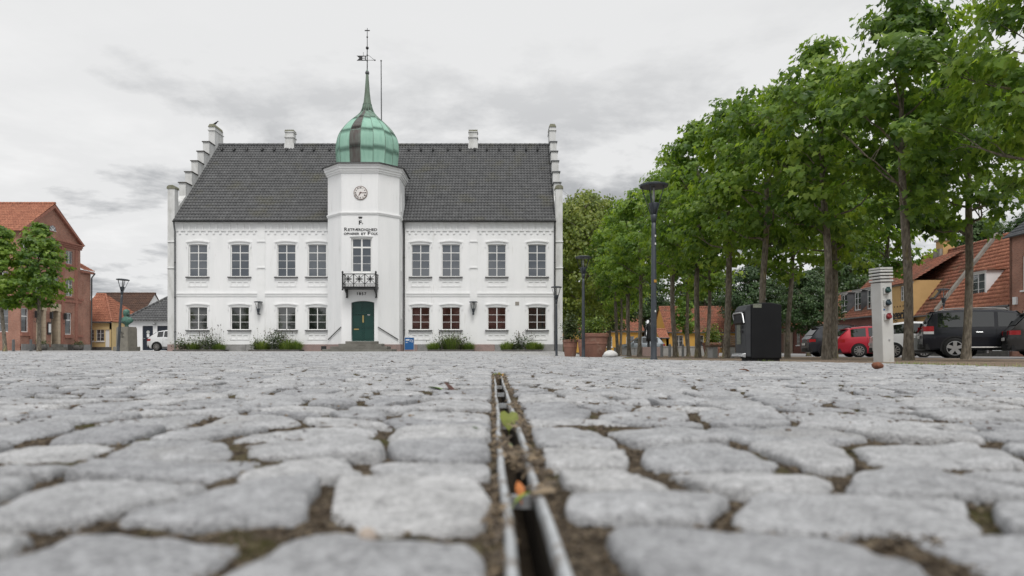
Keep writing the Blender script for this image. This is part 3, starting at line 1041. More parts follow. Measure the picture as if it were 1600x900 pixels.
fallen_leaf(795, 656, 1.42, 0.024, (0.19, 0.22, 0.045), 'heart', R(62), R(8), R(5), 'heart-shaped olive green leaf standing up in the drain slot')
fallen_leaf(751, 674, 1.24, 0.018, (0.20, 0.36, 0.08), 'oval', R(35), R(20), R(70), 'small bright green leaf on the stone left of the drain')
fallen_leaf(792, 690, 1.12, 0.026, (0.13, 0.22, 0.10), 'blade', R(20), R(10), R(35), 'narrow grass-green leaf blade lying across the left steel edge')
fallen_leaf(812, 764, 0.76, 0.010, (0.55, 0.19, 0.055), 'oval', R(60), R(0), R(20), 'orange dry leaf stuck in the drain slot')
fallen_leaf(818, 775, 0.71, 0.013, (0.26, 0.34, 0.05), 'oval', R(25), R(-15), R(-60), 'yellow-green leaf under the orange leaf in the drain')
fallen_leaf(683, 607, 2.55, 0.040, (0.16, 0.26, 0.06), 'oval', R(14), R(5), R(75), 'green leaf lying in a joint left of the drain end')
fallen_leaf(702, 605, 2.50, 0.035, (0.10, 0.045, 0.035), 'oval', R(40), R(12), R(50), 'dark brown curled leaf beside the green leaf')
fallen_leaf(1163, 578, 5.3, 0.045, (0.50, 0.20, 0.08), 'oval', R(12), R(10), R(80), 'orange leaf lying on the cobbles before the black bin')

# weed with orange tips at the end of the slot
w = thing('weed_tuft', 'small weed with orange tips at the far end of the drain', 'weed', (drain_x(3.95), 3.95, 0))
rg = random.Random(9)
mb = MB(); tn = []; mo = MB()
for k in range(60):
    a = rg.uniform(0, 6.28); ln = rg.uniform(0.012, 0.03); c = Vector((drain_x(3.95) + rg.gauss(0, 0.017), 3.95 + rg.gauss(0, 0.03), -0.008))
    d = Vector((math.cos(a) * 0.6, math.sin(a) * 0.6, rg.uniform(0.3, 0.8)))
    sd = Vector((-math.sin(a), math.cos(a), 0)) * 0.005
    mm = mb if k % 3 else mo
    n0 = len(mb.v)
    mm.add([c, c + d * ln * 0.6 + sd, c + d * ln, c + d * ln * 0.6 - sd], [(0, 1, 2, 3)])
    if mm is mb:
        tn += [rg.random()] * (len(mb.v) - n0)
M['orange_tip'] = mat('orange_leaf_tip', (0.50, 0.20, 0.03), (0.42, 0.28, 0.06), 60, 0.7)
mb.build('weed_leaves', M['plant'], w, False, 'stuff', tn)
mo.build('orange_tips', M['orange_tip'], w, False, 'stuff')

# pale acorn-sized pebble on the near stone, reddish stone near the pillar
def pebble(name, loc, r, m, label, cat, sq=(1, 1, 0.8), seed=0, amp=0.25):
    mb = MB()
    mb.ball((0, 0, 0), r, 14)
    vs = []
    for x, y, z in mb.v:
        n = 1 + amp * noise.noise(Vector((x / r * 0.9 + seed, y / r * 0.9, z / r * 0.9)))
        vs.append((x * n * sq[0], y * n * sq[1], z * n * sq[2]))
    mb.v = vs
    o = mb.build(name, m, None, True)
    o.location = loc
    tag(o, label, cat)
    return o


M['pebble'] = mat('pale_pebble', (0.40, 0.34, 0.29), (0.33, 0.28, 0.24), 120, 0.8)
pp = P(574, 838, 0.535); pp.z = 0.0015
pebble('pebble', pp, 0.0078, M['pebble'], 'small pale round pebble in the joint at the bottom of the view', 'pebble')
pp = P(1371, 573, 6.3)
pp.z = G(pp.x, pp.y) + 0.040
pebble('loose_stone', pp, 0.047, M['clod'], 'reddish brown rounded stone lying on cobbles before the service pillar', 'stone', (1, 1, 0.72), 3)

# grass along the border between cobbles and gravel
rg = random.Random(12)
mb = MB(); tn = []
for k in range(2600):
    y = rg.uniform(6.0, 22)
    x = float(gravel_x(y)) + rg.gauss(0.05, 0.12)
    if noise.noise(Vector((x * 1.5, y * 1.2, 2))) < 0.12 and not (y < 10.5 and rg.random() < 0.55):
        continue
    a = rg.uniform(0, 6.28); ln = rg.uniform(0.015, 0.06)
    c = Vector((x, y, G(x, y) - 0.01))
    d = Vector((math.cos(a) * 0.5, math.sin(a) * 0.5, 1)) * ln
    sd = Vector((-math.sin(a), math.cos(a), 0)) * 0.004
    mb.add([c - sd, c + sd, c + d], [(0, 1, 2)])
    tn += [rg.random()] * 3
go = mb.build('edge_grass', M['plant'], None, False, 'stuff', tn)
go['label'] = 'sparse green grass along the border of cobbles and gravel'
go['category'] = 'grass'
# ================================================================ building kit
XR = Vector((1, 0, 0))


def text_part(name, body, size, origin, right, m, parent, depth=0.012, bold=0.0, spacing=1.0, up=Vector((0, 0, 1)), align='CENTER', shear=0.0):
    cu = bpy.data.curves.new('lettering', 'FONT')
    cu.body = body
    cu.size = size
    cu.align_x = align
    cu.align_y = 'BOTTOM_BASELINE'
    cu.extrude = depth / 2
    cu.offset = bold
    cu.space_character = spacing
    cu.shear = shear
    cu.resolution_u = 3
    tmp = bpy.data.objects.new('tmp_text', cu)
    COL.objects.link(tmp)
    dg = bpy.context.evaluated_depsgraph_get()
    me = bpy.data.meshes.new_from_object(tmp.evaluated_get(dg))
    bpy.data.objects.remove(tmp)
    Rt = Vector(right).normalized()
    Nn = Rt.cross(up)
    off = OFF.get(parent.name, Vector((0, 0, 0)))
    mt = Matrix((Rt, up, Nn)).transposed()
    O = Vector(origin) - off
    co = np.empty(len(me.vertices) * 3, np.float32)
    me.vertices.foreach_get('co', co)
    co = co.reshape(-1, 3) @ np.array(mt.transposed(), np.float32) + np.array(O, np.float32)
    me.vertices.foreach_set('co', co.ravel())
    me.name = name
    me.materials.clear()
    me.materials.append(m)
    me.update()
    o = bpy.data.objects.new(name, me)
    COL.objects.link(o)
    o.parent = parent
    OFF[o.name] = off
    return o


def pantiles(mb, A, B, C, D, tw=0.21, rh=0.33, amp=0.028, seg=5, lip=0.035):
    """S-profile clay tiles on the quad A-B (eave, left to right) and D-C (ridge); rows overlap downwards"""
    A, B, C, D = (Vector(p) for p in (A, B, C, D))
    ex = (B - A).normalized()
    sl = ((D - A) - ex * (D - A).dot(ex))
    slen = sl.length
    us = sl.normalized()
    nr = ex.cross(us).normalized()
    if nr.z < 0:
        nr = -nr
    rows = max(2, round(slen / rh))
    dl = (D - A).dot(ex) / slen
    dr = (C - B).dot(ex) / slen
    W = (B - A).length
    for r in range(rows):
        s0, s1 = slen * r / rows, slen * (r + 1) / rows + 0.03
        s1 = min(s1, slen)
        x0, x1 = dl * s0, W + dr * s0
        if x1 - x0 < tw * 0.5:
            continue
        n = max(2, int((x1 - x0) / tw * seg))
        b = len(mb.v)
        jit = 0.004 * math.sin(r * 12.9)
        for k in range(n + 1):
            x = x0 + (x1 - x0) * k / n
            ph = (x / tw) % 1.0
            h = amp * (math.sin(2 * math.pi * ph) + 0.35 * math.sin(4 * math.pi * ph + 0.8))
            xt = min(max(x, dl * s1), W + dr * s1)
            lo = A + ex * x + us * (s0 + jit) + nr * (h + lip + 0.01)
            hi = A + ex * xt + us * s1 + nr * (h + 0.002)
            ed = A + ex * x + us * (s0 + jit) + nr * (h - 0.012)
            mb.v += [tuple(ed), tuple(lo), tuple(hi)]
        for k in range(n):
            i = b + 3 * k
            mb.f += [(i, i + 3, i + 4, i + 1), (i + 1, i + 4, i + 5, i + 2)]
    return mb


def ridge_caps(mb, A, B, r=0.11, step=0.34):
    A, B = Vector(A), Vector(B)
    d = (B - A)
    n = max(1, round(d.length / step))
    for k in range(n):
        p, q = A + d * (k / n), A + d * ((k + 1.06) / n)
        mb.tube([p, q], [r * 1.05, r * 0.9], 8)
    return mb


def window(parent, fr, x0, x1, z0, z1, cols=2, rows=(1, 1, 1), top=None, inset=0.09, fw=0.055, mw=0.022, mul=0.05, mframe=None, mglass=None, name='window', thick=0.05):
    """frame with panes: each pane a sub-part. rows: heights ratio bottom to top; top: index of the row above a thick transom"""
    mframe = mframe or M['white_paint']
    mglass = mglass or M['glass_house']
    mb = MB()
    n1 = -inset
    n0 = n1 - thick
    mb.fbox(fr, x0, x0 + fw, z0, z1, n0, n1)
    mb.fbox(fr, x1 - fw, x1, z0, z1, n0, n1)
    mb.fbox(fr, x0 + fw, x1 - fw, z0, z0 + fw, n0, n1)
    mb.fbox(fr, x0 + fw, x1 - fw, z1 - fw, z1, n0, n1)
    W = x1 - x0 - 2 * fw
    cw = (W - (cols - 1) * mul) / cols
    xs = [(x0 + fw + i * (cw + mul), x0 + fw + i * (cw + mul) + cw) for i in range(cols)]
    for i in range(cols - 1):
        mb.fbox(fr, xs[i][1], xs[i + 1][0], z0 + fw, z1 - fw, n0, n1 + 0.012)
    bars = [(mul if (top is not None and k == top) else mw) for k in range(1, len(rows))]
    H = z1 - z0 - 2 * fw - sum(bars)
    tot = sum(rows)
    z = z0 + fw
    zs = []
    for k, r in enumerate(rows):
        h = H * r / tot
        zs.append((z, z + h))
        z += h
        if k < len(rows) - 1:
            w_ = bars[k]
            for a, b in xs:
                mb.fbox(fr, a, b, z, z + w_, n0 + 0.005, n1 + (0.012 if w_ == mul else -0.008))
            z += w_
    wo = mb.build(name, mframe, parent)
    for a, b in xs:
        for c, d in zs:
            MB().fbox(fr, a + 0.0005, b - 0.0005, c + 0.0005, d - 0.0005, n0 + 0.012, n1 - 0.022).build('pane', mglass, wo)
    return wo


# ================================================================ town hall
FY = 42.7
hx = lambda px: (px - CX) * FY / F_PX
hz = lambda py: ZC + (CY - py) * FY / F_PX
hall = thing('town_hall', 'white two-storey town hall with stepped gables and green onion dome', 'building', (-8.9, FY, 0))
XL, XRR = -21.02, 3.17
EAVE, RIDGE, RY = 8.36, 15.08, 49.3
TX, TYC, TA, TF = -8.74, 42.45, 2.2, 1.09        # tower axis, apothem, half width of its front
TFY = TYC - TA
fr = frame((0, FY, 0), XR)
wins = [294.7, 360.0, 432.8, 480.9, 642.5, 690.0, 761.7, 824.7]
WW = 1.19
UPZ, LOZ = (hz(432.5), hz(381.3)), (hz(515.6), hz(479.3))
holes = []
for w0 in wins:
    a = hx(w0)
    holes += [(a, a + WW, *UPZ), (a, a + WW, *LOZ)]
PL = 0.42
mb = MB()
mb.wall(fr, XL, XRR, PL, EAVE, holes, 0.16)
BY = 2 * RY - FY
mb.build('wall', M['white_wall'], hall)
MB().add([(XL, BY, 0), (XRR, BY, 0), (XRR, BY, EAVE), (XL, BY, EAVE)], [(0, 3, 2, 1)]).build('rear_wall', M['white_wall'], hall)
# dark rooms behind
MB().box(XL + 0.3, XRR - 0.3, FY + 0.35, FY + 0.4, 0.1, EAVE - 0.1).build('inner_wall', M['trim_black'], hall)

# stepped gables
steps_y = [44.17, 45.02, 45.9, 46.8, 47.66, 48.58]
steps_z = [11.05, 11.98, 12.96, 13.88, 14.81, 16.2]
for gi, (gx0, gx1) in enumerate(((XL - 0.45, XL), (XRR, XRR + 0.45))):
    roofz = lambda y: EAVE + (y - FY) * (RIDGE - EAVE) / (RY - FY)
    pts = [(FY - 0.02, 0), (FY - 0.02, 10.32), (43.15, 10.32), (43.15, roofz(43.15) + 0.45), (44.17, roofz(44.17) + 0.35)]
    for k in range(6):
        pts.append((steps_y[k], steps_z[k]))
        pts.append(((steps_y[k + 1] if k < 5 else RY + (RY - steps_y[5])), steps_z[k]))
    half = pts[:-1]
    back = [(2 * RY - y, z) for y, z in reversed(pts[:-1])]
    full = half + back
    mb = MB()
    mb.prism([(gx0, y, z) for y, z in full], (gx1 - gx0, 0, 0))
    gw = mb.build('gable_wall', M['white_old'], hall)
    # rounded mossy cap of the corner pier
    mb = MB()
    c = (gx0 + gx1) / 2
    prof = [(-0.27, 0.0), (-0.27, 0.06), (-0.235, 0.16), (-0.12, 0.23), (0.12, 0.23), (0.235, 0.16), (0.27, 0.06), (0.27, 0.0)]
    mb.prism([(c + x, FY - 0.06, 10.321 + z) for x, z in prof], (0, 0.56, 0))
    mb.build('pier_cap', M['moss_cap'], gw)
    for k in range(5):
        mb = MB()
        mb.box(gx0 - 0.05, gx1 + 0.05, steps_y[k] - 0.07, steps_y[k + 1] - 0.002, steps_z[k] + 0.001, steps_z[k] + 0.06)
        mb.build('step_coping', M['zinc'] if gi else M['kerb_dark'], gw)
    mb = MB()
    mb.box(gx0 - 0.05, gx1 + 0.05, steps_y[5] - 0.06, 2 * RY - steps_y[5] + 0.06, 15.93, 15.98)
    mb.build('band', M['white_old'], gw)
    mb = MB()
    mb.prism([(gx0 - 0.04, steps_y[5] - 0.05, 16.201), (gx1 + 0.04, steps_y[5] - 0.05, 16.201), (gx1 - 0.06, steps_y[5] + 0.02, 16.42), (gx0 + 0.06, steps_y[5] + 0.02, 16.42)], (0, 1.4, 0))
    mb.build('top_cap', M['moss_cap'], gw)
    for zz in (hz(377.5), hz(418.5)):          # ledges on the pier
        MB().box(gx0 - 0.03, gx1 + (0.0 if gi == 0 else 0.03), FY - 0.075, FY - 0.0205, zz - 0.03, zz + 0.03).build('ledge', M['white_trim'], gw)

# roof
mb = MB()
pantiles(mb, (XL, FY - 0.22, EAVE - 0.10), (XRR, FY - 0.22, EAVE - 0.10), (XRR, RY, RIDGE), (XL, RY, RIDGE), 0.205, 0.335)
roof = mb.build('roof_tiles', M['tile_grey'], hall, True, 'stuff')
mb = MB()
ridge_caps(mb, (XL, RY, RIDGE + 0.02), (XRR, RY, RIDGE + 0.02), 0.13, 0.36)
mb.build('ridge_tiles', M['tile_grey'], roof, True, 'stuff')
MB().add([(XL, BY + 0.2, EAVE - 0.1), (XRR, BY + 0.2, EAVE - 0.1), (XRR, RY, RIDGE), (XL, RY, RIDGE)], [(0, 1, 2, 3)]).build('rear_roof', M['tile_grey'], hall)
for k in range(20):                           # small vent tiles below the ridge
    px = [347, 366, 386, 410, 429, 448, 472, 491, 515, 639, 658, 677, 700, 719, 742, 761, 780, 803, 822, 840][k]
    Y = RY - 0.62
    x = PX(px, Y)
    z = RIDGE - 0.62 * (RIDGE - EAVE) / (RY - FY)
    mb = MB()
    mb.tube([(x, Y - 0.14, z + 0.06), (x, Y - 0.13, z + 0.16), (x, Y + 0.15, z + 0.24)], [0.085, 0.085, 0.05], 8)
    mb.build('vent_tile', M['iron'], roof)
for px in (454, 739.5):
    x = PX(px, RY)
    mb = MB()
    w = 0.30
    mb.box(x - w, x + w, RY - 0.30, RY + 0.30, RIDGE - 0.5, 15.95)
    ch = mb.build('chimney', M['white_old'], roof)
    MB().box(x - w - 0.06, x + w + 0.06, RY - 0.36, RY + 0.36, 15.55, 15.63).build('chimney_band', M['white_old'], hall)
    MB().box(x - w - 0.05, x + w + 0.05, RY - 0.35, RY + 0.35, 15.951, 16.02).build('chimney_crown', M['white_old'], hall)
    MB().box(x - w - 0.02, x + w + 0.02, RY - 0.32, RY + 0.32, 16.021, 16.12).build('chimney_top', M['moss_cap'], hall)
    MB().prism([(x - w - 0.07, RY - 0.34, RIDGE - 0.42), (x + w + 0.07, RY - 0.34, RIDGE - 0.42), (x + w + 0.04, RY - 0.31, RIDGE + 0.06), (x - w - 0.04, RY - 0.31, RIDGE + 0.06)], (0, -0.02, 0)).build('chimney_flashing', M['white_old'], hall)
# gutter and downpipes
for a, b in ((XL - 0.02, TX - TA - 0.02), (TX + TA + 0.02, XRR + 0.02)):
    mb = MB()
    rg_ = []
    for x in (a, b):
        rg_.append([(x, FY - 0.25 + 0.075 * math.cos(t), EAVE - 0.13 + 0.075 * math.sin(t)) for t in np.linspace(math.pi, 2 * math.pi, 8)] + [(x, FY - 0.18, EAVE - 0.12), (x, FY - 0.32, EAVE - 0.12)])
    mb.loft(rg_)
    mb.build('gutter', M['iron'], hall)
for x, y0 in ((XL + 0.06, FY - 0.10), (XRR - 0.05, FY - 0.10)):
    mb = MB()
    mb.tube([(x, FY - 0.25, EAVE - 0.2), (x, FY - 0.24, EAVE - 0.35), (x, y0, EAVE - 0.75), (x, y0, 0.05)], 0.05, 8)
    dp = mb.build('downpipe', M['zinc'] if x < 0 else M['iron'], hall, True)
    for z in (1.2, 3.4, 5.6):
        mb = MB(); mb.lathe([(0.062, z), (0.062, z + 0.05)], (x, y0, 0), 8); mb.build('pipe_clip', M['iron'], dp)
x = TX + TA + 0.10
mb = MB()
mb.tube([(x, FY - 0.25, EAVE - 0.2), (x, FY - 0.24, EAVE - 0.4), (x, FY - 0.09, EAVE - 0.7), (x, FY - 0.09, 0.05)], 0.055, 8)
dp = mb.build('downpipe', M['iron'], hall, True)
for z in (1.3, 3.6, 5.9):
    mb = MB(); mb.lathe([(0.068, z), (0.068, z + 0.05)], (x, FY - 0.09, 0), 8); mb.build('pipe_clip', M['iron'], dp)

# facade relief: frieze, corbels, string course, pilaster strips
pil = [(402.5, 414.3), (734.3, 745.8)]
bays = [(XL + 0.12, hx(402.5)), (hx(414.3), TX - TA), (TX + TA + 0.25, hx(734.3)), (hx(745.8), XRR - 0.12)]
for a, b in pil:
    x0, x1 = hx(a), hx(b)
    MB().fbox(fr, x0, x1, PL, EAVE - 0.15, 0.002, 0.05).build('pilaster', M['white_trim'], hall)
    for zz in (hz(377.3), hz(418.3)):
        MB().fbox(fr, x0 - 0.03, x1 + 0.03, zz - 0.035, zz + 0.03, 0.051, 0.10).build('pilaster_ledge', M['white_trim'], hall)
z_top, z_bot = hz(348.5), hz(359.5)
for a, b in bays:
    MB().fbox(fr, a, b, z_top, EAVE - 0.14, 0.002, 0.075).build('cornice', M['white_trim'], hall)
    MB().fbox(fr, a, b, z_bot - 0.06, z_bot, 0.002, 0.06).build('frieze_ledge', M['white_trim'], hall)
    n = round((b - a) / 0.415)
    for k in range(n):                       # upper row of upright blocks, lower row of corbels
        c = a + (k + 0.5) * (b - a) / n
        w = (b - a) / n
        MB().fbox(fr, c + w * 0.30, c + w * 0.5, z_bot + 0.001, z_top - 0.001, 0.002, 0.055).build('frieze_block', M['white_trim'], hall)
        MB().fbox(fr, c - w * 0.16, c + w * 0.16, z_bot - 0.25, z_bot - 0.061, 0.002, 0.05).build('corbel', M['white_trim'], hall)
    zs = hz(459.5)
    MB().fbox(fr, a, b, zs - 0.11, zs + 0.0, 0.002, 0.035).build('string_course', M['white_trim'], hall)
    MB().fbox(fr, a, b, zs + 0.001, zs + 0.085, 0.002, 0.07).build('string_course', M['white_trim'], hall)
    MB().fbox(fr, a, b, zs - 0.16, zs - 0.135, 0.002, 0.03).build('string_course', M['white_trim'], hall)


def seg_arch(x0, x1, zc, rise, th, n=10):
    top = [(x0 + (x1 - x0) * k / n, zc + th + rise * (1 - (2 * k / n - 1) ** 2)) for k in range(n + 1)]
    bot = [(x0 + (x1 - x0) * k / n, zc + rise * (1 - (2 * k / n - 1) ** 2)) for k in range(n, -1, -1)]
    return bot[::-1] + top[::-1]


for i, w0 in enumerate(wins):
    a = hx(w0); b = a + WW
    for lev, (z0, z1) in enumerate((LOZ, UPZ)):
        if lev:
            window(hall, fr, a, b, z0, z1, 2, (1, 1, 1, 1), 3, mglass=M['glass_up'])
        else:
            window(hall, fr, a, b, z0, z1, 2, (1, 1, 1), None, mglass=M['glass_red'] if 4 <= i <= 6 else M['glass_low'])
        # hood mould with short drops, slightly arched
        mb = MB()
        mb.fprism(fr, seg_arch(a - 0.16, b + 0.16, z1 + 0.07, 0.09, 0.075), 0.002, 0.07)
        mb.fbox(fr, a - 0.16, a - 0.09, z1 - 0.22, z1 + 0.068, 0.002, 0.05)
        mb.fbox(fr, b + 0.09, b + 0.16, z1 - 0.22, z1 + 0.068, 0.002, 0.05)
        mb.build('hood_mould', M['white_trim'], hall)
        mb = MB()
        mb.fprism(fr, [(a + 0.001, z1 - 0.001), (a + 0.001, z1 - 0.06)] + [(a + WW * k / 8, z1 - 0.06 + 0.05 * (1 - (2 * k / 8 - 1) ** 2)) for k in range(1, 8)] + [(b - 0.001, z1 - 0.06), (b - 0.001, z1 - 0.001)], -0.085, -0.02)
        mb.build('window_head', M['white_trim'], hall)
        for ex in (a - 0.075, b + 0.015):
            MB().fbox(fr, ex, ex + 0.06, z0 + 0.002, z1 - 0.24, 0.002, 0.022).build('window_surround', M['white_trim'], hall)
        mb = MB()
        mb.fprism(fr, [(a - 0.15, z0 - 0.005), (a - 0.15, z0 - 0.07), (b + 0.15, z0 - 0.07), (b + 0.15, z0 - 0.005)], 0.002, 0.14)
        mb.build('window_sill', M['sill_slate'], hall)
        # apron below the sill
        t = z0 - 0.16
        MB().fbox(fr, a - 0.06, b + 0.06, t - 0.055, t, 0.002, 0.045).build('apron', M['white_trim'], hall)
        for k in range(3):
            c = a + WW * (k + 0.5) / 3
            MB().fbox(fr, c - 0.145, c + 0.145, t - 0.17, t - 0.12, 0.002, 0.04).build('apron_block', M['white_trim'], hall)
        for k in range(4):
            c = a + 0.02 + (WW - 0.04) * k / 3
            MB().fbox(fr, c - 0.045, c + 0.045, t - 0.42, t - 0.175, 0.002, 0.035).build('apron_block', M['white_trim'], hall)
        MB().fbox(fr, a - 0.03, b + 0.03, t - 0.47, t - 0.425, 0.002, 0.03).build('apron', M['white_trim'], hall)

# granite plinth laid in blocks
rg = random.Random(3)
x = XL - 0.44
while x < XRR + 0.44:
    w = rg.uniform(1.3, 2.4)
    x1 = min(x + w, XRR + 0.46)
    if x1 < TX - TA or x > TX + TA or True:
        MB().fbox(fr, x + 0.008, x1 - 0.008, -0.2, PL + rg.uniform(0.0, 0.02), -0.3, rg.uniform(0.085, 0.105)).build('plinth_stone', rg.choice([M['plinth_a'], M['plinth_a'], M['plinth_b']]), hall)
    x = x1
for px in (508, 724):
    MB().fbox(fr, hx(px) - 0.22, hx(px) + 0.22, 0.06, 0.32, 0.09, 0.112).build('cellar_grille', M['iron'], hall)
# small vent plate on the right
MB().fbox(fr, hx(805), hx(811), hz(477), hz(471.5), 0.002, 0.02).build('vent_plate', M['parapet'], hall)

# ---- tower
oct_ = [(-TF, -TA), (TF, -TA), (TA, -1.1), (TA, 1.1), (TF, TA), (-TF, TA), (-TA, 1.1), (-TA, -1.1)]
op = lambda s, z: [Vector((TX + x * s, TYC + y * s, z)) for x, y in oct_]
tz = lambda py: ZC + (CY - py) * TFY / F_PX
tx = lambda px: (px - CX) * TFY / F_PX
frt = frame((0, TFY, 0), XR)
DOOR = (tx(548) + 0.03, tx(584) + 0.03, tz(533), tz(469.5))
BDO = (tx(548.5), tx(581), tz(426), tz(371))
TOP = 10.72
mb = MB()
mb.wall(frt, TX - TF, TX + TF, 0.3, TOP, [DOOR, BDO], 0.22)
for k in range(1, 8):
    a, b = oct_[k], oct_[(k + 1) % 8]
    mb.poly([(TX + a[0], TYC + a[1], 0.3), (TX + b[0], TYC + b[1], 0.3), (TX + b[0], TYC + b[1], TOP), (TX + a[0], TYC + a[1], TOP)])
tower = mb.build('tower', M['white_wall'], hall)
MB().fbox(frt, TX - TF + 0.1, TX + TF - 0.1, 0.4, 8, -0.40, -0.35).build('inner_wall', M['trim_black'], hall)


def oct_ring(mb, s0, z0, s1, z1):
    a, b = op(s0, z0), op(s1, z1)
    mb.loft([a, b])
    return mb


oct_ring(MB(), 1.035, -0.2, 1.035, 0.42).build('tower_plinth', M['plinth_b'], tower)
for s_, z0, z1 in ((1.022, 8.20, 8.27), (1.035, 8.271, 8.33), (1.018, 8.331, 8.36), (1.03, 10.70, 10.80), (1.055, 10.801, 10.93), (1.085, 10.931, 11.08), (1.11, 11.081, 11.19)):
    oct_ring(MB(), s_, z0, s_, z1).build('cornice_course', M['white_trim'], tower)
oct_ring(MB(), 1.16, 11.191, 1.15, 11.25).build('roof_edge', M['iron'], tower)
oct_ring(MB(), 1.13, 11.251, 0.86, 11.36).build('roof_flashing', M['zinc'], tower)
# slits on the right-hand side faces
for (k, z0, z1) in ((2, 8.7, 9.9), (2, 5.0, 6.5), (2, 2.0, 3.0)):
    a, b = oct_[k], oct_[k + 1]
    f2 = frame((TX + a[0], TYC + a[1], 0), (b[0] - a[0], b[1] - a[1], 0))
    MB().fbox(f2, 0.62, 0.92, z0, z1, 0.002, 0.035).build('blind_slit', M['white_trim'], tower)

M['copper_spire'] = mat('dull_copper', (0.13, 0.16, 0.125), (0.17, 0.235, 0.185), 3.0, 0.7, coord='Position', stretch=(3, 3, 0.6))
# onion dome of copper sheets on a close shell
prof = [(1.86, 11.30), (1.84, 11.50), (1.87, 11.90), (1.92, 12.35), (1.93, 12.75), (1.90, 13.12), (1.80, 13.45), (1.62, 13.78), (1.40, 14.06), (1.16, 14.30), (0.92, 14.53), (0.66, 14.76), (0.46, 14.98), (0.335, 15.22), (0.255, 15.52), (0.185, 15.95), (0.135, 16.5), (0.095, 17.1), (0.055, 17.75)]
NS = 16


def gore_point(r, z, t, bulge=0.0):
    """octagon-like plan with softly rounded sides"""
    ang = (t % (math.pi / 4)) - math.pi / 8
    oc = math.cos(math.pi / 8) / math.cos(ang)
    k = 0.55 * oc / 0.955 + 0.45
    return Vector((TX + (r * k + bulge) * math.cos(t), TYC + (r * k + bulge) * math.sin(t), z))


mb = MB()
mb.loft([[gore_point(r, z, 2 * math.pi * k / 48) for k in range(48)] for r, z in prof])
dome = mb.build('dome', M['copper'], hall, True)
brk = [0.0, 0.16, 0.40, 0.62, 0.80, 1.0]
zs = [z for r, z in prof]
zdome = [11.30, 12.30, 13.50, 14.45, 15.1, 15.9, 17.7]
prr = lambda z: float(np.interp(z, zs, [r for r, z in prof]))
for k in range(NS):
    t0, t1 = 2 * math.pi * k / NS, 2 * math.pi * (k + 1) / NS
    mid = math.degrees((t0 + t1) / 2)
    front = abs(((mid - 258 + 180) % 360) - 180) < 6
    for j in range(4):
        z0 = zdome[j] + (0.11 if (k % 2 and j) else 0) ; z1 = zdome[j + 1] + (0.11 if (k % 2 and j + 1 < 5) else 0)
        if j == 0:
            z0 = 11.30
        outer, inner = [], []
        nz = 5
        mb = MB()
        ring = []
        for a in range(nz + 1):
            z = z0 + 0.006 + (z1 - z0 - 0.012) * a / nz
            row = []
            for b in range(4):
                t = t0 + 0.008 + (t1 - t0 - 0.016) * b / 3
                row.append(gore_point(prr(z), z, t, 0.012))
            ring.append(row)
        base = len(mb.v)
        for row in ring:
            mb.v += [tuple(p) for p in row]
        for a in range(nz):
            for b in range(3):
                i0 = base + a * 4 + b
                mb.f.append((i0, i0 + 1, i0 + 5, i0 + 4))
        # turned edges
        for row, o in ((ring[0], 0), (ring[-1], nz * 4)):
            b2 = len(mb.v)
            for b in range(4):
                z = row[b].z
                t = t0 + 0.008 + (t1 - t0 - 0.016) * b / 3
                mb.v.append(tuple(gore_point(prr(z), z, t, -0.002)))
            for b in range(3):
                mb.f.append((base + o + b, b2 + b, b2 + b + 1, base + o + b + 1))
        m_ = M['copper_dark'] if front else (M['copper_grey'] if (j == 3 or (j == 2 and RNG.random() < 0.25)) else M['copper'])
        sh = mb.build('copper_sheet', m_, dome, True)
        if front:
            sh['label'] = 'brown weathered copper sheet'
    pts = [gore_point(prr(z), z, t0, 0.016) for z in np.linspace(11.31, 15.6, 30)]
    MB().tube(pts, 0.017, 5).build('standing_seam', M['copper_grey'], dome, True)
MB().loft([[gore_point(prr(z) + 0.012, z, 2 * math.pi * k / 16) for k in range(16)] for z in (15.1, 15.5, 15.9, 16.4, 17.0, 17.72)]).build('spire', M['copper_spire'], dome, True)

# weather vane
vane = thing('weather_vane', 'iron weather vane with pennant and cross on top of the green dome', 'weather vane', (TX, TYC, 17.7))
vz = lambda py: ZC + (CY - py) * TYC / F_PX
vx = lambda px: (px - 571 + 573.8 - CX) * TYC / F_PX
MB().tube([(TX, TYC, 17.6), (TX, TYC, vz(44))], [0.035, 0.018], 8).build('rod', M['iron'], vane)
for py, r in ((114, 0.135), (75, 0.10), (58, 0.055), (128, 0.05), (86, 0.05), (95, 0.05)):
    MB().ball((TX, TYC, vz(py)), r, 12).build('ball', M['zinc'] if r > 0.11 else M['iron'], vane, True)
MB().box(TX - 0.16, TX + 0.16, TYC - 0.015, TYC + 0.015, vz(48.5), vz(47)).build('cross_bar', M['iron'], vane)
fv = frame((0, TYC, 0), XR)
a, b = vx(554.5), vx(570)
z0, z1 = vz(94.8), vz(87)
zm = (z0 + z1) / 2
mb = MB()
mb.fprism(fv, [(a, z0), (b, z0), (b, z0 + 0.05), (a + 0.25, z0 + 0.06), (a + 0.17, zm)], -0.01, 0.01)
mb.fprism(fv, [(a, z1), (a + 0.17, zm), (a + 0.25, z1 - 0.06), (b, z1 - 0.05), (b, z1)], -0.01, 0.01)
mb.fprism(fv, [(a + 0.17, zm), (a + 0.25, z0 + 0.06), (a + 0.36, z0 + 0.06), (a + 0.36, z1 - 0.06), (a + 0.25, z1 - 0.06)], -0.01, 0.01)
mb.fbox(fv, b - 0.10, b - 0.04, z0 + 0.05, z1 - 0.05, -0.01, 0.01)
mb.fbox(fv, a + 0.36, b - 0.10, zm - 0.02, zm + 0.02, -0.01, 0.01)
mb.build('pennant', M['iron'], vane)
MB().tube([(a + 0.42, TYC, z1), (a + 0.42, TYC, z1 + 0.22)], 0.012, 6).build('pennant_spike', M['iron'], vane)
mb = MB()
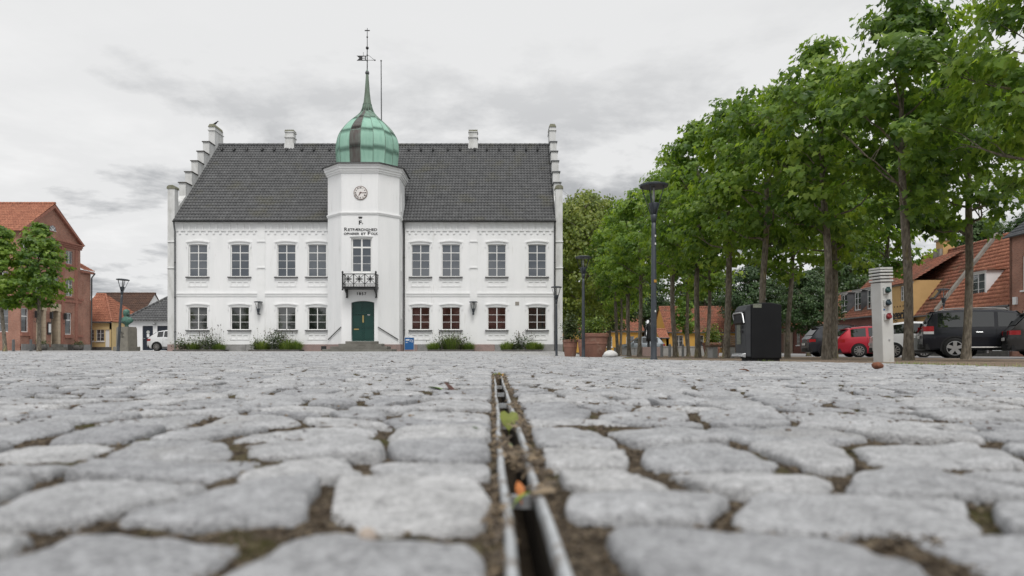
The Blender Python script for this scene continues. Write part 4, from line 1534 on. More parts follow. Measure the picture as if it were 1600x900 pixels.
mb.tube([(TX, TYC, z0 + 0.03), (vx(583), TYC, z0 + 0.03)], 0.014, 6)
mb.tube([(TX, TYC, z1), (vx(574), TYC, z1), (vx(577), TYC, zm + 0.05), (vx(582), TYC, z0 + 0.05)], 0.012, 6)
mb.build('counterweight_arm', M['iron'], vane)
MB().ball((vx(583), TYC, z0 + 0.03), 0.05, 8).build('counterweight', M['iron'], vane, True)
fp = thing('flagpole', 'thin pale flagpole rising behind the green dome', 'flagpole', (PX(596.5, 51), 51, 13))
MB().tube([(PX(596.5, 51), 51, 13), (PX(595.5, 51), 51, ZC + (CY - 96) * 51 / F_PX)], [0.055, 0.035], 8).build('pole', M['zinc'], fp)
MB().ball((PX(595.5, 51), 51, ZC + (CY - 95) * 51 / F_PX), 0.065, 8).build('truck', M['iron'], fp)

# clock
cxk, czk = tx(563.5) + 0.0, tz(301.5)
fc = frame((cxk, TFY, czk), XR)
disc = lambda r, n=32: [(r * math.cos(2 * math.pi * k / n), r * math.sin(2 * math.pi * k / n)) for k in range(n)]
ck = MB().fprism(fc, disc(0.41), 0.002, 0.045).build('clock', M['clock_rim'], hall)
MB().fprism(fc, disc(0.372), 0.046, 0.052).build('clock_face', M['clock_face'], ck)
ROM = ['XII', 'I', 'II', 'III', 'IIII', 'V', 'VI', 'VII', 'VIII', 'IX', 'X', 'XI']
for k in range(12):
    t = math.pi / 2 - 2 * math.pi * k / 12
    up = Vector((math.cos(t), 0, math.sin(t)))
    rt = Vector((math.sin(t), 0, -math.cos(t)))
    text_part('numeral', ROM[k], 0.115, Vector((cxk, TFY - 0.055, czk)) + up * 0.262, rt, M['letter_brown'], ck, 0.006, 0.004, 0.9, up)


def hand(ang, ln, w):
    d = Vector((math.sin(ang), math.cos(ang)))
    s_ = Vector((d.y, -d.x)) * w
    pts = [d * -0.07 - s_, d * -0.07 + s_, d * ln * 0.7 + s_ * 0.9, d * ln, d * ln * 0.7 - s_ * 0.9]
    return MB().fprism(fc, [(p.x, p.y) for p in pts][::-1], 0.060, 0.066).build('clock_hand', M['clock_hand'], ck)


hand(R(90), 0.33, 0.016)
hand(R(212), 0.23, 0.022)
MB().fprism(fc, disc(0.03, 12), 0.067, 0.075).build('clock_boss', M['clock_hand'], ck)

# lettering and royal cypher
LT = TFY - 0.008
def fit_text(body, size, x0, x1, z, nm, bold=0.004):
    """lettering stretched between two columns"""
    o = text_part(nm, body, size, (0, LT, z), XR, M['letter'], hall, 0.012, bold)
    co = np.empty(len(o.data.vertices) * 3, np.float32)
    o.data.vertices.foreach_get('co', co)
    co = co.reshape(-1, 3)
    lo, hi = co[:, 0].min(), co[:, 0].max()
    co[:, 0] = (x0 - OFF[hall.name].x) + (co[:, 0] - lo) / (hi - lo) * (x1 - x0)
    o.data.vertices.foreach_set('co', co.ravel())
    o.data.update()
    return o


for body, size, pa, pb, py in (('R', 0.29, 538.0, 543.0, 360), ('ETFÆRDIGHED', 0.215, 543.8, 589.3, 360), ('OPHØIER', 0.19, 537.3, 561.5, 367.4 - 1.2),
                               ('ET', 0.19, 564.4, 571.6, 366.2), ('F', 0.29, 574.6, 579.0, 366.2), ('OLK', 0.20, 579.8, 590.5, 366.2)):
    fit_text(body, size, tx(pa), tx(pb), tz(py) - 0.03, 'inscription')
fit_text('F', 0.33, tx(560.8), tx(565.2), tz(350.6), 'cypher', 0.01)
fit_text('7', 0.12, tx(565.6), tx(567.4), tz(350.6), 'cypher', 0.002)
fcr = frame((tx(563.2), TFY, tz(341.4)), XR)
mb = MB()
mb.fbox(fcr, -0.09, 0.09, 0.0, 0.03, 0.003, 0.02)
for k in range(5):
    u = -0.1 + 0.05 * k
    mb.fprism(fcr, [(u * 0.75 - 0.016, 0.03), (u * 0.75 + 0.016, 0.03), (u + 0.022, 0.085), (u, 0.12 + 0.02 * (k == 2)), (u - 0.022, 0.085)], 0.003, 0.02)
mb.build('crown_emblem', M['letter'], hall)
text_part('year', '1857', 0.235, (tx(564.5), LT, tz(461)), XR, M['letter'], hall, 0.012, 0.005, 1.35)

# balcony door and balcony
window(hall, frt, BDO[0], BDO[1], BDO[2], BDO[3], 2, (1, 1, 1, 1), 3, inset=0.12, fw=0.09, mul=0.09, mglass=M['glass_up'], name='balcony_door')
mb = MB()
mb.fprism(frt, seg_arch(BDO[0] - 0.08, BDO[1] + 0.08, BDO[3] + 0.03, 0.03, 0.05), 0.002, 0.05)
mb.build('hood_mould', M['white_trim'], hall)
bx0, bx1, by = -9.62, -7.62, TFY - 0.75
bz0, bz1 = 4.36 - 0.55 + 0.0, 4.65
zb = lambda py: ZC + (CY - py) * by / F_PX
bz0, bz1 = zb(451), zb(427.5)
bx0, bx1 = PX(535.3, by), PX(587.2, by)
bal = MB().box(bx0, bx1, by, TFY - 0.003, bz0, bz0 + 0.09).build('balcony', M['iron'], hall)
MB().box(bx0 - 0.04, bx1 + 0.04, by - 0.04, TFY - 0.003, bz0 + 0.091, bz0 + 0.13).build('balcony_lip', M['iron'], bal)
for x in (bx0, bx1):
    MB().lathe([(0.045, bz0 - 0.10), (0.06, bz0 - 0.06), (0.045, bz0), (0.045, bz1 + 0.02), (0.06, bz1 + 0.05), (0.05, bz1 + 0.13), (0.02, bz1 + 0.16)], (x, by, 0), 10).build('corner_post', M['iron'], bal, True)
    MB().box(x - 0.025, x + 0.025, by, TFY - 0.003, bz1 - 0.04, bz1).build('side_rail', M['iron'], bal)
    MB().box(x - 0.015, x + 0.015, by, TFY - 0.003, bz0 + 0.27, bz0 + 0.30).build('side_rail', M['iron'], bal)
    for k in range(4):
        MB().tube([(x, by + 0.15 + 0.17 * k, bz0 + 0.13), (x, by + 0.15 + 0.17 * k, bz1)], 0.012, 6).build('baluster', M['iron'], bal)
    sx_ = 1 if x == bx0 else -1
    xb = x + sx_ * 0.10
    mb = MB()
    mb.prism([(xb - 0.04, TFY - 0.003, bz0 - 0.001), (xb - 0.04, by + 0.12, bz0 - 0.001), (xb - 0.04, by + 0.30, bz0 - 0.14), (xb - 0.04, TFY - 0.18, bz0 - 0.24), (xb - 0.04, TFY - 0.09, bz0 - 0.42), (xb - 0.04, TFY - 0.003, bz0 - 0.46)], (0.08, 0, 0))
    mb.build('bracket', M['iron'], bal)
    MB().ball((xb, TFY - 0.10, bz0 - 0.45), 0.075, 10, 0.7).build('bracket_knob', M['iron'], bal, True)
mb = MB()
mb.box(bx0, bx1, by - 0.02, by + 0.02, bz1 - 0.045, bz1)
mb.box(bx0, bx1, by - 0.012, by + 0.012, bz0 + 0.27, bz0 + 0.295)
mb.box(bx0, bx1, by - 0.012, by + 0.012, bz0 + 0.20, bz0 + 0.22)
mb.build('rail', M['iron'], bal)
fb = frame((0, by, 0), XR)
pw = (bx1 - bx0) / 3
for k in range(3):
    a, b = bx0 + k * pw, bx0 + (k + 1) * pw
    zc, xc = (bz0 + 0.295 + bz1 - 0.045) / 2, (a + b) / 2
    hh = (bz1 - 0.045 - bz0 - 0.295) / 2
    mb = MB()
    for s_ in (-1, 1):
        mb.tube([(a + 0.03, by, zc - s_ * hh), (b - 0.03, by, zc + s_ * hh)], 0.016, 6)
    for q in range(8):                      # rosette
        t = q * math.pi / 4
        ln = 0.24 if q % 2 == 0 else 0.12
        d = Vector((math.cos(t), math.sin(t))); s2 = Vector((-d.y, d.x)) * 0.045
        mb.fprism(fb, [(xc + d.x * 0.03, zc + d.y * 0.03), (xc + d.x * ln * 0.6 - s2.x, zc + d.y * ln * 0.6 - s2.y), (xc + d.x * ln, zc + d.y * ln), (xc + d.x * ln * 0.6 + s2.x, zc + d.y * ln * 0.6 + s2.y)][::-1], -0.014, 0.014)
    mb.fprism(fb, [(xc + 0.06 * math.cos(t), zc + 0.06 * math.sin(t)) for t in np.linspace(0, 2 * math.pi, 10, endpoint=False)], -0.02, 0.02)
    for q in range(1, 4):
        mb.tube([(a + pw * q / 4, by, bz0 + 0.13), (a + pw * q / 4, by, bz0 + 0.20)], 0.011, 5)
    mb.build('railing_panel', M['iron'], bal)
    if k:
        MB().box(a - 0.025, a + 0.025, by - 0.02, by + 0.02, bz0 + 0.13, bz1).build('baluster', M['iron'], bal)

# entrance door
d0, d1, e0, e1 = DOOR
door = MB().fbox(frt, d0 + 0.01, d1 - 0.01, e0, e1 - 0.002, -0.26, -0.205).build('entrance_door', M['door_green'], hall)
mid = (d0 + d1) / 2
for (a, b) in ((d0 + 0.07, mid - 0.05), (mid + 0.05, d1 - 0.07)):
    for (c, d) in ((e0 + 0.12, e0 + 0.72), (e0 + 0.80, e0 + 1.55), (e0 + 1.80, e0 + 2.35)):
        MB().fbox(frt, a, b, c, d, -0.204, -0.185).build('door_panel', M['door_green'], door)
        mb = MB()
        mb.fbox(frt, a + 0.08, b - 0.08, c + 0.08, d - 0.08, -0.184, -0.172)
        mb.build('door_panel', M['door_green'], door)
MB().fbox(frt, d0 + 0.01, d1 - 0.01, e0 + 1.62, e0 + 1.70, -0.204, -0.16).build('door_rail', M['door_green'], door)
MB().fbox(frt, mid - 0.035, mid + 0.035, e0 + 0.02, e0 + 1.62, -0.204, -0.165).build('door_rail', M['door_green'], door)
MB().fbox(frt, mid - 0.055, mid + 0.035, e0 + 1.12, e0 + 1.55, -0.164, -0.15).build('door_handle', M['brass'], door)
MB().fbox(frt, d0 + 0.12, d0 + 0.42, e0 + 0.68, e0 + 0.75, -0.184, -0.165).build('letter_slot', M['brass'], door)
MB().fbox(frt, mid + 0.25, mid + 0.40, e0 + 1.56, e0 + 1.60, -0.184, -0.17).build('name_plate', M['plate'], door)
mb = MB()
mb.fprism(frt, [(d0 + 0.001, e1 - 0.001), (d0 + 0.001, e1 - 0.12)] + [(d0 + (d1 - d0) * k / 8, e1 - 0.12 + 0.10 * (1 - (2 * k / 8 - 1) ** 2)) for k in range(1, 8)] + [(d1 - 0.001, e1 - 0.12), (d1 - 0.001, e1 - 0.001)], -0.20, -0.002)
mb.build('door_arch', M['white_trim'], hall)
# entrance steps
for k, (w, dp, z0, z1) in enumerate(((4.0, 1.6, -0.2, 0.13), (3.3, 1.15, 0.131, 0.29), (2.55, 0.75, 0.291, 0.45), (1.9, 0.40, 0.451, 0.60))):
    mb = MB()
    c = (d0 + d1) / 2
    mb.box(c - w / 2, c + w / 2, TFY - dp, TFY + 0.2, z0, z1)
    bevel(mb.build('entrance_step', M['step_stone'], hall), 0.015)
for sgn in (-1, 1):
    top = Vector((mid + sgn * 1.08, TFY - 0.12, 1.45)); bot = Vector((mid + sgn * 1.95, TFY + (0.60 if sgn < 0 else 0.55) - 0.12, 0.78))
    a = oct_[0] if sgn < 0 else oct_[1]
    top = Vector((TX + sgn * (TF + 0.02), TFY - 0.06, 1.45))
    bot = Vector((TX + sgn * (TA - 0.05), TYC - 1.1 - 0.12, 0.72))
    mb = MB()
    mb.tube([top, bot], 0.028, 8)
    hr = mb.build('handrail', M['iron'], hall)
    for t in (0.15, 0.85):
        p = top.lerp(bot, t)
        q = p + Vector((-sgn * 0.08, 0.16, -0.06))
        MB().tube([p, q], 0.014, 6).build('handrail_bracket', M['iron'], hr)


# wall lamps
def lamp_head(parent, top, r, h, root_off=Vector((0, 0, 0)), lens=True):
    """open cone: flat disc on four slim struts over a small inner cone"""
    x, y, z = top
    MB().lathe([(r * 0.98, z - 0.05 * r / 0.35), (r, z - 0.03 * r / 0.35), (r, z), (r * 0.7, z + 0.03 * r / 0.35), (0.02, z + 0.04 * r / 0.35)], (x, y, 0), 24).build('lamp_cap', M['lamp_grey'], parent)
    for k in range(5):
        t = k * math.pi * 0.4 + 0.15
        a = Vector((x + math.cos(t) * r * 0.86, y + math.sin(t) * r * 0.86, z - 0.04 * r / 0.35))
        b = Vector((x + math.cos(t) * r * 0.17, y + math.sin(t) * r * 0.17, z - h))
        MB().tube([a, b], r * 0.034, 6).build('strut', M['lamp_grey'], parent)
    MB().lathe([(r * 0.14, z - h), (r * 0.37, z - h * 0.62), (r * 0.35, z - h * 0.59), (0.02, z - h * 0.59)], (x, y, 0), 16).build('reflector_cone', M['lamp_grey'], parent, True)
    MB().lathe([(r * 0.07, z - h * 0.589), (r * 0.09, z - h * 0.40), (r * 0.07, z - h * 0.12), (r * 0.05, z - h * 0.07)], (x, y, 0), 14).build('lamp_glass', M['glass_lamp'], parent, True)


for px, nm in ((406.5, 'left'), (740.0, 'right')):
    X = hx(px)
    wl = thing('wall_lamp', 'dark cone wall lamp on the white facade %s of the tower' % nm, 'lamp', (X, FY - 0.3, hz(491)), group='wall lamps on the town hall')
    zt = ZC + (CY - 471.5) * (FY - 0.3) / F_PX
    lamp_head(wl, (X, FY - 0.32, zt), 0.27, 0.72)
    zb_ = zt - 0.72
    mb = MB()
    mb.lathe([(0.05, zb_ - 0.10), (0.075, zb_ - 0.04), (0.05, zb_ + 0.05)], (X, FY - 0.32, 0), 10)
    mb.tube([(X, FY - 0.32, zb_ - 0.06), (X + (0.0), FY - 0.053, zb_ - 0.06)], 0.035, 8)
    mb.build('bracket', M['lamp_grey'], wl, True)

# crow on the left gable top
cb = thing('crow', 'small black bird perched on the left gable top', 'bird', (XL - 0.12, 49.0, 16.42))
mb = MB()
bx, by_, bz = XL - 0.12, 49.0, 16.42
rings = []
for u, r, zo in ((-0.26, 0.012, 0.10), (-0.16, 0.03, 0.12), (-0.08, 0.06, 0.15), (0.0, 0.078, 0.18), (0.07, 0.065, 0.23), (0.11, 0.045, 0.28), (0.145, 0.043, 0.31), (0.18, 0.03, 0.32), (0.21, 0.012, 0.315), (0.25, 0.004, 0.305)):
    rings.append([Vector((bx + u, by_ + r * math.cos(t), bz + zo + r * math.sin(t))) for t in np.linspace(0, 2 * math.pi, 10, endpoint=False)])
mb.loft(rings)
mb.build('body', M['crow'], cb, True)
for s_ in (-1, 1):
    MB().tube([(bx, by_ + 0.03 * s_, bz), (bx, by_ + 0.03 * s_, bz + 0.14)], 0.008, 5).build('leg', M['crow'], cb)
# ================================================================ trees
MAPLE = np.array([(0, -0.05), (0.20, -0.16), (0.52, -0.20), (0.44, 0.06), (0.80, 0.30), (0.42, 0.40), (0.34, 0.58), (0, 1.0),
                  (-0.34, 0.58), (-0.42, 0.40), (-0.80, 0.30), (-0.44, 0.06), (-0.52, -0.20), (-0.20, -0.16)], float)
OVAL = np.array([(0, -0.1), (0.34, 0.12), (0.42, 0.45), (0.25, 0.8), (0, 1.0), (-0.25, 0.8), (-0.42, 0.45), (-0.34, 0.12)], float)


def leaf_cloud(pos, tip, nor, size, tone, shape):
    """one real leaf polygon per position, folded along its rib and drooping"""
    n = len(pos)
    tip = tip / np.linalg.norm(tip, axis=1, keepdims=True)
    side = np.cross(tip, nor)
    side /= np.maximum(np.linalg.norm(side, axis=1, keepdims=True), 1e-6)
    nn = np.cross(side, tip)
    k = len(shape)
    cx, cy = shape[:, 0], shape[:, 1]
    z = 0.16 * np.abs(cx) - 0.22 * np.clip(cy, 0, 1) ** 2
    loc = np.concatenate([[(0, 0.3, 0.0)], np.stack([cx, cy, z], 1)])
    V = pos[:, None] + size[:, None, None] * (side[:, None] * loc[None, :, 0:1] + tip[:, None] * loc[None, :, 1:2] + nn[:, None] * loc[None, :, 2:3])
    F = np.array([(0, 1 + i, 1 + (i + 1) % k) for i in range(k)])
    F = (F[None] + (np.arange(n) * (k + 1))[:, None, None]).reshape(-1, 3)
    return V.reshape(-1, 3), F, np.repeat(tone, k + 1)


def make_tree(seed, H, zb, Rc, trunk_r, n_limb, n_clus, per, leaf, shape, top_bias=0.8, droop=0.85, clr=0.34, limb_up=0.7):
    """returns meshes (trunk with limbs, crown) in local coordinates, root at the foot"""
    rg = random.Random(seed)
    rn = np.random.default_rng(seed)
    mb = MB()
    lean = Vector((rg.uniform(-0.12, 0.12), rg.uniform(-0.12, 0.12), 0))

    def axis(z):
        f = z / H
        return Vector((lean.x * f * 2 + 0.05 * math.sin(z * 1.1 + seed), lean.y * f * 2 + 0.05 * math.cos(z * 0.9 + seed * 2), z))

    zs = [-0.15, 0.05, 0.3, 0.8] + [0.8 + (H * 0.96 - 0.8) * k / 12 for k in range(1, 13)]
    rr = [trunk_r * (1.35 if z < 0.1 else 1.12 if z < 0.4 else max(0.10, 1.0 - 0.10 * z / zb) if z < zb else max(0.06, 0.88 * (1 - (z - zb) / (H - zb)) ** 0.9)) for z in zs]
    mb.tube([axis(z) for z in zs], rr, 10)

    def rad(z):
        t = min(1, max(0, (z - zb) / (H - zb)))
        return Rc * max(0.10, math.sin(math.pi * min(1, (t * 0.90 + 0.085)) ** top_bias) ** 0.75)

    tips = []
    for k in range(n_limb):
        f = (k + rg.random() * 0.7) / n_limb
        z0 = zb - 0.25 + (H - zb) * 0.80 * f
        a = k * 2.399 + rg.uniform(-0.4, 0.4)
        ln = rad(min(H - 0.2, z0 + 0.6)) * rg.uniform(0.65, 0.95) * (1 - 0.25 * f)
        up = limb_up * rg.uniform(0.6, 1.4) * (0.6 + 0.8 * f)
        p0 = axis(z0)
        pts = []
        for j in range(6):
            t = j / 5
            pts.append(p0 + Vector((math.cos(a + 0.25 * math.sin(t * 3 + k)) * ln * t, math.sin(a + 0.25 * math.sin(t * 3 + k)) * ln * t, ln * up * (t ** 0.85) + 0.08 * math.sin(t * 7 + k))))
        r0 = trunk_r * (0.42 - 0.22 * f) * rg.uniform(0.8, 1.1)
        mb.tube(pts, [r0 * (1 - 0.85 * j / 5) for j in range(6)], 6)
        for j in range(2, 6):
            tips.append((pts[j], r0 * 0.3))
        for q in range(5):
            t = rg.uniform(0.35, 0.95)
            i0 = int(t * 5)
            b = pts[i0].lerp(pts[min(5, i0 + 1)], t * 5 - i0)
            aa = a + rg.choice((-1, 1)) * rg.uniform(0.4, 1.3)
            l2 = ln * rg.uniform(0.25, 0.5)
            e = b + Vector((math.cos(aa) * l2, math.sin(aa) * l2, l2 * rg.uniform(0.1, 0.9)))
            m_ = b.lerp(e, 0.5) + Vector((0, 0, 0.06))
            mb.tube([b, m_, e], [r0 * 0.30, r0 * 0.2, r0 * 0.08], 5)
            tips += [(m_, 0), (e, 0)]
    # clusters: at branch tips first, then through the outer crown
    cl = []
    seed_v = Vector((seed * 3.1, seed * 1.7, 0))
    tries = 0
    while len(cl) < n_clus and tries < n_clus * 60:
        tries += 1
        if rg.random() < 0.5:
            b, _ = rg.choice(tips)
            p = b + Vector((rg.gauss(0, 0.22), rg.gauss(0, 0.22), rg.gauss(0.08, 0.2))) * (Rc / 2.0)
        else:
            z = rg.uniform(zb - 0.2, H)
            a = rg.uniform(0, 6.283)
            r = rad(z) * (rg.random() ** 0.38)
            p = axis(z) + Vector((math.cos(a) * r, math.sin(a) * r, 0))
        c = axis(min(max(p.z, 0), H))
        d = math.hypot(p.x - c.x, p.y - c.y)
        lump = 1 + 0.62 * noise.noise(Vector((p.x, p.y, p.z)) * (1.6 / Rc) * 1.25 + seed_v)
        if d > rad(p.z) * lump or p.z < zb - 0.5 or p.z > H + 0.25:
            continue
        if noise.noise(p * (2.9 / Rc) + seed_v * 2) < -0.16:            # holes that let the sky through
            continue
        cl.append((p, c, d))
    n = len(cl) * per
    pos = np.zeros((n, 3)); tip = np.zeros((n, 3)); nor = np.zeros((n, 3)); tone = np.zeros(n); size = np.zeros(n)
    i = 0
    for p, c, d in cl:
        out = Vector((p.x - c.x, p.y - c.y, 0))
        out = out.normalized() if out.length > 0.05 else Vector((rg.gauss(0, 1), rg.gauss(0, 1), 0)).normalized()
        ct = 0.48 + 0.46 * (rg.random() - 0.5) + 0.30 * noise.noise(p * 0.8 + seed_v)
        j = slice(i, i + per)
        off = rn.normal(0, 1, (per, 3))
        off /= np.linalg.norm(off, axis=1, keepdims=True)
        off *= (rn.random((per, 1)) ** 0.45)
        off[:, 2] *= 0.55
        pos[j] = np.array(p) + off * clr * rg.uniform(0.75, 1.25)
        dirs = off * [1, 1, 0.3] + np.array(out) * 0.45 + rn.normal(0, 0.25, (per, 3))
        dirs[:, 2] -= droop * rn.uniform(0.5, 1.4, per)
        tip[j] = dirs
        nv = rn.normal(0, 0.34, (per, 3)) + np.array([0, 0, 0.75]) + off * 0.5 + np.array(out) * 0.75
        nor[j] = nv
        tone[j] = np.clip(ct + rn.normal(0, 0.13, per) + off[:, 2] * 0.10, 0, 1)
        size[j] = leaf * rn.uniform(0.65, 1.2, per)
        i += per
    tk = mb
    return tk, leaf_cloud(pos, tip, nor, size, tone, shape)


PROTO = {}


def tree_proto(key, leafm, *a, **k):
    tk, (V, F, T) = make_tree(*a, **k)
    PROTO[key] = (tk, V, F, T, leafm)


tree_proto('m1', 'leaf_maple', 1, 8.8, 3.5, 2.15, 0.105, 17, 250, 20, 0.145, MAPLE, clr=0.37)
tree_proto('m2', 'leaf_maple', 2, 8.6, 3.6, 2.05, 0.10, 16, 235, 20, 0.145, MAPLE, clr=0.37)
tree_proto('m3', 'leaf_maple', 5, 9.0, 3.4, 2.25, 0.11, 18, 265, 20, 0.145, MAPLE, clr=0.37)
tree_proto('m4', 'leaf_maple', 9, 8.7, 3.5, 2.1, 0.10, 16, 235, 20, 0.14, MAPLE, clr=0.37)
tree_proto('small', 'leaf_maple', 14, 6.8, 2.6, 1.55, 0.095, 14, 250, 17, 0.15, MAPLE, clr=0.32)
tree_proto('broad', 'leaf_broad', 21, 11.5, 2.2, 4.9, 0.28, 22, 1000, 20, 0.19, OVAL, 0.75, clr=0.62)
tree_proto('dark', 'leaf_dark', 25, 10.5, 3.0, 4.4, 0.26, 22, 800, 19, 0.22, OVAL, 0.75, clr=0.65)
MESHES = {}


def plant_tree(key, x, y, rz, s, label, cat='tree', group=None, name='maple_tree', sz=None):
    t = thing(name, label, cat, (x, y, G(x, y)), rz, group, local=True)
    t.scale = (s, s, sz or s)
    tk, V, F, T, lm = PROTO[key]
    if key not in MESHES:
        a = tk.build('trunk', M['bark'], t, True)
        b = fast_mesh('crown', V, F, M[lm], t, False, T)
        MESHES[key] = (a.data, b.data)
    else:
        for nm, me in zip(('trunk', 'crown'), MESHES[key]):
            o = bpy.data.objects.new(nm, me)
            COL.objects.link(o)
            o.parent = t
    return t


# trunk column in the photo, distance, model, turn, scale, label
ROWS = 'maples planted in rows on the gravel'
TREES = [
    (1675, 12.6, 'm3', 0.4, 1.0, 'nearest maple tree, its crown hanging in from the right edge'),
    (1418, 16.0, 'm1', 1.2, 1.0, 'maple tree with lichen trunk just right of the pale service pillar'),
    (1294, 18.7, 'm2', 2.9, 1.02, 'maple tree with trunk in front of the dark grey estate car'),
    (1194, 21.6, 'm4', 0.3, 1.05, 'maple tree rising straight behind the black litter bin'),
    (1136, 24.6, 'm3', 4.1, 1.05, 'maple tree with trunk just left of the black litter bin'),
    (1090, 28.2, 'm1', 5.2, 1.12, 'maple tree, second trunk to the left of the black bin'),
    (1054, 31.8, 'm2', 0.9, 1.12, 'maple tree, first trunk to the right of the tallest lamp'),
    (1000, 37.5, 'm4', 2.2, 1.12, 'maple tree, first trunk to the left of the tallest lamp'),
    (982, 41.0, 'm3', 3.3, 1.08, 'maple tree, second trunk to the left of the tallest lamp'),
    (965, 45.0, 'm2', 1.7, 1.10, 'maple tree nearest to the large terracotta pot'),
    (1512, 18.4, 'm4', 1.9, 1.02, 'maple tree with trunk in front of the black off-road car'),
    (1304, 23.2, 'm3', 0.1, 0.98, 'maple tree half hidden behind the trunk before the estate car'),
    (1232, 27.5, 'm1', 3.8, 0.95, 'maple tree just right of the black bin, further back'),
    (1105, 34.5, 'm2', 4.6, 0.98, 'maple tree beside the terracotta pot behind the bench'),
    (1075, 39.5, 'm4', 5.6, 0.98, 'slim maple tree between the two trunks right of the tallest lamp'),
    (970, 52.0, 'm1', 2.5, 0.95, 'far maple tree with thin trunk behind the row'),
    (1379, 26.0, 'm2', 5.0, 0.95, 'maple tree whose dark trunk shows above the service pillar'),
]
for px, Y, key, rz, s, lab in TREES:
    plant_tree(key, PX(px, Y), Y, rz, s, lab, group=ROWS)
LF = 'young maples by the red brick building'
plant_tree('small', PX(6, 38), 38.0, 0.6, 1.03, 'young maple cut by the left edge of the view', group=LF)
plant_tree('small', PX(60.5, 38.5), 38.5, 2.8, 1.06, 'young maple in front of the brick doorway', group=LF)
# park trees behind the town hall and the houses
BK = 'park trees behind the square'
for px, Y, key, rz, s, lab in [
    (918, 60, 'broad', 0.5, 1.30, 'yellow-green broad tree at the right corner of the town hall'),
    (885, 74, 'broad', 2.5, 1.45, 'tall tree peeping over behind the town hall corner'),
    (952, 80, 'dark', 1.0, 1.0, 'dark tree behind the terracotta pots'),
    (1005, 100, 'dark', 3.0, 1.15, 'dark tree behind the statue'),
    (1100, 97, 'dark', 4.2, 1.2, 'dark tree behind the bench and the ochre house'),
    (1185, 82, 'dark', 0.2, 1.1, 'dark tree behind the black bin'),
    (1263, 46, 'dark', 5.2, 0.55, 'dark thick-trunked tree right of the black bin'),
    (1330, 86, 'dark', 2.0, 1.45, 'tall dark tree above the grey dormers'),
    (1535, 66, 'dark', 3.6, 1.25, 'dark tree behind the orange tiled roof'),
    (1625, 64, 'dark', 0.9, 1.3, 'dark tree behind the brick house at the right edge'),
    (1072, 62, 'small', 0.9, 0.80, 'small round fresh green tree before the ochre house'),
]:
    plant_tree(key, PX(px, Y), Y, rz, s, lab, group=BK, name='park_tree')
# ================================================================ street furniture
def street_lamp(px, Y, H, label, tilt=0.0, r=0.36, hh=0.78, pr=0.075):
    x = PX(px, Y)
    t = thing('street_lamp', label, 'street lamp', (x, Y, G(x, Y)), 0, 'cone-headed lamps on the square', local=True)
    t.rotation_euler = (0, tilt, 0.3)
    MB().lathe([(pr * 1.25, -0.1), (pr * 1.25, 0.03), (pr * 1.02, 0.06), (pr, 0.5), (pr * 0.78, H - hh - 0.35), (pr * 0.72, H - hh - 0.34), (pr * 0.70, H - hh)], (0, 0, 0), 14).build('pole', M['lamp_grey'], t, True)
    MB().lathe([(pr * 0.72, H - hh - 0.18), (r * 0.24, H - hh + 0.02), (r * 0.20, H - hh + 0.03)], (0, 0, 0), 14).build('socket', M['lamp_grey'], t, True)
    lamp_head(t, (0, 0, H), r, hh)
    MB().box(-0.03, 0.03, -pr * 1.05 - 0.005, -pr * 0.9, 0.5, 0.85).build('access_hatch', M['lamp_grey'], t)
    return t


street_lamp(1021.5, 17.0, 4.42, 'tallest dark street lamp before the maple row')
street_lamp(911.5, 29.5, 4.40, 'street lamp beside the large terracotta pots')
street_lamp(869.5, 38.0, 3.90, 'street lamp at the right corner of the town hall', r=0.31, pr=0.065)
street_lamp(184.5, 42.0, 4.50, 'leaning street lamp beside the bust on its pedestal', tilt=R(3.4), r=0.38, pr=0.085)
t = street_lamp(1474.5, 37.0, 3.70, 'small street lamp behind the black off-road car', r=0.30, pr=0.05)
# sticker on the tallest lamp
lp = [o for o in bpy.data.objects if o.get('label', '').startswith('tallest dark')][0]
MB().box(-0.035, 0.035, -0.077, -0.071, 1.95, 2.02).build('sticker', M['orange_tip'], lp)
for z in (1.2, 2.9, 3.1):
    MB().box(-0.012, 0.02, -0.078, -0.070, z, z + 0.05).build('sticker', M['plate'], lp)


# ---- litter bin
Y = 13.9
x0, x1 = PX(1175, Y), PX(1224, Y)
bw = x1 - x0
g = G((x0 + x1) / 2, Y)
bn = thing('litter_bin', 'tall black litter bin with curved lid and grey hopper side', 'litter bin', ((x0 + x1) / 2, Y + 0.4, g), R(0), local=True)
bn.rotation_euler = (0, 0, R(2))
hw, hd, H = bw / 2, 0.31, 1.20
# body: black sides with an arched top
n = 10
arch = [(-hw, 0.05), (hw, 0.05)] + [(hw - 2 * hw * k / n, H - 0.03 + 0.05 * (1 - (2 * k / n - 1) ** 2)) for k in range(n + 1)]
mb = MB()
mb.prism([(x, -hd, z) for x, z in arch], (0, 2 * hd, 0))
body = bevel(mb.build('body', M['bin_black'], bn), 0.02, 3, 50)
MB().box(-hw + 0.03, hw - 0.03, -hd + 0.03, hd - 0.03, 0.0, 0.05).build('foot', M['bin_black'], bn)
MB().box(-hw + 0.04, -hw + 0.22, -hd - 0.006, -hd - 0.001, H - 0.09, H - 0.01).build('notice_label', M['bin_label'], bn)
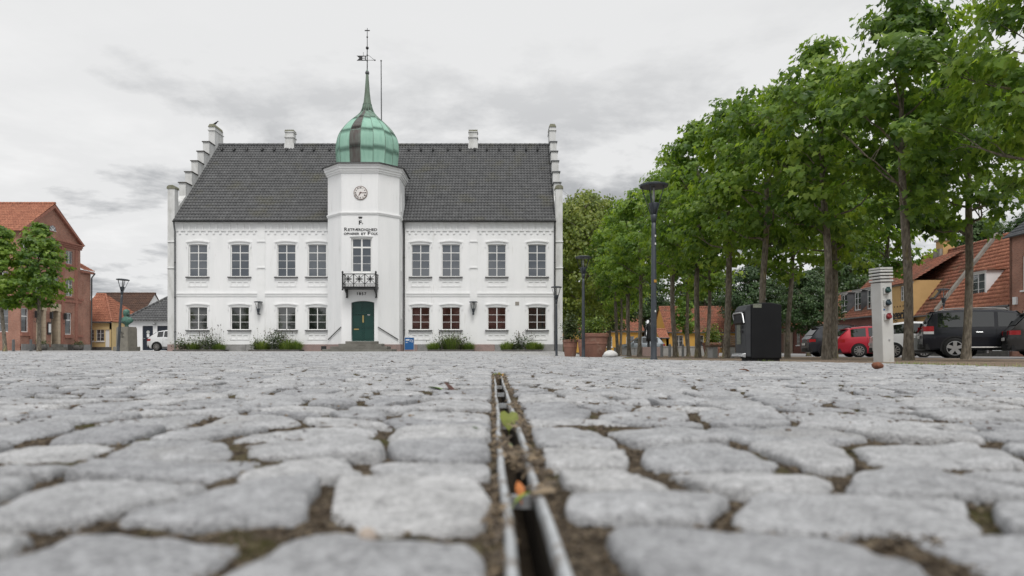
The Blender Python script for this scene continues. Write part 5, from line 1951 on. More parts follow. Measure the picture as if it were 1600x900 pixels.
# hopper side (facing left)
mb = MB()
mb.prism([(-hw - 0.10, -hd + 0.01, 0.10), (-hw - 0.001, -hd + 0.01, 0.08), (-hw - 0.001, -hd + 0.01, H - 0.015), (-hw - 0.07, -hd + 0.01, H - 0.05), (-hw - 0.12, -hd + 0.01, H - 0.14)], (0, 2 * hd - 0.02, 0))
fp_ = bevel(mb.build('front_panel', M['bin_grey'], bn), 0.012, 2, 40)
MB().prism([(-hw - 0.175, -hd + 0.08, H - 0.40), (-hw - 0.118, -hd + 0.08, H - 0.44), (-hw - 0.122, -hd + 0.08, H - 0.16), (-hw - 0.155, -hd + 0.08, H - 0.20)], (0, 2 * hd - 0.16, 0)).build('hopper_drawer', M['bin_black'], bn)
mb = MB()
mb.tube([(-hw - 0.13, -hd + 0.06, H - 0.40), (-hw - 0.165, -hd + 0.05, H - 0.22), (-hw - 0.17, -hd + 0.10, H - 0.19), (-hw - 0.17, hd - 0.10, H - 0.19), (-hw - 0.165, hd - 0.05, H - 0.22), (-hw - 0.13, hd - 0.06, H - 0.40)], 0.018, 8)
mb.build('hopper_handle', M['rim'], bn, True)
for z in (H - 0.62, H - 0.52):
    MB().box(-hw - 0.125, -hw - 0.10, -hd + 0.14, -hd + 0.26, z, z + 0.06).build('keyhole_plate', M['trim_black'], bn)
MB().box(-hw - 0.125, -hw - 0.10, hd - 0.35, hd - 0.15, 0.35, 0.80).build('notice_label', M['bin_label'], bn)
mb = MB()
mb.prism([(-hw - 0.20, -hd + 0.02, 0.09), (-hw - 0.10, -hd + 0.02, 0.07), (-hw - 0.10, -hd + 0.02, 0.17), (-hw - 0.18, -hd + 0.02, 0.15)], (0, 2 * hd - 0.04, 0))
bevel(mb.build('foot_pedal', M['rim'], bn), 0.01)

# ---- service pillar with power sockets, leaning a little to the left
Y = 13.0
x = PX(1381, Y)
pl = thing('service_pillar', 'pale grey service pillar with louvred head and three sockets', 'power pillar', (x, Y, G(x, Y)), local=True)
pl.rotation_euler = (0, R(-2.4), R(14))
a = 0.128
MB().box(-a, a, -a, a, -0.15, 1.52).build('column', M['pillar'], pl)
bevel(pl.children[0], 0.012)
MB().box(-a * 0.8, a * 0.8, -a * 0.8, a * 0.8, 1.521, 1.76).build('louvre_core', M['pillar_gap'], pl)
for k in range(4):
    z = 1.535 + k * 0.062
    bevel(MB().box(-a - 0.02, a + 0.02, -a - 0.02, a + 0.02, z, z + 0.038).build('louvre', M['pillar'], pl), 0.008)
MB().prism([(-a - 0.015, -a - 0.015, 1.775), (a + 0.015, -a - 0.015, 1.775), (a + 0.015, a + 0.015, 1.775), (-a - 0.015, a + 0.015, 1.775)], (0, 0, 0.035)).build('cap', M['pillar'], pl)
for z, mk, nm in ((1.36, 'plug_green', 'dark green'), (1.12, 'plug_blue', 'dark blue'), (0.86, 'plug_red', 'red')):
    so = MB().box(-0.085, 0.03, -a - 0.03, -a - 0.001, z - 0.06, z + 0.06).build('socket', M['plug_grey'], pl)
    so['label'] = 'socket with %s cover' % nm
    ro = Matrix.Rotation(R(62), 3, 'X')
    mb = MB()
    mb.lathe([(0.050, 0.0), (0.054, 0.03), (0.054, 0.05), (0.042, 0.058)], (-0.012, -a - 0.022, z - 0.005), 16, ro)
    mb.build('socket_cover', M[mk], so, True)
    MB().box(-0.03, 0.02, -a - 0.065, -a - 0.03, z + 0.045, z + 0.072).build('socket_flap', M[mk], so)
MB().box(-0.09, -0.06, -a - 0.006, -a - 0.001, 0.985, 1.015).build('badge', M['sign_blue'], pl)
MB().box(-0.05, 0.05, -a - 0.006, -a - 0.001, 0.99, 1.01).build('badge', M['plug_grey'], pl)
mb = MB(); mb.lathe([(0.018, 0), (0.018, 0.012)], (0.02, -a - 0.001, 0.42), 12, Matrix.Rotation(R(90), 3, 'X')); mb.build('lock', M['rim'], pl)

# ---- terracotta pots
def leafy(n, spread, hgt, rg, size=0.05):
    pos = np.array([(rg.gauss(0, spread), rg.gauss(0, spread), hgt * abs(rg.gauss(0.45, 0.3))) for _ in range(n)])
    tip = np.array([(rg.gauss(0, 1), rg.gauss(0, 1), rg.gauss(0.2, 0.6)) for _ in range(n)])
    nor = np.array([(rg.gauss(0, 0.5), rg.gauss(0, 0.5), 1) for _ in range(n)])
    return leaf_cloud(pos, tip, nor, np.array([size * rg.uniform(0.6, 1.4) for _ in range(n)]), np.array([rg.random() for _ in range(n)]), OVAL)


def pot(px, Y, r, h, label, seed, ph=0.3, pm='plant_dull'):
    x = PX(px, Y)
    t = thing('terracotta_pot', label, 'planter', (x, Y, G(x, Y)), 0, 'terracotta planters on the square', local=True)
    MB().lathe([(r * 0.72, 0.0), (r * 0.74, 0.02), (r * 0.90, h * 0.55), (r * 0.93, h * 0.56), (r * 0.93, h * 0.60), (r * 0.92, h * 0.61), (r * 0.97, h * 0.84), (r * 1.04, h * 0.86), (r * 1.05, h * 0.98), (r * 1.02, h), (r * 0.93, h), (r * 0.91, h * 0.90), (0.02, h * 0.90)], (0, 0, 0), 28).build('pot', M['terracotta'], t)
    smooth_by_angle(t.children[0], 35)
    MB().lathe([(r * 0.91, h * 0.88), (r * 0.5, h * 0.92), (0.02, h * 0.93)], (0, 0, 0), 20).build('soil', M['soil_dark'], t)
    rg = random.Random(seed)
    V, F, T = leafy(1100, r * 0.46, ph * 3.2, rg, 0.085)
    V[:, 2] += h * 0.9
    fast_mesh('flowers', V, F, M[pm], t, False, T)['kind'] = 'stuff'
    return t


pot(891, 31.5, 0.35, 0.80, 'smaller terracotta pot with a leafy plant near the town hall', 1, 0.36)
pot(914, 37.0, 0.40, 0.95, 'terracotta pot half hidden behind the largest pot', 4, 0.2)
pot(929.5, 30.5, 0.60, 1.08, 'largest ribbed terracotta pot with low green planting', 2, 0.26, 'plant')
pot(1112, 38.0, 0.50, 0.78, 'terracotta pot with bushy green plant behind the bench', 3, 0.28, 'plant')

# ---- white sack
x = PX(952, 29.0)
mb = MB()
rings = []
for k, (r, z) in enumerate(((0.24, 0.0), (0.28, 0.06), (0.27, 0.14), (0.21, 0.22), (0.12, 0.285), (0.03, 0.31))):
    rings.append([Vector((1.15 * r * math.cos(t) * (1 + 0.16 * math.sin(3 * t + k)) + 0.06 * z * 3, r * math.sin(t) * (1 + 0.12 * math.cos(2 * t + k)), z)) for t in np.linspace(0, 2 * math.pi, 16, endpoint=False)])
mb.loft(rings)
sk = mb.build('white_boulder', M['white_plastic'], None, True)
sk.location = (x, 29.0, G(x, 29))
tag(sk, 'white rounded boulder on the ground right of the largest pot', 'boulder')

# ---- timber bench
Y = 27.0
x = PX(1127, Y)
be = thing('bench', 'dark timber bench on block legs left of the black bin', 'bench', (x, Y, G(x, Y)), R(12), local=True)
for k in range(4):
    bevel(MB().box(-0.60, 0.60, -0.24 + k * 0.125, -0.24 + k * 0.125 + 0.115, 0.43, 0.50).build('seat_plank', M['wood'], be), 0.008)
for sx_ in (-0.38, 0.38):
    MB().box(sx_ - 0.11, sx_ + 0.11, -0.20, 0.20, -0.05, 0.429).build('leg', M['concrete'], be)
# ---- stacked timber behind the bench
Y = 33.0
x = PX(1150, Y)
st = thing('timber_stack', 'low stack of brown timber planks behind the bin', 'timber stack', (x, Y, G(x, Y)), R(6), local=True)
rg = random.Random(6)
for k in range(9):
    z = 0.12 + k * 0.105
    bevel(MB().box(-0.62 + rg.uniform(-0.05, 0.05), 0.62 + rg.uniform(-0.05, 0.05), -0.25, 0.25, z, z + 0.09).build('plank', M['wood'], st), 0.008)
for sx_ in (-0.5, 0.5):
    MB().box(sx_ - 0.05, sx_ + 0.05, -0.2, 0.2, -0.05, 0.119).build('bearer', M['wood'], st)


# ---- bollards
def bollard(px, Y, H, r, label):
    x = PX(px, Y)
    t = thing('bollard', label, 'bollard', (x, Y, G(x, Y)), 0, 'grey bollards', local=True)
    MB().lathe([(r, -0.05), (r, H * 0.86), (r * 0.8, H * 0.87), (r * 0.8, H * 0.89), (r, H * 0.90), (r, H * 0.97), (r * 0.9, H), (0.01, H + 0.01)], (0, 0, 0), 14).build('post', M['bollard'], t)
    MB().lathe([(r * 1.3, -0.02), (r * 1.3, 0.02), (r * 1.02, 0.03)], (0, 0, 0), 14).build('foot_ring', M['bollard'], t)
    smooth_by_angle(t.children[0], 40)
    return t


bollard(21, 40.0, 0.70, 0.075, 'left one of two bollards by the young maples')
bollard(48.3, 41.0, 0.72, 0.075, 'right one of two bollards by the young maples')
bollard(1034, 35.0, 0.66, 0.075, 'bollard right behind the tallest lamp')
bollard(1046.5, 36.0, 0.66, 0.075, 'bollard in front of the low pale wall left of the maple trunk')
bollard(1067, 36.5, 0.66, 0.07, 'bollard in front of the low pale wall right of the maple trunk')

# ---- low walls behind the trees and the monument
def low_wall(xa, xb, Y, z1, m, label, joints=4, name='low_wall'):
    x0, x1 = PX(xa, Y), PX(xb, Y)
    g = G((x0 + x1) / 2, Y)
    t = thing(name, label, 'wall', ((x0 + x1) / 2, Y, g))
    w = (x1 - x0) / joints
    for k in range(joints):
        bevel(MB().box(x0 + k * w + 0.004, x0 + (k + 1) * w - 0.004, Y, Y + 0.35, g - 0.1, g + z1).build('wall_block', m, t), 0.015)
    MB().box(x0 - 0.03, x1 + 0.03, Y - 0.03, Y + 0.38, g + z1 + 0.001, g + z1 + 0.06).build('coping', m, t)
    return t


low_wall(1033, 1102, 48.0, 0.62, M['concrete'], 'low pale concrete wall behind the maple trunks', 5)
low_wall(960, 1012, 56.0, 0.55, M['plinth_a'], 'low grey wall left of the dark statue', 5)
Y = 47.0
x = PX(1016, Y)
mo = thing('statue', 'dark bronze figure in long coat on a low stone base', 'statue', (x, Y, G(x, Y)), local=True)
bevel(MB().box(-0.65, 0.65, -0.5, 0.5, -0.1, 0.62).build('base', M['plinth_b'], mo), 0.02)
mb = MB()


def ring(cx, cy, z, rx, ry, n=14, tw=0.0):
    return [Vector((cx + rx * math.cos(t + tw), cy + ry * math.sin(t + tw), z)) for t in np.linspace(0, 2 * math.pi, n, endpoint=False)]


for s_ in (-1, 1):
    mb.loft([ring(0.12 * s_, 0, 0.62, 0.10, 0.16), ring(0.12 * s_, 0, 0.72, 0.085, 0.11), ring(0.11 * s_, 0, 1.1, 0.095, 0.10), ring(0.10 * s_, 0, 1.45, 0.12, 0.13)])
mb.loft([ring(0, 0, 1.02, 0.30, 0.24), ring(0, 0, 1.3, 0.27, 0.22), ring(0, 0, 1.7, 0.24, 0.2), ring(0, 0, 1.95, 0.26, 0.2), ring(0, 0, 2.15, 0.27, 0.17), ring(0, 0, 2.27, 0.16, 0.13), ring(0, 0, 2.33, 0.075, 0.085), ring(0, -0.01, 2.40, 0.075, 0.09), ring(0, -0.01, 2.50, 0.105, 0.12), ring(0, -0.01, 2.58, 0.10, 0.115), ring(0, -0.01, 2.65, 0.05, 0.06)])
for s_ in (-1, 1):
    mb.loft([ring(0.27 * s_, 0, 2.17, 0.08, 0.09), ring(0.34 * s_, 0, 1.9, 0.075, 0.085), ring(0.36 * s_, -0.03, 1.6, 0.065, 0.07), ring(0.33 * s_, -0.06, 1.40, 0.05, 0.05), ring(0.32 * s_, -0.07, 1.32, 0.045, 0.05)])
fg = mb.build('figure', M['statue_dark'], mo, True)
fg['kind'] = 'part' if False else fg.get('kind', '') or 'part'
del fg['kind']

# ---- bust on its pedestal
Y = 47.0
x = PX(198, Y)
bu = thing('bust_monument', 'green bronze bust on an inscribed sandstone pedestal', 'monument', (x, Y, G(x, Y)), R(-14), local=True)
bevel(MB().box(-0.64, 0.64, -0.55, 0.55, -0.05, 0.30).build('base_slab', M['pedestal'], bu), 0.02)
mb = MB()
mb.loft([[Vector((sx_ * w, sy_ * w * 0.9, z)) for sx_, sy_ in ((-1, -1), (1, -1), (1, 1), (-1, 1))] for w, z in ((0.49, 0.301), (0.47, 1.60))])
pd = bevel(mb.build('pedestal', M['pedestal'], bu), 0.012)
bevel(MB().box(-0.44, 0.44, -0.40, 0.40, 1.601, 1.68).build('pedestal_cap', M['pedestal'], bu), 0.02)
for k, (w, z) in enumerate(((0.24, 1.27), (0.27, 1.16), (0.16, 1.06), (0.28, 0.94))):
    nchar = int(w * 2 / 0.055)
    mb = MB()
    rg = random.Random(k)
    for c in range(nchar):
        u = -w + c * 0.055 - 0.03
        if rg.random() < 0.12:
            continue
        mb.box(u, u + 0.012, -0.451, -0.437, z, z + 0.065)
        if rg.random() < 0.6:
            mb.box(u + 0.0125, u + 0.034, -0.451, -0.437, z + (0.053 if rg.random() < .5 else 0.0), z + (0.065 if rg.random() < 2 else 0.012))
    mb.build('worn_inscription', M['letter'], bu)['kind'] = 'stuff'
mb = MB()
br = []
for z, rx, ry, cy in ((1.68, 0.16, 0.15, 0.0), (1.74, 0.12, 0.12, 0.0), (1.80, 0.11, 0.11, 0), (1.88, 0.20, 0.16, 0), (1.98, 0.38, 0.22, 0), (2.10, 0.49, 0.25, 0), (2.22, 0.47, 0.23, 0), (2.32, 0.33, 0.20, 0), (2.40, 0.17, 0.16, -0.01), (2.46, 0.135, 0.15, -0.02), (2.52, 0.15, 0.17, -0.04), (2.60, 0.19, 0.20, -0.04), (2.70, 0.205, 0.215, -0.03), (2.80, 0.195, 0.21, -0.02), (2.88, 0.14, 0.155, -0.01), (2.92, 0.05, 0.06, -0.01)):
    rr_ = []
    for t in np.linspace(0, 2 * math.pi, 24, endpoint=False):
        fold = 1 + (0.10 * math.sin(7 * t + z * 9) * (1 if 1.9 < z < 2.35 else 0.35 if z > 2.5 else 0.1))
        px_, py_ = rx * math.cos(t) * fold, cy + ry * math.sin(t) * fold
        if 2.5 < z < 2.66 and abs(t - 1.5 * math.pi) < 0.4:
            py_ -= 0.035                       # nose and chin
        rr_.append(Vector((px_, py_, z)))
    br.append(rr_)
mb.loft(br)
mb.build('bust', M['bronze'], bu, True)
for s_ in (-1, 1):
    MB().ball((0.17 * s_, -0.03, 2.56), 0.09, 10, 1.5).build('hair_lock', M['bronze'], bu, True)

# ---- blue notice board
Y = 41.4
x = PX(639.5, Y)
sg = thing('notice_board', 'blue standing notice board with white head right of the entrance', 'sign', (x, Y, G(x, Y)), local=True)
for s_ in (-1, 1):
    MB().box(s_ * 0.29 - 0.015, s_ * 0.29 + 0.015, -0.015, 0.015, -0.05, 0.86).build('post', M['rim'], sg)
MB().box(-0.275, 0.275, -0.012, 0.012, 0.10, 0.84).build('board', M['sign_blue'], sg)
MB().box(-0.275, 0.275, -0.013, 0.013, 0.841, 0.93).build('header', M['sign_white'], sg)
for k, (a_, b_, z) in enumerate(((-0.22, 0.02, 0.70), (-0.22, -0.02, 0.655), (-0.22, -0.07, 0.55), (-0.22, -0.09, 0.52))):
    MB().box(a_, b_, -0.016, -0.0125, z, z + (0.035 if k < 2 else 0.014)).build('text_line', M['sign_white'], sg)
mb = MB(); mb.tube([(0.13 + 0.09 * math.cos(t), -0.014, 0.62 + 0.09 * math.sin(t)) for t in np.linspace(-1.2, 3.6, 14)], 0.010, 5); mb.build('emblem', M['sign_white'], sg)
mb = MB(); mb.tube([(0.13 + 0.045 * math.cos(t), -0.014, 0.60 + 0.045 * math.sin(t)) for t in np.linspace(-1.2, 3.6, 10)], 0.008, 5); mb.build('emblem', M['sign_white'], sg)
MB().box(-0.22, -0.19, -0.017, -0.0135, 0.87, 0.90).build('header_mark', M['sign_blue'], sg)
MB().box(-0.18, 0.05, -0.017, -0.0135, 0.878, 0.892).build('header_mark', M['sign_blue'], sg)

# ---- flower beds in front of the facade
def flower_bed(pa, pb, label, seed, mounds, stalks):
    Y0, Y1 = 41.35, 42.45
    x0, x1 = PX(pa, Y0), PX(pb, Y0)
    t = thing('flower_bed', label, 'flower bed', ((x0 + x1) / 2, Y0, 0), 0, 'flower beds along the town hall')
    k = max(3, int((x1 - x0) / 0.6))
    w = (x1 - x0) / k
    for q in range(k):
        bevel(MB().box(x0 + q * w + 0.004, x0 + (q + 1) * w - 0.004, Y0 - 0.06, Y0 + 0.06, -0.1, 0.10).build('edging_stone', M['kerb_dark'], t), 0.012)
    for xx in (x0, x1 - 0.12):
        MB().box(xx, xx + 0.12, Y0 + 0.061, Y1, -0.1, 0.095).build('edging_stone', M['kerb_dark'], t)
    MB().box(x0 + 0.12, x1 - 0.12, Y0 + 0.06, Y1, -0.1, 0.07).build('soil', M['soil_dark'], t)
    rg = random.Random(seed)
    for (u, r, h, kind_) in mounds:
        cx = x0 + u * (x1 - x0); cy = Y0 + 0.5 + rg.uniform(-0.1, 0.2)
        mb = MB(); tn = []
        if kind_ == 'grass':
            for _ in range(620):
                a = rg.uniform(0, 6.28); q_ = rg.random() ** 0.6; rr = q_ * r * 0.55
                b = Vector((cx + rr * math.cos(a) * 1.5, cy + rr * math.sin(a), 0.06))
                ln = 1.5 * h * rg.uniform(0.55, 1.1) * (1 - 0.45 * q_ * q_)
                o = Vector((math.cos(a), math.sin(a), 0)) * (rg.uniform(0.05, 0.35) + 0.75 * q_) * ln
                sd = Vector((-math.sin(a), math.cos(a), 0)) * 0.010
                n0 = len(mb.v)
                mb.add([b - sd, b + sd, b + o * 0.45 + Vector((0, 0, ln * 0.75)) + sd * 0.7, b + o * 0.45 + Vector((0, 0, ln * 0.75)) - sd * 0.7, b + o + Vector((0, 0, ln * rg.uniform(0.75, 1.0)))], [(0, 1, 2, 3), (3, 2, 4)])
                tn += [min(1, 0.25 + rg.random() * 0.7)] * (len(mb.v) - n0)
            mb.build('grass_clump', M['plant'], t, False, 'stuff', tn)
        else:
            n = 520
            pos = np.array([(cx + rg.gauss(0, r * 0.42) * 1.25, cy + rg.gauss(0, r * 0.3), 0.06 + 1.5 * h * abs(rg.gauss(0.5, 0.28))) for _ in range(n)])
            tip = np.array([(rg.gauss(0, 1), rg.gauss(0, 1), rg.gauss(0.5, 0.6)) for _ in range(n)])
            nor = np.array([(rg.gauss(0, 0.5), rg.gauss(-0.4, 0.5), 1) for _ in range(n)])
            V, F, T = leaf_cloud(pos, tip, nor, np.array([0.07 * rg.uniform(0.6, 1.5) for _ in range(n)]), np.array([rg.random() * 0.8 for _ in range(n)]), OVAL)
            V = V - np.array(OFF[t.name])
            fast_mesh('foliage_clump', V, F, M['plant_dull'], t, False, T)['kind'] = 'stuff'
    mb = MB(); tn = []
    for (u, sp, h, n) in stalks:
        for _ in range(n):
            cx = x0 + u * (x1 - x0) + rg.gauss(0, sp); cy = Y0 + rg.uniform(0.3, 0.85)
            ln = h * rg.uniform(0.55, 1.1)
            lean = Vector((rg.gauss(0, 0.12), rg.gauss(0, 0.1), 1)) * ln
            b = Vector((cx, cy, 0.06))
            n0 = len(mb.v)
            mb.tube([b, b + lean * 0.5 + Vector((rg.gauss(0, 0.02), 0, 0)), b + lean], [0.006, 0.005, 0.003], 3, False)
            tn += [0.45 + 0.4 * rg.random()] * (len(mb.v) - n0)
            n0 = len(mb.v)
            if rg.random() < 0.75:
                hl = rg.uniform(0.06, 0.16)
                d = lean.normalized()
                mb.tube([b + lean - d * hl, b + lean - d * hl * 0.5, b + lean], [0.008, 0.022, 0.006], 5)
                tn += [rg.choice((0.05, 0.1, 0.2, 0.7))] * (len(mb.v) - n0)
    mb.build('flower_stalks', M['stalk'], t, False, 'stuff', tn)
    return t


flower_bed(270, 346, 'flower bed with tall dry stalks at the left end of the facade', 1, [(0.12, 0.5, 0.45, 'leaf'), (0.32, 0.5, 0.40, 'grass'), (0.55, 0.6, 0.5, 'leaf'), (0.72, 0.6, 0.55, 'leaf'), (0.88, 0.45, 0.35, 'grass')], [(0.3, 0.45, 1.2, 26), (0.7, 0.4, 1.5, 30)])
flower_bed(388, 467, 'flower bed with dark stalks under the lower windows left of the steps', 2, [(0.1, 0.35, 0.4, 'leaf'), (0.22, 0.5, 0.5, 'grass'), (0.45, 0.6, 0.75, 'leaf'), (0.55, 0.5, 0.7, 'leaf'), (0.72, 0.6, 0.55, 'grass'), (0.9, 0.45, 0.48, 'grass')], [(0.35, 0.4, 1.35, 30), (0.65, 0.4, 1.25, 26)])
flower_bed(668, 740, 'flower bed with the fullest green grass right of the blue board', 3, [(0.12, 0.5, 0.42, 'grass'), (0.35, 0.6, 0.6, 'leaf'), (0.5, 0.6, 0.72, 'grass'), (0.66, 0.55, 0.6, 'leaf'), (0.86, 0.5, 0.42, 'grass')], [(0.5, 0.45, 1.15, 55)])
flower_bed(785, 847, 'low flower bed with silver-leaved mound at the right end of the facade', 4, [(0.12, 0.45, 0.45, 'grass'), (0.35, 0.4, 0.3, 'leaf'), (0.5, 0.5, 0.6, 'leaf'), (0.75, 0.5, 0.45, 'grass'), (0.9, 0.4, 0.4, 'grass')], [(0.42, 0.22, 1.25, 24), (0.72, 0.2, 1.2, 14)])
# ================================================================ houses round the square
def house(name, label, A, B, depth, eave, ridge, wallm, roofm, openings=(), base=0.0, hip=(0, 0), plinth=None, group=None, tile=0.24, parapet=(False, False), gable_m=None, over=0.22, cornice=True, cat='house'):
    """ridge parallel to the front A-B (left to right as seen from outside). openings: dicts"""
    A = Vector((A[0], A[1], 0)); B = Vector((B[0], B[1], 0))
    t = thing(name, label, cat, ((A + B) / 2).to_tuple()[:2] + (base,), group=group)
    Rt = (B - A).normalized()
    Ln = (B - A).length
    f = (Vector((A.x, A.y, base)), Rt, Vector((0, 0, 1)))
    Nn = Rt.cross(f[2])
    holes = [(o['x'][0], o['x'][1], o['z'][0], o['z'][1]) for o in openings]
    MB().wall(f, 0, Ln, -0.3, eave, holes, 0.16).build('front_wall', wallm, t)
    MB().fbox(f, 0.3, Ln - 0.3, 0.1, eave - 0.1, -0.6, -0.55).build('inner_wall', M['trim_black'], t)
    p = lambda x, n, z: f[0] + Rt * x + Nn * n + Vector((0, 0, z))
    gm = gable_m or wallm
    for x, h in ((0, hip[0]), (Ln, hip[1])):
        pts = [p(x, 0, -0.3), p(x, -depth, -0.3), p(x, -depth, eave)] + ([] if h else [p(x, -depth / 2, ridge - 0.05)]) + [p(x, 0, eave)]
        MB().prism(pts, Rt * (0.25 if x == 0 else -0.25)).build('end_wall', gm, t)
    MB().poly([p(0.25, -depth, -0.3), p(0.25, -depth, eave), p(Ln - 0.25, -depth, eave), p(Ln - 0.25, -depth, -0.3)]).build('rear_wall', wallm, t)
    sl = (ridge - eave) / (depth / 2)
    dz = -over * sl + 0.06
    ov = 0.0 if any(parapet) else 0.12
    mb = MB()
    pantiles(mb, p(-ov, over, eave + dz), p(Ln + ov, over, eave + dz), p(Ln + ov - hip[1], -depth / 2, ridge + 0.06), p(-ov + hip[0], -depth / 2, ridge + 0.06), tile, 0.36, 0.034)
    rf = mb.build('roof_tiles', roofm, t, True, 'stuff')
    mb = MB()
    mb.poly([p(Ln + ov, -depth - over, eave + dz), p(-ov, -depth - over, eave + dz), p(-ov + hip[0], -depth / 2, ridge + 0.06), p(Ln + ov - hip[1], -depth / 2, ridge + 0.06)])
    mb.build('rear_roof', roofm, t)
    if hip[0]:
        mb = MB(); pantiles(mb, p(-ov, -depth - over, eave + dz), p(-ov, over, eave + dz), p(-ov + hip[0], -depth / 2, ridge + 0.06), p(-ov + hip[0], -depth / 2, ridge + 0.06), tile, 0.36, 0.034)
        mb.build('hip_tiles', roofm, t, True, 'stuff')
    if hip[1]:
        mb = MB(); pantiles(mb, p(Ln + ov, over, eave + dz), p(Ln + ov, -depth - over, eave + dz), p(Ln + ov - hip[1], -depth / 2, ridge + 0.06), p(Ln + ov - hip[1], -depth / 2, ridge + 0.06), tile, 0.36, 0.034)
        mb.build('hip_tiles', roofm, t, True, 'stuff')
    mb = MB()
    ridge_caps(mb, p(-ov + hip[0], -depth / 2, ridge + 0.08), p(Ln + ov - hip[1], -depth / 2, ridge + 0.08), 0.13, 0.38)
    for x0_, x1_, hp in ((-ov, -ov + hip[0], hip[0]), (Ln + ov, Ln + ov - hip[1], hip[1])):
        if hp:
            ridge_caps(mb, p(x0_, over, eave + dz + 0.03), p(x1_, -depth / 2, ridge + 0.08), 0.11, 0.38)
    mb.build('ridge_tiles', roofm, rf, True, 'stuff')
    mb = MB()
    mb.tube([p(-ov, over + 0.06, eave + dz - 0.03), p(Ln + ov, over + 0.06, eave + dz - 0.03)], 0.065, 8)
    mb.build('gutter', M['zinc'], t, True)
    if cornice:
        MB().fbox(f, 0.0, Ln, eave - 0.22, eave - 0.04, 0.002, 0.09).build('cornice', M['white_trim'], t)
    if plinth:
        MB().fbox(f, 0.0, Ln, -0.3, 0.35, 0.002, 0.05).build('plinth', plinth, t)
    for x, on in ((0, parapet[0]), (Ln, parapet[1])):
        if on:
            s_ = 0.35
            x0_ = x - s_ / 2
            pts = [p(x0_, over + 0.05, eave + dz - 0.15), p(x0_, over + 0.05, eave + dz + 0.22), p(x0_, -depth / 2, ridge + 0.42), p(x0_, -depth - over, eave + dz + 0.22), p(x0_, -depth - over, eave + dz - 0.15)]
            MB().prism(pts, Rt * s_).build('gable_coping', M['parapet'], t)
    for o in openings:
        (x0_, x1_), (z0_, z1_) = o['x'], o['z']
        if o.get('door'):
            d = MB().fbox(f, x0_, x1_, z0_, z1_ - 0.002, -0.17, -0.11).build('door', o['door'], t)
            for c0, c1 in ((0.08, 0.42), (0.5, 0.93)):
                MB().fbox(f, x0_ + 0.12, x1_ - 0.12, z0_ + (z1_ - z0_) * c0, z0_ + (z1_ - z0_) * c1, -0.109, -0.085).build('door_panel', o['door'], d)
            MB().fbox(f, x1_ - 0.14, x1_ - 0.09, z0_ + 0.95, z0_ + 1.12, -0.109, -0.05).build('door_handle', M['rim'], d)
        else:
            w = window(t, f, x0_, x1_, z0_, z1_, o.get('c', 2), o.get('r', (1, 1, 1)), o.get('top'), mglass=o.get('g', M['glass_house']), inset=0.07)
            if o.get('sill', True):
                MB().fbox(f, x0_ - 0.06, x1_ + 0.06, z0_ - 0.10, z0_ - 0.005, 0.002, 0.09).build('sill', o.get('sm', M['white_trim']), w)
    return t, f, p


def wn(x, z0, w=1.1, h=1.35, **k):
    return dict(x=(x, x + w), z=(z0, z0 + h), **k)


def dr_(x, z0=0.05, w=1.0, h=2.1, m=None):
    return dict(x=(x, x + w), z=(z0, z0 + h), door=m or M['door_brown'])


def dormer(t, f, x0, x1, z0, z1, n0, n1, wm, rm, cols=2, rows=(1, 1, 1), flat=0.10):
    """roof window box from offset n0 (front) back to n1; front has a framed window"""
    fz = (f[0] + f[0] * 0, f[1], f[2])
    Nn = f[1].cross(f[2])
    ff = (f[0] + Nn * n0, f[1], f[2])
    d = MB().wall(ff, x0, x1, z0, z1, [(x0 + 0.12, x1 - 0.12, z0 + 0.12, z1 - 0.12)], 0.08).build('dormer', wm, t)
    mb = MB(); mb.fbox(f, x0, x0 + 0.06, z0 - 0.0, z1, n1, n0 - 0.005); mb.build('dormer_cheek', wm, d)
    mb = MB(); mb.fbox(f, x1 - 0.06, x1, z0 - 0.0, z1, n1, n0 - 0.005); mb.build('dormer_cheek', wm, d)
    O, Rt, Up = f
    pp = lambda x, n, z: O + Rt * x + Nn * n + Up * z
    mb = MB()
    mb.prism([pp(x0 - 0.15, n0 + 0.18, z1 + 0.001), pp(x0 - 0.15, n1, z1 + flat), pp(x0 - 0.15, n1, z1 + flat + 0.10), pp(x0 - 0.15, n0 + 0.18, z1 + 0.10)], Rt * (x1 - x0 + 0.3))
    mb.build('dormer_roof', rm, d)
    MB().fbox(ff, x0 - 0.1, x1 + 0.1, z1 - 0.09, z1, 0.002, 0.08).build('dormer_fascia', M['white_trim'], d)
    window(t, ff, x0 + 0.12, x1 - 0.12, z0 + 0.12, z1 - 0.12, cols, rows, inset=0.03, fw=0.07)
    return d


def skylight(t, f, x0, x1, s0, s1, eave, slope_n, rise, over=0.22):
    """roof window lying in the slope between slope distances s0 and s1"""
    Nn = f[1].cross(f[2])
    dirn = (-Nn * slope_n + f[2] * rise).normalized()
    up = f[1].cross(dirn).normalized()
    O = f[0] + f[2] * eave + up * 0.10
    c = [O + f[1] * x + dirn * s for x, s in ((x0, s0), (x1, s0), (x1, s1), (x0, s1))]
    fr_ = MB().prism(c, up * 0.09).build('skylight', M['zinc'], t)
    i = 0.09
    c = [O + up * 0.092 + f[1] * x + dirn * s for x, s in ((x0 + i, s0 + i), (x1 - i, s0 + i), (x1 - i, s1 - i), (x0 + i, s1 - i))]
    MB().prism(c, up * 0.012).build('pane', M['glass_car'], fr_)


# ---- right-hand street, facing the square
fxx = lambda y: 30.5 + 0.08 * (y - 38)
ST = 'houses along the right-hand street'
gz = -0.33
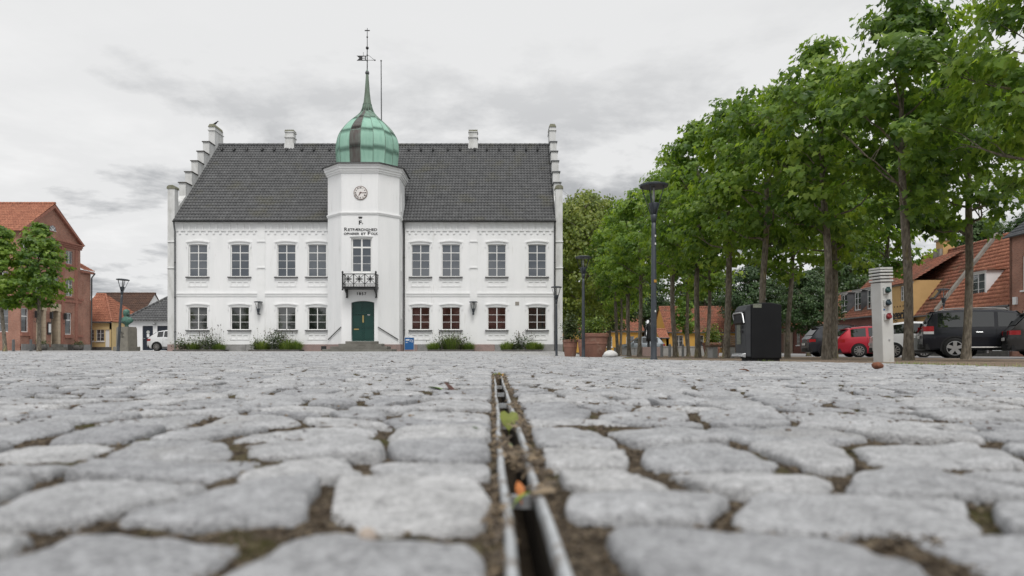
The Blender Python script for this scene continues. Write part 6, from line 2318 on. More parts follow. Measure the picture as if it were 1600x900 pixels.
# brick house cut by the right edge
t, f, p = house('brick_house', 'tall brown brick house cut by the right edge of the view', (fxx(40.4) - 0.4, 40.4), (fxx(31) - 0.4, 31.0), 9, 7.3, 11.0, M['brick_red'], M['slate'],
                [wn(1.1, 3.9, 1.2, 2.0, c=2, r=(1, 1)), wn(4.2, 3.9, 1.2, 2.0, c=2, r=(1, 1)), wn(1.1, 0.9, 1.3, 1.8, c=2, r=(1, 1)), wn(4.2, 0.9, 1.3, 1.8, c=2, r=(1, 1))], gz, group=ST, cornice=False)
MB().fbox(f, 0.45, 0.75, 3.1, 3.55, 0.003, 0.12).build('wall_sign', M['sign_white'], t)
# orange-roofed white house
t, f, p = house('tiled_house', 'white house with bright orange tiled roof and white dormer', (fxx(48.6), 48.6), (fxx(40.6), 40.6), 7.8, 3.35, 8.4, M['white_wall'], M['tile_red'],
                [wn(1.0, 0.9), wn(3.0, 0.9), dr_(5.0), wn(6.4, 0.9)], gz, group=ST, parapet=(True, False), plinth=M['kerb_dark'])
dormer(t, f, 2.75, 4.45, 3.75, 5.65, -0.55, -3.6, M['white_trim'], M['tile_old'], 2, (1, 1, 1), 0.12)
skylight(t, f, 6.3, 7.2, 2.3, 3.5, 3.35, 3.9, 5.05)
mb = MB(); mb.tube([p(7.75, 0.30, 3.0), p(7.75, 0.09, 2.6), p(7.75, 0.09, 0.0)], 0.05, 8); mb.build('downpipe', M['zinc'], t, True)
# bakery with a tall apricot front dormer
t, f, p = house('bakery', 'apricot bakery house with tall front dormer, black lettering and chimney', (fxx(58), 58), (fxx(48.7), 48.7), 7.6, 3.2, 8.3, M['bakery'], M['tile_old'],
                [wn(0.6, 0.8, 1.3, 1.5), wn(2.6, 0.8, 1.6, 1.5), dr_(4.8), wn(6.6, 0.8, 1.5, 1.5)], gz, group=ST, plinth=M['kerb_dark'])
O, Rt, Up = f
Nn = Rt.cross(Up)
xa, xb = 0.6, 6.45
ff = (O + Nn * 0.32, Rt, Up)
hw_ = [(4.55, 5.35, 4.25, 5.45), (2.2, 3.0, 4.25, 5.45)]
d = MB().wall(ff, xa, xb, 2.3, 5.75, hw_, 0.12).build('front_dormer', M['bakery'], t)
for x in (xa, xb - 0.08):
    MB().fbox(f, x, x + 0.08, 2.9, 5.75, -4.2, 0.318).build('dormer_cheek', M['bakery'], d)
for a, b, c, e in hw_:
    window(t, ff, a, b, c, e, 2, (1, 1, 1), inset=0.06)
mb = MB()
pantiles(mb, p(xa - 0.15, 0.58, 5.60), p(xb + 0.15, 0.58, 5.60), p(xb + 0.15, -3.3, 8.0), p(xa - 0.15, -3.3, 8.0), 0.24, 0.36, 0.034)
mb.build('dormer_tiles', M['tile_old'], d, True, 'stuff')
MB().fbox(ff, xa - 0.1, xb + 0.1, 5.50, 5.68, 0.002, 0.12).build('dormer_cornice', M['parapet'], d)
MB().fbox(ff, xa, xb, 2.12, 2.298, -0.30, 0.40).build('awning_board', M['kerb_dark'], d)
# black-letter style word: broken strokes built over the plain letters
text_part('lettering', 'Bageri', 1.05, O + Nn * 0.337 + Rt * 3.9 + Up * 2.88, Rt, M['letter'], t, 0.03, 0.022, 0.98, Up, 'CENTER')
for k in range(6):
    MB().fprism((O + Nn * 0.32, Rt, Up), [(2.75 + k * 0.45 + q[0] * 0.075, 3.86 + q[1] * 0.075) for q in ((0, -1), (1, 0), (0, 1), (-1, 0))], 0.003, 0.02).build('diamond_mark', M['letter_brown'], t)
mb = MB(); mb.tube([O + Nn * 0.337 + Rt * (2.0 + 0.16 * math.sin(q * 2)) + Up * (4.2 + 0.25 * q) for q in np.linspace(0, 3, 12)], 0.02, 5); mb.build('ornament', M['parapet'], t)
c = p(3.4, -3.8, 0)
ch = MB().box(c.x - 0.55, c.x + 0.55, c.y - 0.45, c.y + 0.45, 7.4, 9.15 + gz).build('chimney', M['bakery'], t)
MB().box(c.x - 0.65, c.x + 0.65, c.y - 0.55, c.y + 0.55, 9.151 + gz, 9.32 + gz).build('chimney_crown', M['parapet'], ch)
MB().box(c.x - 0.8, c.x - 0.56, c.y - 0.4, c.y + 0.4, 7.4, 8.2).build('chimney_shoulder', M['parapet'], ch)
skylight(t, f, 7.0, 7.7, 1.2, 2.1, 3.2, 3.8, 5.1)
# brick house with three grey dormers
t, f, p = house('dormer_house', 'dark red brick house with three grey zinc dormers', (fxx(68), 68), (fxx(58.1), 58.1), 9, 3.5, 8.1, M['brick_dark'], M['tile_old'],
                [wn(1.0, 0.9, 1.1, 1.7), wn(3.1, 0.9, 1.1, 1.7), wn(5.2, 0.9, 1.1, 1.7), wn(7.4, 0.9, 1.1, 1.7)], gz, group=ST, parapet=(False, True))
for x in (1.6, 4.6, 7.2):
    dormer(t, f, x, x + 1.5, 3.95, 5.9, -0.35, -3.4, M['zinc'], M['rim_dull'], 2, (1, 1, 1), 0.12)
# further houses
t, f, p = house('low_tiled_house', 'low house with weathered orange roof before the dormer house', (fxx(79), 79), (fxx(68.1), 68.1), 8.5, 3.1, 6.6, M['brick_dark'], M['tile_red'],
                [wn(1.2, 0.9), wn(4.0, 0.9), wn(7.4, 0.9)], gz, group=ST)
t, f, p = house('beige_house', 'far beige house with a long grey dormer and wooden doors', (fxx(95), 95), (fxx(79.1), 79.1), 8.5, 3.0, 6.4, M['beige'], M['tile_red'],
                [dict(x=(7.2, 9.6), z=(0.05, 2.3), door=M['rose']), dict(x=(10.4, 12.8), z=(0.05, 2.3), door=M['rose']), wn(2, 0.9), wn(4.5, 0.9)], gz, group=ST)
dormer(t, f, 4.0, 10.0, 3.3, 5.3, -0.4, -3.6, M['zinc'], M['slate'], 6, (1, 1), 0.12)

# ---- ochre houses at the far end
OC = 'ochre houses behind the maple rows'
Y = 92.0
op_ = [wn(1.2 + 3.0 * k, 0.75, 1.1, 1.45, c=2, r=(1, 1)) for k in range(4)]
house('ochre_house', 'ochre yellow house behind the terracotta pots', (PX(862, Y), Y), (PX(1006, Y), Y), 8, 2.95, 5.0, M['yellow_deep'], M['tile_old'], op_, gz, group=OC)
Y = 86.0
op_ = [wn(1.0 + 2.6 * k, 0.75, 1.1, 1.45, c=2, r=(1, 1)) for k in range(4)]
house('ochre_house', 'ochre house with red tiled roof behind the bench', (PX(1042, Y), Y), (PX(1172, Y), Y), 8, 2.7, 6.0, M['yellow_deep'], M['tile_old'], op_, gz, group=OC)
Y = 84.0
house('ochre_annex', 'small ochre annex left of the red-roofed ochre house', (PX(1031, Y), Y), (PX(1044, Y), Y), 4, 1.9, 2.9, M['yellow_deep'], M['tile_red'], [], gz, cornice=False)

# ---- red brick building on the left: its gable end faces the square
GXL = -44.8
ya, yb = 62.0, 70.8
t = thing('brick_building', 'red brick three-storey building with tall gable on the left', 'building', (GXL, (ya + yb) / 2, 0))
f = frame((GXL, ya, 0), (0, 1, 0))
gy = lambda px: GXL * F_PX / (px - CX) - ya
ev, ap = 11.05, 14.25
ops = []
for a, b in ((82.5, 92.5), (103, 114)):
    ops += [(gy(a), gy(b), 8.85, 10.2), (gy(a), gy(b), 5.55, 7.3)]
ops += [(gy(54), gy(64), 8.85, 10.2), (gy(54), gy(64), 5.55, 7.3), (gy(33), gy(44), 8.85, 10.2), (gy(33), gy(44), 5.55, 7.3)]
gwin = [(gy(101.7), gy(112.3), 1.60, 3.85), (gy(33), gy(45), 1.70, 3.95)]
doors = [(gy(57), gy(71), 0.62, 4.0), (gy(80), gy(93.5), 0.62, 4.0)]
ops += gwin + doors
mb = MB()
mb.wall(f, 0, yb - ya, -0.2, ev, ops, 0.25)
mb.build('gable_front', M['brick_red'], t)
mb = MB()
L_ = yb - ya
mb.fprism(f, [(0, ev + 0.001), (L_, ev + 0.001), (L_ / 2, ap)], -0.3, -0.001)
mb.build('pediment', M['brick_red'], t)
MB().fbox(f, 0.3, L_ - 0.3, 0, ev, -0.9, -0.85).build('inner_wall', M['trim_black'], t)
# eaves side and the rest
fe = frame((-80, ya, 0), XR)
eo = [(33.0 - 1.3 * 0 - k * 2.2, 33.0 - k * 2.2 + 1.1, z0, z1) for k in range(0, 3) for z0, z1 in ((8.85, 10.2), (5.55, 7.3), (1.7, 3.95))]
MB().wall(fe, 0, 80 + GXL, -0.2, ev, eo, 0.2).build('eaves_wall', M['brick_red'], t)
for h in eo:
    window(t, fe, *h, 2, (1, 1, 1), mglass=M['glass_house'])
MB().poly([(-80, yb, 0), (-80, yb, ev), (GXL, yb, ev), (GXL, yb, 0)]).build('rear_wall', M['brick_red'], t)
mb = MB()
pantiles(mb, (-80, ya - 0.35, ev - 0.05), (GXL + 0.3, ya - 0.35, ev - 0.05), (GXL + 0.3, (ya + yb) / 2, ap + 0.25), (-80, (ya + yb) / 2, ap + 0.25), 0.24, 0.36, 0.034)
rf = mb.build('roof_tiles', M['tile_red'], t, True, 'stuff')
MB().poly([(GXL + 0.3, yb + 0.35, ev - 0.05), (-80, yb + 0.35, ev - 0.05), (-80, (ya + yb) / 2, ap + 0.25), (GXL + 0.3, (ya + yb) / 2, ap + 0.25)]).build('rear_roof', M['tile_red'], t)
ridge_caps(MB(), (-80, 66.4, ap + 0.28), (GXL + 0.3, 66.4, ap + 0.28), 0.14).build('ridge_tiles', M['tile_red'], rf, True, 'stuff')
# raking and level cornices
for a, b in (((-0.35, ev + 0.0), (L_ / 2, ap + 0.16)), ((L_ + 0.35, ev + 0.0), (L_ / 2, ap + 0.16))):
    mb = MB()
    q = [(a[0], a[1] - 0.02), (b[0], b[1] - 0.02), (b[0], b[1] - 0.34), (a[0] + (0.35 if a[0] < 0 else -0.35), a[1] - 0.05)]
    if a[0] < 0:
        q = q[::-1]
    mb.fprism(f, q, 0.002, 0.30)
    mb.build('raking_cornice', M['brick_trim'], t)
for z0, z1, n in ((ev - 0.55, ev - 0.36, 0.12), (ev - 0.359, ev - 0.16, 0.22), (ev - 0.159, ev - 0.03, 0.34), (4.9, 5.15, 0.08), (0.35, 0.62, 0.06)):
    MB().fbox(f, -0.1, L_ + 0.1, z0, z1, 0.002, n).build('level_cornice', M['brick_trim'], t)
for px in (48, 73.5, 97.5, 119):
    x = gy(px)
    if px in (48, 97.5, 119):
        MB().fbox(f, x - 0.22, x + 0.22, 0.62, 4.9, 0.002, 0.07).build('pilaster', M['brick_trim'], t)
        MB().fbox(f, x - 0.22, x + 0.22, 5.151, ev - 0.56, 0.002, 0.07).build('pilaster', M['brick_trim'], t)
for h in ops[:8]:
    up_ = h[2] > 8
    w = window(t, f, *h, 2, (1.0,) if up_ else (1, 1, 1), None if up_ else 2, inset=0.10, mglass=M['glass_house'])
    MB().fbox(f, h[0] - 0.08, h[1] + 0.08, h[2] - 0.2, h[2] - 0.01, 0.002, 0.12).build('sill', M['brick_trim'], w)
for h in gwin:
    w = window(t, f, *h, 1, (2.2, 1.0), 1, inset=0.12, mul=0.10, fw=0.09, mglass=M['glass_house'])
    MB().fbox(f, h[0] - 0.1, h[1] + 0.1, h[2] - 0.35, h[2] - 0.01, 0.002, 0.14).build('sill', M['brick_trim'], w)
for h in doors:
    d = MB().fbox(f, h[0], h[1], h[2], h[3], -0.70, -0.62).build('door', M['door_brown'], t)
    MB().fbox(f, h[0] + 0.1, h[0] + 0.35, h[2] + 1.0, h[2] + 2.2, -0.619, -0.60).build('door_panel', M['glass_house'], d)
    # cream block lining of the deep doorway
    zc = h[2]
    while zc < h[3] - 0.05:
        z1 = min(zc + 0.40, h[3])
        MB().fbox(f, h[1] - 0.28, h[1] + 0.05, zc + 0.008, z1 - 0.008, -0.6, 0.03).build('doorway_stone', M['cream_stone'], t)
        MB().fbox(f, h[0] - 0.05, h[0] + 0.06, zc + 0.008, z1 - 0.008, -0.6, 0.03).build('doorway_stone', M['cream_stone'], t)
        zc += 0.40
    n = 7
    for k in range(n):
        a0 = h[0] - 0.15 + (h[1] - h[0] + 0.3) * k / n
        a1 = h[0] - 0.15 + (h[1] - h[0] + 0.3) * (k + 1) / n
        MB().fprism(f, [(a0 + 0.01, h[3] - 0.05 - 0.12 * abs(k - 3) / 3), (a1 - 0.01, h[3] - 0.05 - 0.12 * abs(k - 3) / 3), (a1 - 0.005, h[3] + 0.62), (a0 + 0.005, h[3] + 0.62)], -0.5, 0.05).build('lintel_stone', M['cream_stone'], t)
    MB().fbox(f, h[0] - 0.3, h[1] + 0.3, -0.1, h[2] * 0.5, -0.3, 0.55).build('door_step', M['step_stone'], t)
    MB().fbox(f, h[0] - 0.15, h[1] + 0.15, h[2] * 0.5 + 0.001, h[2], -0.6, 0.28).build('door_step', M['step_stone'], t)
# half-round attic window
xm = L_ / 2
hr = [(xm + 0.62 * math.cos(a), ev + 0.75 + 0.62 * math.sin(a)) for a in np.linspace(0, math.pi, 13)]
MB().fprism(f, hr, 0.002, 0.04).build('attic_window', M['brick_trim'], t)
hr = [(xm + 0.50 * math.cos(a), ev + 0.79 + 0.50 * math.sin(a)) for a in np.linspace(0, math.pi, 13)]
aw = MB().fprism(f, hr, 0.041, 0.055).build('attic_pane', M['glass_up'], t)
mb = MB()
for a in (math.pi / 4, math.pi / 2, 3 * math.pi / 4):
    mb.fprism(f, [(xm + 0.03 * math.sin(a), ev + 0.80 - 0.03 * math.cos(a)), (xm + 0.5 * math.cos(a) + 0.02 * math.sin(a), ev + 0.8 + 0.49 * math.sin(a) - 0.02 * math.cos(a)), (xm + 0.5 * math.cos(a) - 0.02 * math.sin(a), ev + 0.8 + 0.49 * math.sin(a) + 0.02 * math.cos(a)), (xm - 0.03 * math.sin(a), ev + 0.80 + 0.03 * math.cos(a))], 0.056, 0.07)
mb.fbox(f, xm - 0.52, xm + 0.52, ev + 0.75, ev + 0.80, 0.056, 0.08)
mb.build('glazing_bars', M['white_paint'], aw)
# notice frame and carriage lamps beside the doors
MB().fbox(f, gy(73.0), gy(78.5), 1.55, 2.75, 0.072, 0.13).build('notice_frame', M['iron'], t)
MB().fbox(f, gy(74.0), gy(77.5), 1.75, 2.6, 0.131, 0.14).build('notice_sheet', M['sign_white'], t)
for px in (52.5, 76, 98):
    x = gy(px)
    lm = MB().fbox(f, x - 0.09, x + 0.09, 3.1, 3.75, 0.15, 0.40).build('wall_lantern', M['iron'], t)
    mb = MB(); O = f[0]; mb.tube([O + Vector((0.05, x, 2.75)), O + Vector((0.28, x, 2.65)), O + Vector((0.30, x, 3.1))], 0.03, 6); mb.build('lantern_arm', M['iron'], lm)
# lower wing to the right
MB().wall(f, L_ + 0.01, L_ + 1.75, -0.2, 8.5, [(gy(121.5), gy(129.3), 5.4, 7.35), (gy(121.3), gy(129), 1.55, 3.85)], 0.2).build('wing_wall', M['brick_red'], t)
for h in ((gy(121.5), gy(129.3), 5.4, 7.35), (gy(121.3), gy(129), 1.55, 3.85)):
    w = window(t, f, *h, 2 if h[2] > 3 else 1, (1, 1, 1) if h[2] > 3 else (2.2, 1), 2 if h[2] > 3 else 1, inset=0.1)
    MB().fbox(f, h[0] - 0.05, h[1] + 0.05, h[2] - 0.2, h[2] - 0.01, 0.002, 0.10).build('sill', M['brick_trim'], w)
MB().box(GXL - 6, GXL - 0.02, yb + 0.01, yb + 1.74, 0, 8.4).build('wing_core', M['brick_red'], t)
mb = MB()
pantiles(mb, (GXL + 0.3, yb - 0.0, 8.5), (GXL + 0.3, yb + 2.0, 8.5), (GXL - 3.4, yb + 2.0, 10.6), (GXL - 3.4, yb, 10.6), 0.24, 0.36, 0.034)
mb.build('wing_tiles', M['tile_red'], t, True, 'stuff')
MB().fbox(f, L_ + 0.01, L_ + 2.0, 8.2, 8.42, 0.002, 0.28).build('wing_cornice', M['brick_trim'], t)
mb = MB(); mb.tube([f[0] + Vector((0.4, L_ + 1.9, 8.3)), f[0] + Vector((0.12, L_ + 1.75, 7.8)), f[0] + Vector((0.10, L_ + 1.72, 0))], 0.07, 8); mb.build('downpipe', M['iron'], t, True)
# dark granite basement with tubs
rg = random.Random(8)
y = 0.05
while y < L_ + 1.6:
    w_ = rg.uniform(0.5, 0.9)
    if not any(h[0] - 0.35 < y + w_ and y < h[1] + 0.35 for h in doors):
        MB().fbox(f, y, y + w_ - 0.02, -0.2, 0.60, 0.062, 0.10 + rg.uniform(0, 0.03)).build('basement_stone', rg.choice([M['plinth_a'], M['kerb_dark']]), t)
    y += w_
for k, px in enumerate((50, 108.5)):
    yv = gy(px) + ya
    tb = thing('barrel_planter', 'dark barrel planter %s of the brick doorways' % ('left' if k == 0 else 'right'), 'planter', (GXL + 0.9, yv, 0), 0, 'barrel planters', local=True)
    MB().lathe([(0.42, -0.02), (0.50, 0.25), (0.46, 0.55), (0.42, 0.56), (0.40, 0.48), (0.02, 0.48)], (0, 0, 0), 16).build('barrel', M['kerb_dark'], tb, True)
    V, F, T = leafy(260, 0.24, 0.45, random.Random(30 + k), 0.09)
    V[:, 2] += 0.48
    fast_mesh('plant', V, F, M['plant_dull'], tb, False, T)['kind'] = 'stuff'

# ---- small houses between the brick building and the pavilion
Y = 75.0
house('yellow_house', 'pale yellow cottage with orange hipped roof beside the brick building', (PX(116, Y), Y), (PX(174.5, Y), Y), 8.5, 3.25, 6.5, M['yellow_pale'], M['tile_red'],
      [wn(0.35, 1.0, 1.0, 1.3, c=2, r=(1, 1, 1)), wn(1.25 + 0.05, 1.0, 0.9, 1.3, c=2, r=(1, 1, 1)), wn(2.45, 1.0, 0.9, 1.3, c=2, r=(1, 1, 1)), dr_(3.15 + 0.28, 0.1, 0.7, 2.2, M['white_paint'])], 0, hip=(0, 3.3), plinth=M['kerb_dark'], tile=0.24)
Y = 81.0
t, f, p = house('white_cottage', 'white cottage with brown tiled roof behind the leaning lamp', (PX(120, Y), Y), (PX(213, Y), Y), 8.5, 3.3, 7.1, M['white_wall'], M['tile_brown'], [wn(5.0, 0.9, 1.0, 1.4)], 0)
skylight(t, f, 4.2, 4.95, 0.9, 2.0, 3.3, 4.25, 3.8)
skylight(t, f, 5.1, 5.85, 0.9, 2.0, 3.3, 4.25, 3.8)
Y = 92.0
house('slate_roofed_house', 'low house with dark slate roof behind the white pavilion', (PX(178, Y), Y), (PX(290, Y), Y), 8.5, 3.3, 6.9, M['white_wall'], M['slate'], [], 0)

# ---- white pavilion with pyramid roof
Y = 58.5
cxp, hwp = PX(250, Y), 2.75
t = thing('pavilion', 'small white pavilion with dark pyramid roof and ball finial', 'pavilion', (cxp, Y + hwp, 0))
f = frame((0, Y, 0), XR)
d1, d2 = (PX(222.5, Y), PX(239, Y)), (PX(245.5, Y), PX(262, Y))
MB().wall(f, cxp - hwp, cxp + hwp, -0.1, 2.65, [(*d1, 0.02, 2.15), (*d2, 0.02, 2.15)], 0.14).build('wall', M['white_wall'], t)
for pts in (((cxp - hwp, Y), (cxp - hwp, Y + 2 * hwp)), ((cxp - hwp, Y + 2 * hwp), (cxp + hwp, Y + 2 * hwp)), ((cxp + hwp, Y + 2 * hwp), (cxp + hwp, Y))):
    (a, b), (c, d) = pts
    MB().poly([(a, b, -0.1), (a, b, 2.65), (c, d, 2.65), (c, d, -0.1)]).build('side_wall', M['white_wall'], t)
for k, dd in enumerate((d1, d2)):
    d = MB().fbox(f, dd[0] + 0.01, dd[1] - 0.01, 0.02, 2.149, -0.13, -0.08).build('door', M['door_navy'], t)
    m_ = (dd[0] + dd[1]) / 2
    MB().fprism(f, [(m_ + 0.15 * math.cos(a), 1.6 + 0.15 * math.sin(a)) for a in np.linspace(0, 2 * math.pi, 14, endpoint=False)], -0.079, -0.065).build('door_sign', M['plug_grey'], d)
    MB().fbox(f, m_ - 0.11, m_ + 0.11, 1.15, 1.44, -0.079, -0.065).build('door_sign', M['sign_white'], d)
    MB().fbox(f, dd[0] + 0.08, dd[0] + 0.2, 1.03, 1.08, -0.079, -0.02).build('door_handle', M['rim'], d)
lm = MB().ball(((d1[1] + d2[0]) / 2, Y - 0.16, 2.33), 0.14, 12, 0.9).build('wall_light', M['glass_lamp'], t, True)
MB().box((d1[1] + d2[0]) / 2 - 0.05, (d1[1] + d2[0]) / 2 + 0.05, Y - 0.13, Y - 0.003, 2.25, 2.34).build('light_bracket', M['rim_dull'], lm)
q = [(cxp - hwp - 0.35, Y - 0.35), (cxp + hwp + 0.35, Y - 0.35), (cxp + hwp + 0.35, Y + 2 * hwp + 0.35), (cxp - hwp - 0.35, Y + 2 * hwp + 0.35)]
apx = Vector((cxp, Y + hwp, 5.2))
mb = MB()
for k in range(4):
    a, b = q[k], q[(k + 1) % 4]
    pantiles(mb, (a[0], a[1], 2.62), (b[0], b[1], 2.62), apx, apx, 0.24, 0.34, 0.034)
rf = mb.build('roof_tiles', M['tile_grey'], t, True, 'stuff')
mb = MB()
for a in q:
    ridge_caps(mb, (a[0], a[1], 2.66), apx + Vector((0, 0, 0.02)), 0.10, 0.36)
mb.build('hip_caps', M['tile_grey'], rf, True, 'stuff')
MB().lathe([(0.16, 5.1), (0.07, 5.3), (0.06, 5.42), (0.13, 5.46), (0.05, 5.5), (0.05, 5.55)], (cxp, Y + hwp, 0), 12).build('finial_stem', M['zinc'], t, True)
MB().ball((cxp, Y + hwp, 5.72), 0.21, 14).build('finial_ball', M['zinc'], t, True)
for px in (209.5, 236.5):
    bx = PX(px, 56.5)

# ---- houses and trees behind the viewer, mirrored in the window panes
house('mirrored_house', 'red-roofed house seen only as reflection in the right lower windows', (10, -40), (-22, -40), 9, 4.2, 9.5, M['yellow_pale'], M['tile_old'], [wn(2 + 3.4 * k, 0.9, 1.2, 1.6) for k in range(8)], 0)
for k, x in enumerate((-62, -54, -46, -38, -30)):
    plant_tree('dark' if k % 2 else 'broad', x, -40 - 3 * (k % 2), k * 1.3, 0.85, 'tree behind the viewer mirrored in the left lower windows, %s from the left' % ('first', 'second', 'third', 'fourth', 'fifth')[k], group='trees mirrored in the windows', name='mirrored_tree')
# ================================================================ parked cars
CARP = {}


def car_paint(name, c, metal=0.0):
    m, t, b = new_mat(name)
    b.inputs['Base Color'].default_value = (*c, 1)
    b.inputs['Metallic'].default_value = metal
    b.inputs['Roughness'].default_value = 0.35
    b.inputs['Specular IOR Level'].default_value = 0.3
    b.inputs['Coat Weight'].default_value = 0.35
    b.inputs['Coat Roughness'].default_value = 0.06
    n = N(t, 'ShaderNodeTexNoise', i_Scale=3.0, i_Detail=4.0)
    tc = N(t, 'ShaderNodeTexCoord')
    L(t, tc.outputs['Object'], n.inputs['Vector'])
    L(t, ramp(t, n.outputs[0], [(0.3, 0.28), (0.7, 0.46)]), b.inputs['Roughness'])
    return m


# side profiles, x from the rear (0) to the front (1) of the length, z in units of the height
SHAPES = {
    'offroad': dict(L=4.75, W=1.88, H=1.84, clear=0.30, wr=0.385, ax=(0.215, 0.80),
                    belt=[(0, 0.57), (0.05, 0.60), (0.6, 0.60), (0.74, 0.60), (0.80, 0.585), (0.95, 0.55), (1.0, 0.48)],
                    roof=[(0, 0.56), (0.018, 0.62), (0.03, 0.70), (0.075, 0.945), (0.11, 0.985), (0.25, 1.0), (0.5, 0.99), (0.62, 0.95), (0.755, 0.625), (0.80, 0.595), (0.95, 0.56), (1.0, 0.47)],
                    glass=[(0.105, 0.285), (0.325, 0.475), (0.50, 0.66)], rear=(0.032, 0.074)),
    'suv': dict(L=4.45, W=1.84, H=1.66, clear=0.24, wr=0.36, ax=(0.20, 0.80),
                belt=[(0, 0.55), (0.04, 0.62), (0.6, 0.60), (0.74, 0.585), (0.80, 0.57), (0.95, 0.52), (1.0, 0.44)],
                roof=[(0, 0.52), (0.02, 0.60), (0.04, 0.66), (0.115, 0.91), (0.15, 0.96), (0.28, 1.0), (0.48, 0.99), (0.58, 0.94), (0.74, 0.60), (0.80, 0.58), (0.95, 0.53), (1.0, 0.43)],
                glass=[(0.155, 0.30), (0.33, 0.475), (0.495, 0.65)], rear=(0.045, 0.115)),
    'estate': dict(L=4.66, W=1.82, H=1.49, clear=0.19, wr=0.325, ax=(0.205, 0.795),
                   belt=[(0, 0.54), (0.03, 0.60), (0.25, 0.63), (0.6, 0.60), (0.72, 0.585), (0.80, 0.56), (0.95, 0.49), (1.0, 0.40)],
                   roof=[(0, 0.52), (0.015, 0.60), (0.03, 0.66), (0.115, 0.90), (0.16, 0.955), (0.30, 1.0), (0.46, 0.995), (0.56, 0.94), (0.72, 0.60), (0.80, 0.575), (0.95, 0.50), (1.0, 0.39)],
                   glass=[(0.135, 0.275), (0.30, 0.455), (0.475, 0.64)], rear=(0.035, 0.11)),
    'hatch': dict(L=4.05, W=1.76, H=1.50, clear=0.18, wr=0.31, ax=(0.19, 0.81),
                  belt=[(0, 0.54), (0.03, 0.62), (0.3, 0.64), (0.6, 0.60), (0.74, 0.57), (0.82, 0.54), (0.95, 0.48), (1.0, 0.38)],
                  roof=[(0, 0.50), (0.02, 0.60), (0.045, 0.66), (0.15, 0.89), (0.19, 0.95), (0.32, 1.0), (0.48, 0.985), (0.60, 0.91), (0.755, 0.60), (0.82, 0.555), (0.95, 0.49), (1.0, 0.37)],
                  glass=[(0.19, 0.29), (0.31, 0.46), (0.48, 0.65)], rear=(0.05, 0.145)),
}


